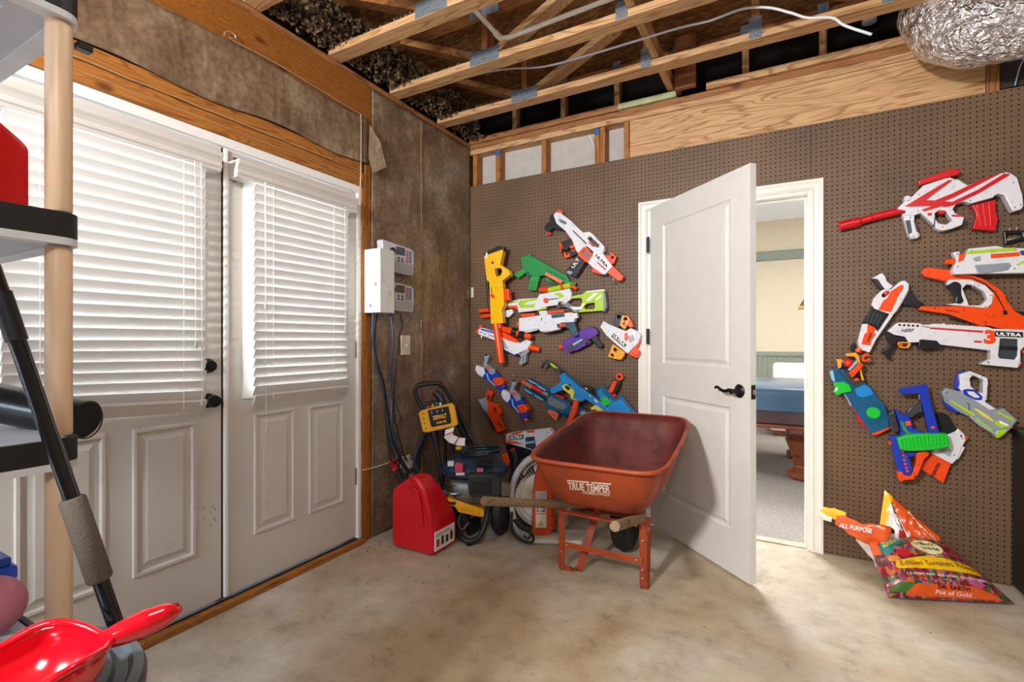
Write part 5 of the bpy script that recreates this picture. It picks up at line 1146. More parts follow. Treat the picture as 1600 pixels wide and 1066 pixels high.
tag(tube('white_string', [onA(566, 735, -2.185), onA(590, 729, -2.15), onA(612, 721, -2.11)], .0022, P('#d8d4cc', .6), n=6, curve=True), 'white string stretched from the door stud to the cable bundle', 'string')

# ============================================================ red fuel can
RED = P('#cf0f22', .33, var=.04, bump=.25, bscale=60)
t = tag(thing('fuel_can', 'x', 'x'), 'large red plastic fuel can on the floor in front of the pressure washer', 'fuel can')
X0, X1, Y0, Y1 = -2.0, -1.69, 2.165, 2.39
prof = [(X0+.012, .004), (X0+.0, .03), (X0+.004, .325), (X0+.03, .352), (X0+.15, .43), (X0+.19, .438), (X0+.225, .425), (X0+.262, .36), (X0+.29, .27), (X1-.004, .17), (X1, .03), (X1-.012, .004)]
V = []; Fc = []; lay = [(Y0+.016, .93, .985), (Y0, 1, 1), (Y0, 1, 1), (Y1-.015, 1, 1), (Y1, .93, .985)]
lay = [(Y0+.03, .90, .97), (Y0+.008, .975, .995), (Y0, .94, .98), (Y0+.10, 1, 1), (Y1-.03, 1, 1), (Y1, .93, .97)]
lay = [(Y0, .93, .965), (Y0+.018, .985, .995), (Y0+.06, 1, 1), (Y1-.05, 1, 1), (Y1-.012, .985, .995), (Y1, .92, .96)]
cx = (X0+X1)/2
for yy, sx, sz in lay:
    for a, b in prof: V.append((cx+(a-cx)*sx, Y0+(yy-Y0)*(1-.62*max(0, (b-.19)/.24)), .003+.2*(1-sz)+(b)*sz))
n = len(prof)
for j in range(len(lay)-1):
    for i in range(n): a, b = j*n+i, j*n+(i+1) % n; Fc.append((a, b, b+n, a+n))
Fc += [tuple(range(n-1, -1, -1)), tuple(range(len(V)-n, len(V)))]
o = obj('body', V, Fc, RED, t, bevel=.012, seg=4, smooth=True); fixnormals(o)
o = tube('handle', [(-1.85, Y0+.02, .405), (-1.815, Y0-.004, .425), (-1.78, Y0-.012, .41), (-1.745, Y0-.012, .36), (-1.722, Y0-.01, .29), (-1.712, Y0-.004, .22), (-1.715, Y0+.012, .16)], [.018, .02, .0205, .02, .019, .019, .014], RED, t, n=16, curve=True)
o = tube('grip_recess_edge', [(-1.865, Y0-.001, .36), (-1.835, Y0-.006, .375), (-1.80, Y0-.006, .35), (-1.775, Y0-.006, .28), (-1.765, Y0-.006, .20), (-1.76, Y0-.001, .13)], [.003, .006, .007, .007, .006, .003], RED, t, n=10, curve=True)
lathe('cap', [(.026, 0), (.03, .004), (.03, .022), (.024, .028)], (-1.90, 2.235, .395), (-.45, .25, 1), P('#1c1c1e', .4), t, n=24)
lb = [(Y0+.05, .035), (Y1-.03, .035), (Y1-.03, .135), (Y0+.05, .135)]
# label wraps the lower right corner face
textx = X1+.0015
box('label_sheet', (X1-.004, Y0+.012, .03), (X1+.0014, Y1-.03, .135), P('#ece8e2', .5), t, bevel=0)
for i in range(4): box('label_mark', (X1, Y0+.026+i*.042, .05), (X1+.0024, Y0+.050+i*.042, .09+.008*(i % 2)), P('#2a2624' if i else '#a22630', .5), t, bevel=0)
for i in range(2): box('label_line', (X1, Y0+.02, .108+i*.01), (X1+.0024, Y1-.05-i*.03, .111+i*.01), P('#55504c', .5), t, bevel=0)
# ============================================================ pressure washer
YEL = P('#eaa712', .4); DK = P('#1a1c20', .45); NAVY = P('#22354a', .38, var=.12); SOOT = P('#34363a', .6, .2, var=.25, bump=.4, bscale=80)
t = tag(thing('pressure_washer', 'x', 'x'), 'yellow and black petrol pressure washer with coiled hose standing in the corner', 'pressure washer')
HB = 3.08
def A(px, py, d): return at(px, py, d+.27*max(0, 3.3-d)/.7)
hnd = tube('handle', [A(696, 790, 3.02), A(688, 730, 3.06), A(678, 680, 3.08), A(664, 645, 3.1), A(651, 620, 3.1), A(650, 606, 3.1), A(660, 601, 3.1), A(682, 599, 3.12), A(692, 604, 3.14), A(704, 622, 3.16), A(714, 640, 3.18), A(728, 668, 3.2), A(742, 694, 3.18), A(756, 720, 3.12)], .0155, DK, t, n=14, curve=True)
tube('hose', [A(715, 655, 3.26), A(728, 680, 3.27), A(742, 700, 3.26), A(762, 716, 3.22)], .03, DK, t, n=14, curve=True)
tube('gun', [A(679, 612, 3.2), A(688, 620, 3.2), A(694, 636, 3.18)], [.022, .03, .025], DK, t, n=12)
tube('gun_grip', [A(664, 632, 3.14), A(676, 629, 3.14), A(694, 632, 3.14)], .016, DK, t, n=12)
# yellow control panel, facing the viewer
c0, c1, c3 = A(661, 674, 3.03), A(716, 663, 3.03), A(659, 642, 3.03)
ux = (c1-c0).normalized(); W_ = (c1-c0).length; uy = (c3-c0); uy = (uy-ux*uy.dot(ux)); HH = uy.length; uy.normalize(); un = ux.cross(uy)
def pf(u, v, w): return c0+ux*(u*W_)+uy*(v*HH)+un*w
prism('control_panel', [[(0, -.02), (.12, -.1), (.9, -.06), (1, .0), (1, .9), (.95, 1.08), (.06, 1.02), (-.02, .9)]], pf, -.025, .012, YEL, t, bevel=.006)
prism('panel_face', [[(.28, .12), (.80, .12), (.84, .22), (.84, .98), (.25, .98), (.25, .25)]], pf, .011, .0145, P('#181a1e', .35), t, bevel=.002)
textq('DEWALT', pf(.36, .44, .0150), pf(.74, .44, .0150), pf(.36, .66, .0150), P('#f0b31a', .4), t, bold=.04)
textq('3100 PSI', pf(.42, .22, .0150), pf(.70, .22, .0150), pf(.42, .34, .0150), P('#f0b31a', .4), t, bold=.03)
for i in range(3): prism('icon', [[(.34+i*.15, .78), (.37+i*.15, .78), (.355+i*.15, .93)]], pf, .0146, .0152, P('#dcdcd8', .4), t)
for i in range(4): box('screw_slot', pf(.08, .1+i*.25, .012), pf(.12, .14+i*.25, .013), DK, t, bevel=0)
for i, c in enumerate(('#c8303a', '#caa92a', '#3d8a4a', '#ddddda')): lathe('nozzle', [(.007, 0), (.007, .02), (.004, .024)], pf(.28+i*.11, 1.04, -.005), (0, 0, 1), P(c, .4), t, n=10)
# cowl and engine
ec = A(738, 742, 2.86)
def sup(c, rx, ry, prof, n=44, e=.55, rot=0):
    V = []; Fc = []
    for r, z in prof:
        for k in range(n):
            a = 2*PI*k/n; co, si = math.cos(a), math.sin(a)
            x = rx*r*abs(co)**e*(1 if co > 0 else -1); y = ry*r*abs(si)**e*(1 if si > 0 else -1)
            V.append(Vector(c)+Vector((x*math.cos(rot)-y*math.sin(rot), x*math.sin(rot)+y*math.cos(rot), z)))
    for i in range(len(prof)-1):
        for k in range(n): a, b = i*n+k, i*n+(k+1) % n; Fc.append((a, b, b+n, a+n))
    Fc.append(tuple(range(n-1, -1, -1))); Fc.append(tuple(range(len(V)-n, len(V)))); return V, Fc
R0 = math.radians(20)
v, f = sup(ec+Vector((0, .03, .018)), .205, .16, [(.95, -.010), (.99, -.008), (1.0, .0), (1.0, .028), (.95, .042), (.66, .088), (.60, .094), (.2, .098)], n=20, e=.8, rot=R0)
cw = obj('engine_cowl', v, f, NAVY, t, bevel=.004)
for k in range(7):
    a = .35+k*.035
    box('vent_slot', ec+Vector((-.065+k*.018, -.075+k*.004, .07)), ec+Vector((-.055+k*.018, -.03+k*.004, .110)), DK, cw)
v, f = sup(ec+Vector((.0, .03, -.14)), .155, .13, [(.9, 0), (1, .01), (1, .11), (.9, .12)], e=.6, rot=R0); obj('engine_block', v, f, P('#85837c', .45, .4, var=.2), t, smooth=True)
for k in range(6): v, f = sup(ec+Vector((-.03, .03, -.14+k*.018)), .157, .137, [(1, 0), (1, .006)], e=.6, rot=R0); obj('cooling_fin', v, f, P('#77756f', .45, .4), t)
p0, p1 = A(733, 777, 2.50), A(778, 777, 2.54)
mu = (p1-p0).normalized(); mz = Vector((0, 0, 1)); mn = mu.cross(mz)
def mf(u, v, w): return p0+mu*u+mz*v+mn*w
ML = (p1-p0).length
prism('muffler', [[(.0, .01), (.02, -.005), (ML, -.01), (ML+.02, .02), (ML+.015, .10), (ML-.01, .128), (.01, .128), (-.005, .11)]], mf, -.09, 0, SOOT, t, bevel=.012, seg=3)
gl = prism('guard', [[(.005, .02), (ML*.75, .02), (ML*.75, .10), (.005, .10)]], mf, .0, .007, P('#2a2b2d', .5, .4), t, bevel=.004)
for i in range(9):
    for j in range(6): 
        if (i+j) % 2: lathe('guard_hole', [(.0035, 0), (.0035, .0008)], mf(.012+i*(ML*.7/9), .028+j*.012, .007), mn, P('#0a0a0a', .8), gl, n=6)
prism('carburettor_box', [[(ML+.02, .0), (ML+.075, .0), (ML+.075, .07), (ML+.02, .08)]], mf, -.06, -.005, P('#6d6558', .5, .3), t, bevel=.006)
def decal(name, px, py, w, h, col, dz=0):
    c = A(px, py, 2.60+dz); q = Vector((CT, ST, 0)); nn_ = Vector((ST, -CT, 0)); return prism(name, [[(-w/2, -h/2), (w/2, -h/2), (w/2, h/2), (-w/2, h/2)]], lambda u, v, ww: c+q*u+Vector((0, 0, v))+nn_*ww, -.02, .001, P(col, .45), cw)
decal('warning_decal', 717, 731, .045, .05, '#c33a5a', .02); decal('warning_decal', 719, 741, .05, .015, '#dcd8d4', .02); decal('warning_decal', 750, 735, .038, .02, '#c46a72', .0); decal('choke_lever', 704, 725, .035, .028, '#cfd2d0', .03)
tube('tank_ring', [A(708, 768, 2.76)+Vector((math.cos(a)*.06, math.sin(a)*.05, 0)) for a in [i*PI/5 for i in range(11)]]+[A(708, 768, 2.76)+Vector((.06, 0, 0))], .008, P('#8fa0b4', .3, .6), t, n=8)
for k in range(5): beam('vent_slot', A(742, 714+k*2.6, 2.66-.01*k), A(770, 717+k*2.6, 2.67-.01*k), .03, .004, DK, cw)
# yellow deck
dk = [A(695, 767, 2.78), A(722, 765, 2.92), A(757, 792, 2.78), A(752, 803, 2.64), A(716, 795, 2.62)]
V = [p for p in dk]+[p-Vector((0, 0, .022)) for p in dk]
obj('deck', V, [(4, 3, 2, 1, 0), (5, 6, 7, 8, 9)]+[(i, (i+1) % 5, (i+1) % 5+5, i+5) for i in range(5)], YEL, t, bevel=.005)
def df(u, v, w=0): a = A(717, 797, 2.612); b = A(755, 805, 2.632); return a+(b-a)*u+Vector((0, 0, v))+Vector((ST, -CT, 0))*w
prism('deck_front', [[(-.5, .02), (1.02, -.012), (1.05, .02), (1.0, .036), (-.5, .06)]], lambda u, v, w: df(u, v, w), -.012, .004, YEL, t, bevel=.004)
box('deck_badge', df(-.42, .022, .004), df(-.12, .046, .0055), DK, t, bevel=0)
for i in range(6): prism('deck_rib', [[(.1+i*.14, .0), (.17+i*.14, .0), (.19+i*.14, .02), (.12+i*.14, .02)]], df, .004, .006, P('#d9920a', .5), t, bevel=.001)
# lower frame, pump, wheels
tube('frame', [A(765, 786, 2.75), A(762, 800, 2.70), A(758, 820, 2.65), A(750, 838, 2.62), A(735, 846, 2.60), A(722, 840, 2.64), A(710, 826, 2.76), A(700, 810, 2.88), A(696, 780, 2.95)], .016, DK, t, n=14, curve=True)
tube('front_foot', [A(733, 850, 2.62), Vector((A(733, 850, 2.62).x, A(733, 850, 2.62).y, .002))], .019, DK, t, n=14)
for k, (px, py, d) in enumerate(((783, 800, 2.93), (712, 812, 3.12))):
    c = A(px, py, d); c.z = .146; ax = Vector((CT, ST, 0)) if k else Vector((.95, .3, 0))
    lathe('wheel', [(.05, -.035), (.125, -.037), (.143, -.02), (.145, 0), (.143, .02), (.125, .037), (.05, .035)], c, ax, P('#1a1a1b', .6, bump=.3, bscale=90), t, n=36)
lathe('pump', [(.04, 0), (.045, .01), (.045, .09), (.035, .1)], A(724, 822, 2.86), (0, 0, 1), P('#3b4450', .45, .5), t, n=20)
box('pump_body', A(728, 836, 2.86), A(752, 806, 3.0), P('#22282f', .4, .4), t, bevel=.008)
tube('fuel_line', [A(722, 800, 2.78), A(716, 815, 2.75), A(722, 828, 2.75), A(732, 816, 2.74)], .005, P('#8a7a58', .4), t, n=8, curve=True)
lathe('fuel_cap', [(.018, 0), (.02, .004), (.02, .014), (.012, .02)], A(717, 702, 2.9), (0, 0, 1), P('#e2c419', .4), t, n=18)
# caution tag
tgp = [A(696, 672, 2.98), A(694, 684, 2.96), A(702, 692, 2.90), A(714, 696, 2.84), A(726, 697, 2.80)]
V = []; 
for i, p in enumerate(tgp): V += [p, p+Vector((CT*.055, ST*.055, .02)) if i < 2 else p+Vector((CT*(.055-.02*(i-1)), ST*.03, .045))]
o = obj('caution_tag', V, [(2*i, 2*i+1, 2*i+3, 2*i+2) for i in range(4)], P('#e2ddd8', .5), t); md = o.modifiers.new('s', 'SOLIDIFY'); md.thickness = .001
for i in (0, 2):
    a, b = V[2*i], V[2*i+1]; c_, d_ = V[2*i+2], V[2*i+3]; n_ = (b-a).cross(c_-a).normalized()*.0012; n_ = n_ if n_.dot(Vector((0, -1, .3))) > 0 else -n_
    obj('tag_stripe', [a.lerp(c_, .6)+n_, b.lerp(d_, .6)+n_, b.lerp(d_, .85)+n_, a.lerp(c_, .85)+n_], [(0, 1, 2, 3)], P('#b9535a', .5), o)
# hoses
hz = A(752, 713, 2.80)
pts = [hz+Vector((math.cos(a)*(.115+.012*math.sin(a*.6)), math.sin(a)*.085, .012+.0045*a/2+.012*math.cos(a))) for a in [i*PI/8 for i in range(44)]]
tag(tube('coiled_hose', pts+[pts[-1]+Vector((.05, .05, -.02))], .009, P('#1b2733', .25), n=10, curve=False), 'shiny dark hose coiled on top of the pressure washer engine', 'hose')
tag(tube('hose', [A(700, 668, 3.12), A(682, 664, 3.12), A(668, 672, 3.14), A(656, 695, 3.14), A(648, 715, 3.12), A(652, 735, 3.1), A(662, 745, 3.1)], .011, P('#20303f', .3), n=10, curve=True), 'dark hose bowing left from the washer handle towards the wall', 'hose')
tag(tube('hose', [A(680, 668, 3.16), A(662, 690, 3.18), A(654, 715, 3.18), A(652, 745, 3.16), A(655, 765, 3.14)], .011, P('#20303f', .3), n=10, curve=True), 'second dark hose dropping behind the red fuel can from the washer', 'hose')
for k, px in enumerate((682, 694, 705)):
    tag(tube('hanging_hose', [A(px, 672, 3.2), A(px+2, 700, 3.22), A(px+1, 735, 3.2)], .012, DK, n=10, curve=True), ('left', 'middle', 'right')[k]+' one of three black hose runs hanging under the yellow washer panel', 'hose', 'hose runs under the panel')

def A(px, py, d): return at(px, py, d+.16)
# ============================================================ backpack leaf blower
OR2 = P('#e0541c', .35, var=.04); GR2 = P('#b9bcbd', .45); CR2 = P('#d9d6cc', .4)
t = tag(thing('leaf_blower', 'x', 'x'), 'orange and white backpack leaf blower on the floor behind the wheelbarrow handle', 'leaf blower')
bb = A(862, 842, 2.80); bb.z = 0
fr_ = tube('frame', [A(838, 712, 2.88), A(822, 722, 2.86), A(808, 740, 2.84), A(800, 765, 2.83), A(800, 792, 2.82), A(804, 815, 2.82), A(815, 833, 2.84), A(832, 838, 2.86)], [.02, .022, .02, .017, .017, .018, .02, .02], GR2, t, n=14, curve=True)
tube('frame_handle', [A(838, 722, 2.92), A(826, 730, 2.9), A(818, 742, 2.88), A(822, 728, 2.90)], .008, GR2, t, n=8, curve=True)
prism('base', [[(-.14, -.06), (.20, -.10), (.24, .08), (-.10, .12)]], lambda u, v, w: bb+Vector((u*CT-v*ST, u*ST+v*CT, w)), .003, .03, CR2, t, bevel=.008)
fc = A(848, 775, 2.94); fn_ = Vector((ST, -CT, .05))
lathe('fan_housing', [(.16, -.06), (.19, -.05), (.2, -.01), (.19, .02), (.165, .035), (.15, .03), (.14, .04), (.10, .045)], fc, fn_, P('#dcdad4', .4), t, n=48)
for k in range(26):
    a = math.radians(110+k*6.2); u = Vector((CT, ST, 0))*math.cos(a)+Vector((0, 0, 1))*math.sin(a)
    beam('fin', fc+u*.155+fn_*.0, fc+u*.222+fn_*.0, .014, .055, P('#2b2c2e', .5), t, up=fn_)
cc = A(838, 855-10, 2.78)
q0 = A(833, 837, 2.79); qu = Vector((CT, ST, 0)); qn = Vector((ST, -CT, 0))
def of(u, v, w): return q0+qu*u*1.07+Vector((0, 0, v*1.07))+qn*w
prism('engine_cover', [[(-.005, .0), (.085, -.01), (.115, .03), (.118, .2), (.112, .33), (.10, .40), (.06, .43), (.035, .40), (.012, .31), (.0, .22)]], of, -.11, .0, OR2, t, bevel=.016, seg=3)
prism('cover_ridge', [[(.10, .03), (.125, .03), (.128, .20), (.12, .30), (.10, .30)]], of, -.10, -.01, P('#c9491a', .4), t, bevel=.006)
for z, h, c in ((.075, .075, '#e9e6de'), (.155, .04, '#e4e1da'), (.235, .045, '#d8d6d2')): prism('label_sheet', [[(.014, z-.03), (.075, z-.03), (.075, z-.03+h), (.014, z-.03+h)]], of, .0, .0012, P(c, .5), t)
prism('warning_triangle', [[(.026, .055), (.062, .055), (.044, .085)]], of, .0012, .002, P('#e3b21c', .5), t); prism('label_line', [[(.018, .135), (.07, .135), (.07, .14), (.018, .14)]], of, .0012, .002, P('#b8a0b8', .5), t)
textq('1 2', of(.022, .152-.018, .0021), of(.068, .152-.018, .0021), of(.022, .158, .0021), P('#3a3a44', .5), t, bold=.02)
for i in range(3): prism('label_line', [[(.022, .212+i*.011), (.068, .212+i*.011), (.068, .215+i*.011), (.022, .215+i*.011)]], of, .0012, .002, P('#8a8a90', .5), t)
box('fuel_tank', A(868, 832, 2.86), A(890, 800, 2.98), CR2, t, bevel=.02)
for k in range(8): lathe('bellows_ring', [(.035, 0), (.042, .006), (.035, .012)], A(818+k*.6, 812-k*13, 2.97), (0, 0, 1), P('#202124', .5), t, n=20)
st = tube('strap', [A(800, 800, 2.74), A(799, 822, 2.72), A(804, 836, 2.72), A(816, 845, 2.70), A(830, 848, 2.68), A(833, 838, 2.70), A(824, 830, 2.72), A(812, 824, 2.74), A(803, 812, 2.76)], .009, P('#1a1b1e', .6), t, n=8, curve=True)
tube('strap', [A(806, 812, 2.72), A(816, 822, 2.70), A(828, 832, 2.68), A(826, 842, 2.68), A(818, 838, 2.70)], .007, P('#1a1b1e', .6), t, n=8, curve=True)
tube('strap', [A(800, 705, 2.96), A(806, 720, 2.94), A(800, 745, 2.94), A(797, 765, 2.93)], .016, P('#1a1b1e', .6), t, n=8, curve=True)

# ============================================================ wheelbarrow
RO = m_rust('barrow_paint', '#a6441f', '#843818', 7); RI = m_rust('barrow_inside', '#64201a', '#3e1611', 8, .5)
WG = wood('weathered_handle', '#9a8266', '#77603f', 1, .8, 2.2)
t = tag(thing('wheelbarrow', 'x', 'x'), 'rust-red steel wheelbarrow with weathered wooden handles parked before the inner door', 'wheelbarrow')
n = 96
def loop(cx, cy, hx, hy, e, zf, tr=0):
    out = []
    for k in range(n):
        a = 2*PI*k/n; co, si = math.cos(a), math.sin(a)
        x = hx*abs(co)**e*(1 if co > 0 else -1); y = hy*abs(si)**e*(1 if si > 0 else -1)
        x *= 1-tr*max(0, y/hy)                          # narrower towards the nose
        out.append(Vector((cx+x, cy+y, zf(cy+y))))
    return out
rim = loop(-.757, 2.49, .318, .415, .30, lambda y: .645+.12*(y-2.08)/.82, .06)
bot = loop(-.775, 2.44, .20, .20, .36, lambda y: .40-.03*(y-2.24)/.4, .1)
V = []; Fc = []; K = 10
for k in range(K+1):
    s = k/K; e = 1-(1-s)**1.5 if s < .999 else 1
    for i in range(n):
        p = rim[i].lerp(bot[i], s); bul = math.sin(s*PI)*.022
        d = (rim[i]-Vector((-.757, 2.46, rim[i].z))).normalized(); V.append(p+Vector((d.x, d.y, 0))*bul+Vector((0, 0, -.012*math.sin(s*PI))))
for k in range(K):
    for i in range(n): a, b = k*n+i, k*n+(i+1) % n; Fc.append((a, b, b+n, a+n))
# floor of the tray in rings
base = K*n
for r in (.85, .4, .02):
    for i in range(n): c = Vector((-.775, 2.44, .40)); p = bot[i]; V.append(Vector((c.x+(p.x-c.x)*r, c.y+(p.y-c.y)*r, p.z-.012*(1-r) )))
for j in range(3):
    for i in range(n): a, b = base+j*n+i, base+j*n+(i+1) % n; Fc.append((a, b, b+n, a+n))
Fc.append(tuple(len(V)-n+i for i in range(n)))
tr = obj('tray', V, Fc, RO, t, smooth=True); fixnormals(tr)
tr.data.materials.append(RI)
md = tr.modifiers.new('thick', 'SOLIDIFY'); md.thickness = .003; md.offset = -1; md.material_offset = 1; md.material_offset_rim = 0
rl = [p+Vector(((p.x+.757)*.02, (p.y-2.49)*.02, -.004)) for p in rim]
tube('rolled_rim', rl+[rl[0], rl[1]], .0105, RO, t, n=12)
# lettering on the rear face
b0, b1, b2 = Vector((-.9, 2.085, .64)), Vector((-.6, 2.085, .64)), Vector((-.9, 2.19, .47))
def rearf(px, py):
    Nn = (b1-b0).cross(b2-b0).normalized(); lo = None
    P_ = b0; q = onP(px, py, P_, Nn); return q
import bpy as _b
from mathutils.bvhtree import BVHTree
bv = BVHTree.FromPolygons([tuple(v) for v in V], Fc)
def hit(px, py, off=.0022):
    r = ray(px, py).normalized(); loc, nrm, idx, dist = bv.ray_cast(Vector((0, 0, H)), r)
    if loc is None: return rearf(px, py)
    if nrm.dot(r) > 0: nrm = -nrm
    return loc+nrm*off
LT = P('#e6d5c2', .5)
def tt(body, a, b, c, **kw):
    a, b, c = Vector(a), Vector(b), Vector(c)
    return textfn(body, lambda u, v: hit(*(a+(b-a)*u+(c-a)*v)), LT, tr, **kw)
tt('TRUE TEMPER', (888, 764.5), (954, 770), (887, 753), bold=.035)
tt('HOMEOWNER', (911, 771.5), (954, 775.5), (911, 766.5), bold=.015)
for i in range(3): tt('*', (893+i*5, 766), (896+i*5, 766.3), (893+i*5, 763), name='star')
hit_bar = lambda x0, x1, y: [hit(x0, y), hit(x1, y+(x1-x0)*.085), hit(x1, y+2.2+(x1-x0)*.085), hit(x0, y+2.2)]
for x0, x1 in ((886, 921), (924, 955)): obj('letter_bar', hit_bar(x0, x1, 749.5+(x0-886)*.085), [(0, 1, 2, 3)], LT, tr)
# handles
for k, pts in enumerate(([(-1.138, 1.806, .505), (-1.07, 2.09, .425), (-1.0, 2.385, .345), (-.86, 2.86, .215)], [(-.552, 1.796, .505), (-.575, 2.09, .425), (-.60, 2.385, .345), (-.72, 2.86, .215)])):
    v, f = tubev(smoothpath(pts, 5), [.0205 if i < 4 else .021 for i in range(16)], 12); o = obj('handle', v, f, WG, t, smooth=False, bevel=.003)
for (a, b) in (((-1.0, 2.32, .33), (-.60, 2.32, .33)), ((-.95, 2.56, .275), (-.64, 2.56, .275))): beam('cross_brace', a, b, .04, .006, RO, t)
def strap(pts, name='leg'):
    V = []; sp = smoothpath(pts, 8)
    W = .017
    v = []; f = []
    for i, p in enumerate(sp):
        d = (sp[min(i+1, len(sp)-1)]-sp[max(0, i-1)]).normalized(); side = Vector((.93, .36, 0)); side = (side-d*side.dot(d)).normalized(); nr = d.cross(side)
        for a, b in ((-W, -.0035), (W, -.0035), (W, .0035), (-W, .0035)): v.append(p+side*a+nr*b)
    for i in range(len(sp)-1):
        for k in range(4): a, b = i*4+k, i*4+(k+1) % 4; f.append((a, b, b+4, a+4))
    f += [(3, 2, 1, 0), tuple(len(v)-4+k for k in range(4))]
    o = obj(name, v, f, RO, t, bevel=.0012); fixnormals(o); return o
strap([(-1.012, 2.372, .345), (-1.014, 2.378, .18), (-1.016, 2.382, .04), (-1.008, 2.384, .012), (-.985, 2.392, .004), (-.945, 2.405, .005), (-.925, 2.412, .025), (-.90, 2.45, .14), (-.868, 2.53, .31)])
strap([(-.590, 2.37, .345), (-.590, 2.375, .18), (-.589, 2.378, .04), (-.588, 2.387, .008), (-.585, 2.40, .005), (-.583, 2.41, .03), (-.59, 2.45, .14), (-.605, 2.53, .30)])
beam('leg_stretcher', (-1.014, 2.368, .142), (-.590, 2.366, .142), .005, .03, RO, t)
for p in ((-.98, 2.363, .142), (-.62, 2.361, .142), (-1.015, 2.368, .10), (-.59, 2.366, .10), (-.59, 2.364, .06), (-.59, 2.364, .24)):
    lathe('bolt', [(.006, 0), (.0055, .003), (.003, .0045)], p, (0, -1, 0), P('#a59a90', .4, .6), t, n=10)
lathe('wheel', [(.06, -.02), (.14, -.035), (.175, -.045), (.192, -.03), (.198, 0), (.192, .03), (.175, .045), (.14, .035), (.06, .02)], (-.79, 2.80, .199), (1, 0, 0), P('#1d1c1c', .7, bump=.4, bscale=70), t, n=48)
tube('axle', [(-.87, 2.80, .199), (-.71, 2.80, .199)], .008, P('#6a6058', .4, .7), t, n=10)
beam('wheel_bracket', (-.855, 2.79, .2), (-.86, 2.60, .30), .02, .004, RO, t); beam('wheel_bracket', (-.72, 2.79, .2), (-.70, 2.60, .30), .02, .004, RO, t)
beam('nose_guard', (-.87, 2.86, .21), (-.71, 2.86, .21), .03, .008, RO, t)

# ============================================================ bags of potting soil
def patch(c4, bulge, wav, seed, nu=40, nv=26, thick=.10):
    """c4: bl, br, tr, tl; front surface fn(u, v) and closed pillow mesh"""
    bl, br, tr_, tl = map(Vector, c4)
    N_ = (br-bl).cross(tl-bl).normalized()
    if N_.y > 0: N_ = -N_
    def front(u, v, off=0):
        p = (bl*(1-u)+br*u)*(1-v)+(tl*(1-u)+tr_*u)*v
        e = max(0, (1-abs(2*u-1)**3.0))*max(0, (1-abs(2*v-1)**3.0))
        w_ = wav*(noise.noise(Vector((u*5+seed, v*5, 0)))+.6*noise.noise(Vector((u*14+seed, v*6, 3))))*min(1, 4*min(u, 1-u, v, 1-v)+.2)
        return p+N_*(bulge*e+w_+off+.004)
    def back(u, v):
        p = (bl*(1-u)+br*u)*(1-v)+(tl*(1-u)+tr_*u)*v
        e = max(0, (1-abs(2*u-1)**3.0))*max(0, (1-abs(2*v-1)**3.0)); return p-N_*(thick*e)
    V = []; Fc = []; m = nu+1
    for j in range(nv+1):
        for i in range(m): V.append(front(i/nu, j/nv))
    o = len(V)
    for j in range(nv+1):
        for i in range(m): V.append(back(i/nu, j/nv))
    for j in range(nv):
        for i in range(nu):
            a = j*m+i; Fc.append((a, a+1, a+1+m, a+m)); Fc.append((o+a, o+a+m, o+a+m+1, o+a+1))
    for i in range(nu): Fc.append((i, i+o, i+1+o, i+1)); a = nv*m+i; Fc.append((a, a+1, a+1+o, a+o))
    for j in range(nv): a = j*m; Fc.append((a, a+m, a+m+o, a+o)); b = j*m+nu; Fc.append((b, b+o, b+m+o, b+m))
    return front, V, Fc
def region(name, front, poly, mat, par, off=.0012, n=1):
    """flat print on the bag: polygon in bag coordinates, subdivided so that it follows the surface"""
    import bmesh
    bm = bmesh.new(); vs = [bm.verts.new((a, b, 0)) for a, b in poly]; bm.faces.new(vs)
    bmesh.ops.triangulate(bm, faces=bm.faces)
    for _ in range(4): bmesh.ops.subdivide_edges(bm, edges=[e for e in bm.edges if e.calc_length() > .03], cuts=1, use_grid_fill=False); bmesh.ops.triangulate(bm, faces=bm.faces)
    bm.verts.ensure_lookup_table(); V = [front(v.co.x, v.co.y, off) for v in bm.verts]; Fc = [tuple(v.index for v in f.verts) for f in bm.faces]; bm.free()
    o = obj(name, V, Fc, mat, par, smooth=True); return o
def btext(body, front, u0, v0, u1, v1, hh, mat, par, off=.0024, bold=.02, shear=0):
    du, dv = u1-u0, v1-v0
    return textfn(body, lambda u, v: front(u0+du*u, v0+dv*u+hh*v, off), mat, par, bold=bold, shear=shear)
veg = m_print('garden_print', ['#7a1f2a', '#3d5a2c', '#a63a2a', '#8a2a5c', '#2f4a3a', '#7a1a22', '#b8586a', '#4a2440', '#c02828', '#4a6a34', '#c4692c', '#9a6a9a'], 62)
ORB = P('#e2581a', .28, coat=.5); YLB = P('#f0bd14', .3, coat=.5); WB_ = P('#e9e6e0', .3, coat=.5); TEAL = P('#1f7f78', .3, coat=.5); BLK = P('#1a1612', .4); RDB = P('#c6232a', .3, coat=.4)
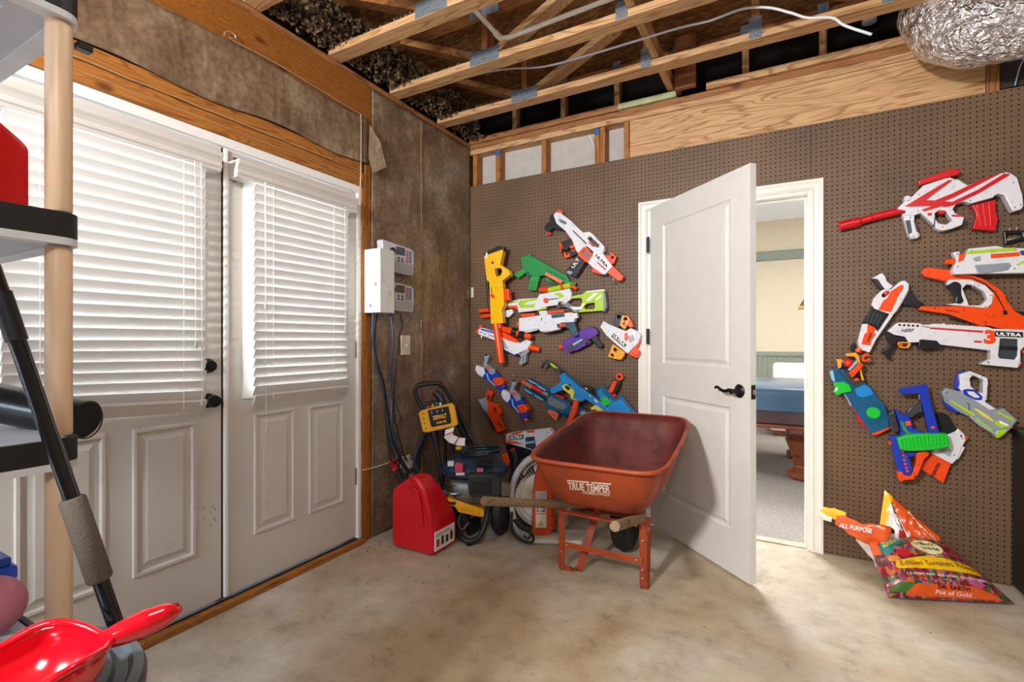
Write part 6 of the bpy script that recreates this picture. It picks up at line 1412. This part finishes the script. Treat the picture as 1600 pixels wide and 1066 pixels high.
# bag behind, standing against the pegboard
bg2 = tag(thing('soil_bag', 'x', 'x'), 'orange potting soil bag leaning on the pegboard behind the other bag', 'soil bag', 'potting soil bags')
fr2, V, Fc = patch((onB(1368, 862, 3.10), onB(1500, 900, 3.10), onB(1466, 838, 3.12), onB(1382, 766, 3.20)), .03, .012, 3.3, thick=.05)
o = obj('bag', V, Fc, ORB, bg2, smooth=True); fixnormals(o)
region('yellow_edge', fr2, [(0, .35), (.09, .4), (.16, 1), (0, 1)], YLB, bg2); region('white_panel', fr2, [(.08, .25), (.45, .25), (.40, .50), (.12, .86)], WB_, bg2, .0018)
region('panel_line', fr2, [(.45, .25), (.475, .25), (.14, .90), (.12, .87)], BLK, bg2, .002)
region('red_letter_h', fr2, [(.26, .34), (.285, .34), (.285, .40), (.33, .40), (.33, .34), (.355, .34), (.355, .50), (.33, .50), (.33, .44), (.285, .44), (.285, .50), (.26, .50)], RDB, bg2, .003)
region('dark_seal', fr2, [(.16+.045*math.cos(a*PI/5), .42+.05*math.sin(a*PI/5)) for a in range(10)], P('#24301e', .4), bg2, .003)
textfn('Premium', lambda u, v: fr2(.42+.55*u, .92-.28*u*1.0+.09*v-.0, .003), WB_, bg2, bold=.03, shear=.3); textfn('Quick', lambda u, v: fr2(.20+.10*u, .58-.10*u+.07*v, .004), BLK, bg2, bold=.01)
textfn('All Purpose', lambda u, v: fr2(.5+.34*u, .62-.18*u+.05*v, .003), WB_, bg2, bold=.02)
# front bag with its top twisted to the left
bg1 = tag(thing('soil_bag', 'x', 'x'), 'colourful potting soil bag with yellow banner lying on the floor, top twisted left', 'soil bag', 'potting soil bags')
bl, br = onF(1388, 934, .012), onF(1584, 944, .012); trr = onB(1462, 836, 3.14); tll = onB(1356, 846, 3.02)
fr1, V, Fc = patch((bl, br, trr, tll), .062, .007, 7.7, 56, 40, thick=.05)
o = obj('bag', V, Fc, veg, bg1, smooth=True); fixnormals(o)
# twisted neck and flared top
s = [tll.lerp(trr, .18)+Vector((0, -.01, 0)), onB(1352, 836, 3.03), onB(1332, 822, 3.06), onB(1312, 812, 3.09), onB(1296, 803, 3.12)]
def ribbon(c, w, seed, m=18):
    V = []; Fc = []; sp = smoothpath(c, 6); k = len(sp)
    for j, p in enumerate(sp):
        d = (sp[min(j+1, k-1)]-sp[max(0, j-1)]).normalized(); up = Vector((.35, -.2, 1)); up = (up-d*up.dot(d)).normalized(); nr = d.cross(up); ww = w(j/(k-1))
        for i in range(m):
            a = 2*PI*i/m; th_ = .35+.12*math.sin(j*.6)
            q = p+up*math.cos(a)*ww+nr*math.sin(a)*ww*th_; q += (up*noise.noise(q*30+Vector((seed, 0, 0)))*.012); V.append(q)
    for j in range(k-1):
        for i in range(m): a, b = j*m+i, j*m+(i+1) % m; Fc.append((a, b, b+m, a+m))
    Fc += [tuple(range(m-1, -1, -1)), tuple(range(len(V)-m, len(V)))]
    return V, Fc
v, f = ribbon([tll.lerp(trr, .25)+Vector((0, .0, .01)), onB(1372, 838, 3.04), onB(1350, 832, 3.05), onB(1328, 822, 3.08), onB(1308, 812, 3.12)], lambda s: .072-.045*s+.0*s, 1)
o = obj('bag_neck', v, f, ORB, bg1, smooth=True)
v, f = ribbon([onB(1345, 838, 3.075), onB(1366, 858, 3.07), onB(1382, 880, 3.03)], lambda s: .035+.02*s, 5); obj('bag_fold', v, f, P('#d9d3ca', .35, coat=.5), bg1, smooth=True)
v, f = ribbon([onB(1322, 810, 3.11), onB(1308, 805, 3.13), onB(1294, 800, 3.15), onB(1286, 806, 3.16)], lambda s: .030-.004*s, 9); obj('bag_top', v, f, YLB, bg1, smooth=True)
v, f = ribbon([onB(1300, 812, 3.10), onB(1290, 808, 3.11), onB(1280, 804, 3.12)], lambda s: .014+.004*s, 2); obj('bag_top_edge', v, f, WB_, bg1, smooth=True)
textq('ALL PURPOSE', onB(1311, 824, 3.025), onB(1362, 834, 2.985), onB(1312, 817, 3.025), WB_, bg1, bold=.03)
region('teal_band', fr1, [(.22, .80), (.62, .99), (.2, .99), (.06, .84), (.1, .66), (.2, .72)], TEAL, bg1); region('orange_band', fr1, [(0, .72), (.07, .7), (.09, .99), (0, .99)], ORB, bg1)
region('orange_top', fr1, [(.06, .90), (.30, .97), (.30, .995), (.05, .995)], ORB, bg1, .0022)
region('orange_base', fr1, [(.14, .03), (.93, .02), (.84, .12), (.72, .165), (.26, .19), (.17, .12)], ORB, bg1); region('green_print', fr1, [(.02, .09), (.16, .06), (.24, .2), (.12, .22), (.03, .16)], P('#3f6a2a', .4), bg1)
region('banner', fr1, [(.14, .46), (.16, .43), (.93, .33), (.955, .38), (.955, .45), (.62, .53), (.55, .60), (.45, .60), (.42, .55), (.16, .56)], YLB, bg1, .002)
ov = [(.60+.17*math.cos(a*PI/14), .76+.15*math.sin(a*PI/14)-.02*math.cos(a*PI/14)) for a in range(28)]; region('oval_border', fr1, ov, P('#b9541c', .35), bg1, .002)
region('oval', fr1, [((x-.60)*.9+.60, (y-.76)*.9+.76) for x, y in ov], P('#e4dfae', .35), bg1, .003)
region('pepper', fr1, [(.28+.075*math.cos(a*PI/6), .68+.075*math.sin(a*PI/6)) for a in range(12)], RDB, bg1, .0022); region('orange_fruit', fr1, [(.155+.055*math.cos(a*PI/6), .60+.05*math.sin(a*PI/6)) for a in range(12)], P('#e28a2c', .35), bg1, .0022)
region('flower', fr1, [(.78+.075*math.cos(a*PI/8)*(1.2 if a % 2 else .9), .22+.06*math.sin(a*PI/8)*(1.2 if a % 2 else .9)) for a in range(16)], P('#c45a8c', .4), bg1, .0018) 
btext('TruBiotic', fr1, .485, .80, .70, .755, .07, BLK, bg1, .006, .01); btext('Inside', fr1, .53, .71, .70, .675, .06, BLK, bg1, .006, .01)
btext('Edibles', fr1, .19, .47, .39, .455, .075, BLK, bg1, .005, .005); btext('Containers', fr1, .43, .455, .68, .425, .075, BLK, bg1, .005, .005); btext('Flowers', fr1, .72, .42, .93, .375, .068, BLK, bg1, .005, .005)
btext('IDEAL FOR', fr1, .50, .60, .67, .58, .028, WB_, bg1, .003)
btext('1.5 CUBIC FEET  42.5 LITERS  38.5 DRY QUARTS', fr1, .20, .315, .955, .225, .038, WB_, bg1, .0045, .02)
btext('DR. EARTH', fr1, .42, .125, .68, .10, .05, BLK, bg1, .003, .04); btext('Pot of Gold', fr1, .38, .06, .68, .035, .05, WB_, bg1, .003, .01, .3)
btext('POTZILLA', fr1, .12, .80, .36, .93, .06, P('#e3d24a', .4), bg1, .003, .04); btext('ACTIVE', fr1, .12, .88, .30, .955, .035, WB_, bg1, .003, .02)

# tall black cabinet edge at the right
cb = onB(1589, 700, 3.20)
t = tag(thing('black_cabinet', 'x', 'x'), 'tall black cabinet standing at the extreme right edge against the pegboard', 'cabinet')
box('body', (cb.x, 2.985, .02), (cb.x+.5, 3.262, .765), P('#0f0f11', .4), t, bevel=.004); box('plinth', (cb.x+.02, 3.0, .003), (cb.x+.48, 3.25, .02), P('#0c0c0c', .6), t); box('top', (cb.x-.004, 2.98, .765), (cb.x+.504, 3.264, .785), P('#151517', .35), t, bevel=.003)
# grit on the floor (uncountable)
V = []; Fc = []
def chip(c, r):
    n0 = len(V); 
    for s in (-1, 1):
        for k in range(4): a = k*PI/2+random.random(); V.append(Vector(c)+Vector((math.cos(a)*r, math.sin(a)*r*.6, r*.3+s*r*.25)))
    Fc.extend([(n0, n0+1, n0+2, n0+3), (n0+7, n0+6, n0+5, n0+4)]+[(n0+k, n0+(k+1) % 4, n0+4+(k+1) % 4, n0+4+k) for k in range(4)])
for k in range(110):
    p = Vector((-2.15+abs(random.gauss(0, .12)), 2.12+random.gauss(0, .07), .001)) if k < 60 else Vector((random.uniform(-1.9, -1.0), random.uniform(1.75, 2.7), .001)) if k < 85 else Vector((random.uniform(-2.1, .9), random.uniform(1.0, 3.2), .001))
    chip(p, random.uniform(.0015, .0045))
tag(obj('floor_grit', V, Fc, P('#3c3128', .9, var=.4), kind='stuff'), 'scattered dark grit and leaf crumbs on the concrete floor', 'debris')
# ============================================================ shelf unit and things at the near left
BKS = P('#1b1a1b', .5, var=.15); DECK = P('#b6c0cc', .45, var=.05); POST = P('#dcc0a2', .4, var=.02)
t = tag(thing('shelf_unit', 'x', 'x'), 'plastic storage shelving with beige round posts and black shelf rims, near left', 'shelf')
SX0, SX1, SY0, SY1 = -1.62, -1.056, -.62, .385
for x, y in ((-1.083, .360), (-1.59, .353), (-1.083, -.59), (-1.59, -.59)):
    for z0, z1 in ((.003, .26), (.30, .60), (.66, .985), (1.04, 1.36), (1.42, 1.745)):
        lathe('post', [(.0172, 0), (.0182, .004), (.0182, z1-z0-.004), (.0172, z1-z0)], (x, y, z0), (0, 0, 1), POST, t, n=32)
def shelf(z0, z1):
    rr = .03; lp = []
    for cx_, cy_, a0 in ((SX1-rr, SY1-rr, 0), (SX0+rr, SY1-rr, 90), (SX0+rr, SY0+rr, 180), (SX1-rr, SY0+rr, 270)):
        for k in range(7): a = math.radians(a0+k*15); lp.append((cx_+rr*math.cos(a), cy_+rr*math.sin(a)))
    inner = [((x-(SX0+SX1)/2)*.965+(SX0+SX1)/2, (y-(SY0+SY1)/2)*.98+(SY0+SY1)/2) for x, y in lp]
    r = prism('shelf_rim', [lp, inner], lambda u, v, w: Vector((u, v, w)), z0+.012, z1, BKS, t, bevel=.002)
    prism('shelf_flange', [lp, [((x-(SX0+SX1)/2)*.90+(SX0+SX1)/2, (y-(SY0+SY1)/2)*.94+(SY0+SY1)/2) for x, y in lp]], lambda u, v, w: Vector((u, v, w)), z0-.0006, z0+.0115, P('#cfd6de', .4), t, bevel=.0015)
    V = []; Fc = []
    def bx(a, b):
        n0 = len(V); V.extend(boxv(a, b)); Fc.extend(tuple(i+n0 for i in q) for q in BF)
    zp = z0+.026
    bx((SX0+.011, SY0+.011, zp), (SX1-.011, SY1-.011, z1-.003))
    bx((SX0+.011, SY1-.085, z0+.001), (SX1-.011, SY1-.012, zp)); bx((SX0+.011, SY0+.012, z0+.001), (SX1-.011, SY0+.085, zp)); bx((SX1-.055, SY0+.0855, z0+.001), (SX1-.012, SY1-.0855, zp)); bx((SX0+.012, SY0+.0855, z0+.001), (SX0+.055, SY1-.0855, zp))
    for k in range(24):
        y = SY0+.10+k*.033
        if y > SY1-.13: break
        for s_ in range(7):
            x0 = SX0+.09+s_*.055; dy = .010 if s_ % 2 else 0
            bx((x0, y+dy, zp-.012), (x0+.055, y+.010+dy, zp))
    obj('shelf_deck', V, Fc, DECK, t)
for z0, z1 in ((.245, .30), (.60, .655), (.985, 1.036), (1.363, 1.417), (1.745, 1.81)): shelf(z0, z1)
box('corner_clip', at(122, 62, .90), at(139, 88, .93), KBLK, t, bevel=.002)
# red can on the middle shelf
RC = P('#c40d12', .35, var=.03)
t = tag(thing('fuel_can', 'x', 'x'), 'small red can with sloping shoulder on the shelf at the left edge', 'fuel can')
prism('body', [[(.335, 1.4185), (.342, 1.43), (.342, 1.535), (.33, 1.548), (.285, 1.585), (.10, 1.60), (.06, 1.56), (.05, 1.4185)]], lambda u, v, w: Vector((w, u, v)), -1.36, -1.145, RC, t, bevel=.008, seg=3)
lathe('rivet', [(.006, 0), (.005, .004)], (-1.145, .285, 1.44), (1, 0, 0), P('#c9c4be', .3, .8), t, n=12); lathe('cap', [(.025, 0), (.027, .02), (.02, .026)], (-1.25, .16, 1.592), (0, 0, 1), KBLK, t, n=20)
# black tube lying on the shelf
t = tag(thing('black_tube', 'x', 'x'), 'thick black plastic tube lying on the shelf behind the beige post, open end right', 'tube')
a, b = at(134, 656, .94), at(-60, 590, .95); b = Vector((b.x, b.y, a.z+.045)); ax = b-a; LL = ax.length
lathe('tube', [(.0335, 0), (.0365, .001), (.0365, LL), (.0335, LL)], a, ax, P('#151517', .3, var=.1), t, n=40)
o = t.children[0]; me = o.data
lathe('bore', [(.0334, .0005), (.0334, -.0008)], a, ax, P('#07080c', .7), t, n=40)
tube('mouth_ring', [a+(Vector((0, 0, 1))*math.cos(q)+ax.normalized().cross(Vector((0, 0, 1))).normalized()*math.sin(q))*.0352-ax.normalized()*.0012 for q in [i*PI/16 for i in range(34)]], .0016, P('#3a3a3e', .4), t, n=6)
# long pole with foam grip leaning on the shelf
t = tag(thing('extension_pole', 'x', 'x'), 'long black pole with grey foam grip leaning diagonally across the shelf posts', 'pole')
pa, pb = at(178, 968, .80), at(-14, 415, .74)
dv = (pb-pa); lo = pa-dv*((pa.z-.012)/dv.z)
tube('pole', [lo, pa, pb], .0112, P('#0e1016', .18, coat=.5), t, n=20)
def pp(s): return pa+dv*s
tube('foam_grip', [pp(.118), pp(.124), pp(.355), pp(.361)], [.0145, .0175, .0175, .0145], P('#5b544d', .8, bump=.6, bscale=300), t, n=24)
tube('collar', [pp(.80), pp(.93)], .0135, P('#191b22', .3), t, n=20)
# grey bin with lid
t = tag(thing('trash_bin', 'x', 'x'), 'dark grey round bin with ribbed lid at the bottom left corner', 'bin')
bc = Vector((-.885, .175, 0)); BINM = P('#343c44', .4, var=.06)
lathe('bin', [(.15, .003), (.16, .01), (.188, .66), (.2, .665), (.2, .70), (.19, .705)], bc, (0, 0, 1), BINM, t, n=64)
lathe('lid', [(.197, .705), (.206, .707), (.208, .735), (.204, .745), (.192, .748), (.186, .741), (.172, .741), (.168, .749), (.12, .753), (.116, .748), (.03, .75)], bc, (0, 0, 1), P('#4a5760', .35, var=.05), t, n=72)
# red scoop lying on the lid
t = tag(thing('plastic_scoop', 'x', 'x'), 'glossy red plastic scoop with pointed handle lying on the bin lid', 'scoop')
RS = P('#c8081e', .16, coat=.7, var=.02)
hp0, hp1 = at(160, 1002, .63), at(284, 950, .70)
dh = (hp1-hp0)
tube('handle', [hp0-dh*.02, hp0+dh*.08, hp0+dh*.25, hp0+dh*.5, hp0+dh*.75, hp0+dh*.92, hp0+dh*1.0], [.012, .0125, .0155, .018, .0155, .009, .003], RS, t, n=20, curve=True)
o = tube('hang_hole', [hp0+dh*.88+Vector((0, 0, .008)), hp0+dh*.93+Vector((0, 0, .006)), hp0+dh*.97+Vector((0, 0, .003))], [.003, .004, .002], P('#6a0a14', .4), t, n=10)
axs = Vector((dh.x, dh.y, 0)).normalized(); tip = hp0+axs*.004
side = Vector((-axs.y, axs.x, 0)); side = side if side.y > 0 else -side          # away from the viewer
V = []; Fc = []; NJ, NI = 22, 24
for j in range(NJ+1):
    s_ = j/NJ; L0 = .26
    r = .066*min(1, (math.sin(min(1, s_*4.2)*PI/2)))**.8*(1-.10*s_)+.012*(1-min(1, s_*5))
    cz = .752+.066-.004+.02*0
    for i in range(NI+1):
        a = math.radians(-5+190*i/NI)          # from far rim, under, to near rim
        V.append(Vector((tip.x, tip.y, 0))-axs*(s_*L0)+side*(math.cos(a)*r*1.15)+Vector((0, 0, cz-math.sin(a)*r+.012*math.sin(min(1, s_*3)*PI)*(1 if i in (0, NI) else .5))))
m = NI+1
for j in range(NJ):
    for i in range(NI): a = j*m+i; Fc.append((a, a+1, a+1+m, a+m))
Fc.append(tuple(range(m)))
o = obj('bowl', V, Fc, RS, t, smooth=True); fixnormals(o); md = o.modifiers.new('s', 'SOLIDIFY'); md.thickness = .004; md.offset = 0
ed = [V[j*m] for j in range(NJ, -1, -1)]+[V[i] for i in range(1, NI)][:0]
tube('rolled_edge', [V[j*m] for j in range(NJ, -1, -1)]+[V[0].lerp(V[NI], .25)+axs*.006+Vector((0, 0, .003)), V[0].lerp(V[NI], .5)+axs*.008+Vector((0, 0, .004)), V[0].lerp(V[NI], .75)+axs*.006+Vector((0, 0, .003))]+[V[j*m+NI] for j in range(NJ+1)], .0048, RS, t, n=10)
# ball, tub with blue lid on the low shelf
bl_c = at(-12, 957, .99); bl_c.z = .692+.072
bx_ = at(-20, 957, .90)
tag(lathe('rubber_ball', [(.054*math.sin(PI*k/24)+.0002, -.054*math.cos(PI*k/24)) for k in range(25)], (bx_.x+.0, bx_.y, .656+.0545), (.3, .2, 1), P('#c4748a', .5, var=.15, bump=.8, bscale=420), n=48), 'pink pebbled rubber ball on the low shelf at the left edge', 'ball')
t = tag(thing('storage_tub', 'x', 'x'), 'white tub with bright blue lid on the shelf behind the pink ball', 'storage box')
c = at(26, 900, 1.02)
box('tub', (c.x-.22, c.y-.30, .656), (c.x+.004, c.y-.012, .708), P('#d9e2ea', .3), t, bevel=.01); box('lid', (c.x-.235, c.y-.31, .709), (c.x+.012, c.y+.0, .738), P('#1a5ae4', .3), t, bevel=.006); box('lid_rim', (c.x-.225, c.y-.305, .738), (c.x+.004, c.y-.008, .756), P('#1450c8', .3), t, bevel=.004)
# ============================================================ origins at the base of every top-level thing
def kids(o):
    out = []
    for c in o.children: out.append(c); out += kids(c)
    return out
bpy.context.view_layer.update()
for o in list(S.objects):
    if o.parent or o.type not in ('EMPTY', 'MESH'): continue
    mm = [x for x in [o]+kids(o) if x.type == 'MESH' and len(x.data.vertices)]
    if not mm: continue
    lo = Vector((1e9,)*3); hi = -lo
    for x in mm:
        for v in x.data.vertices:
            for i in range(3): lo[i] = min(lo[i], v.co[i]); hi[i] = max(hi[i], v.co[i])
    c = Vector(((lo.x+hi.x)/2, (lo.y+hi.y)/2, lo.z))
    for x in mm: x.data.transform(Matrix.Translation(-c))
    o.location = c
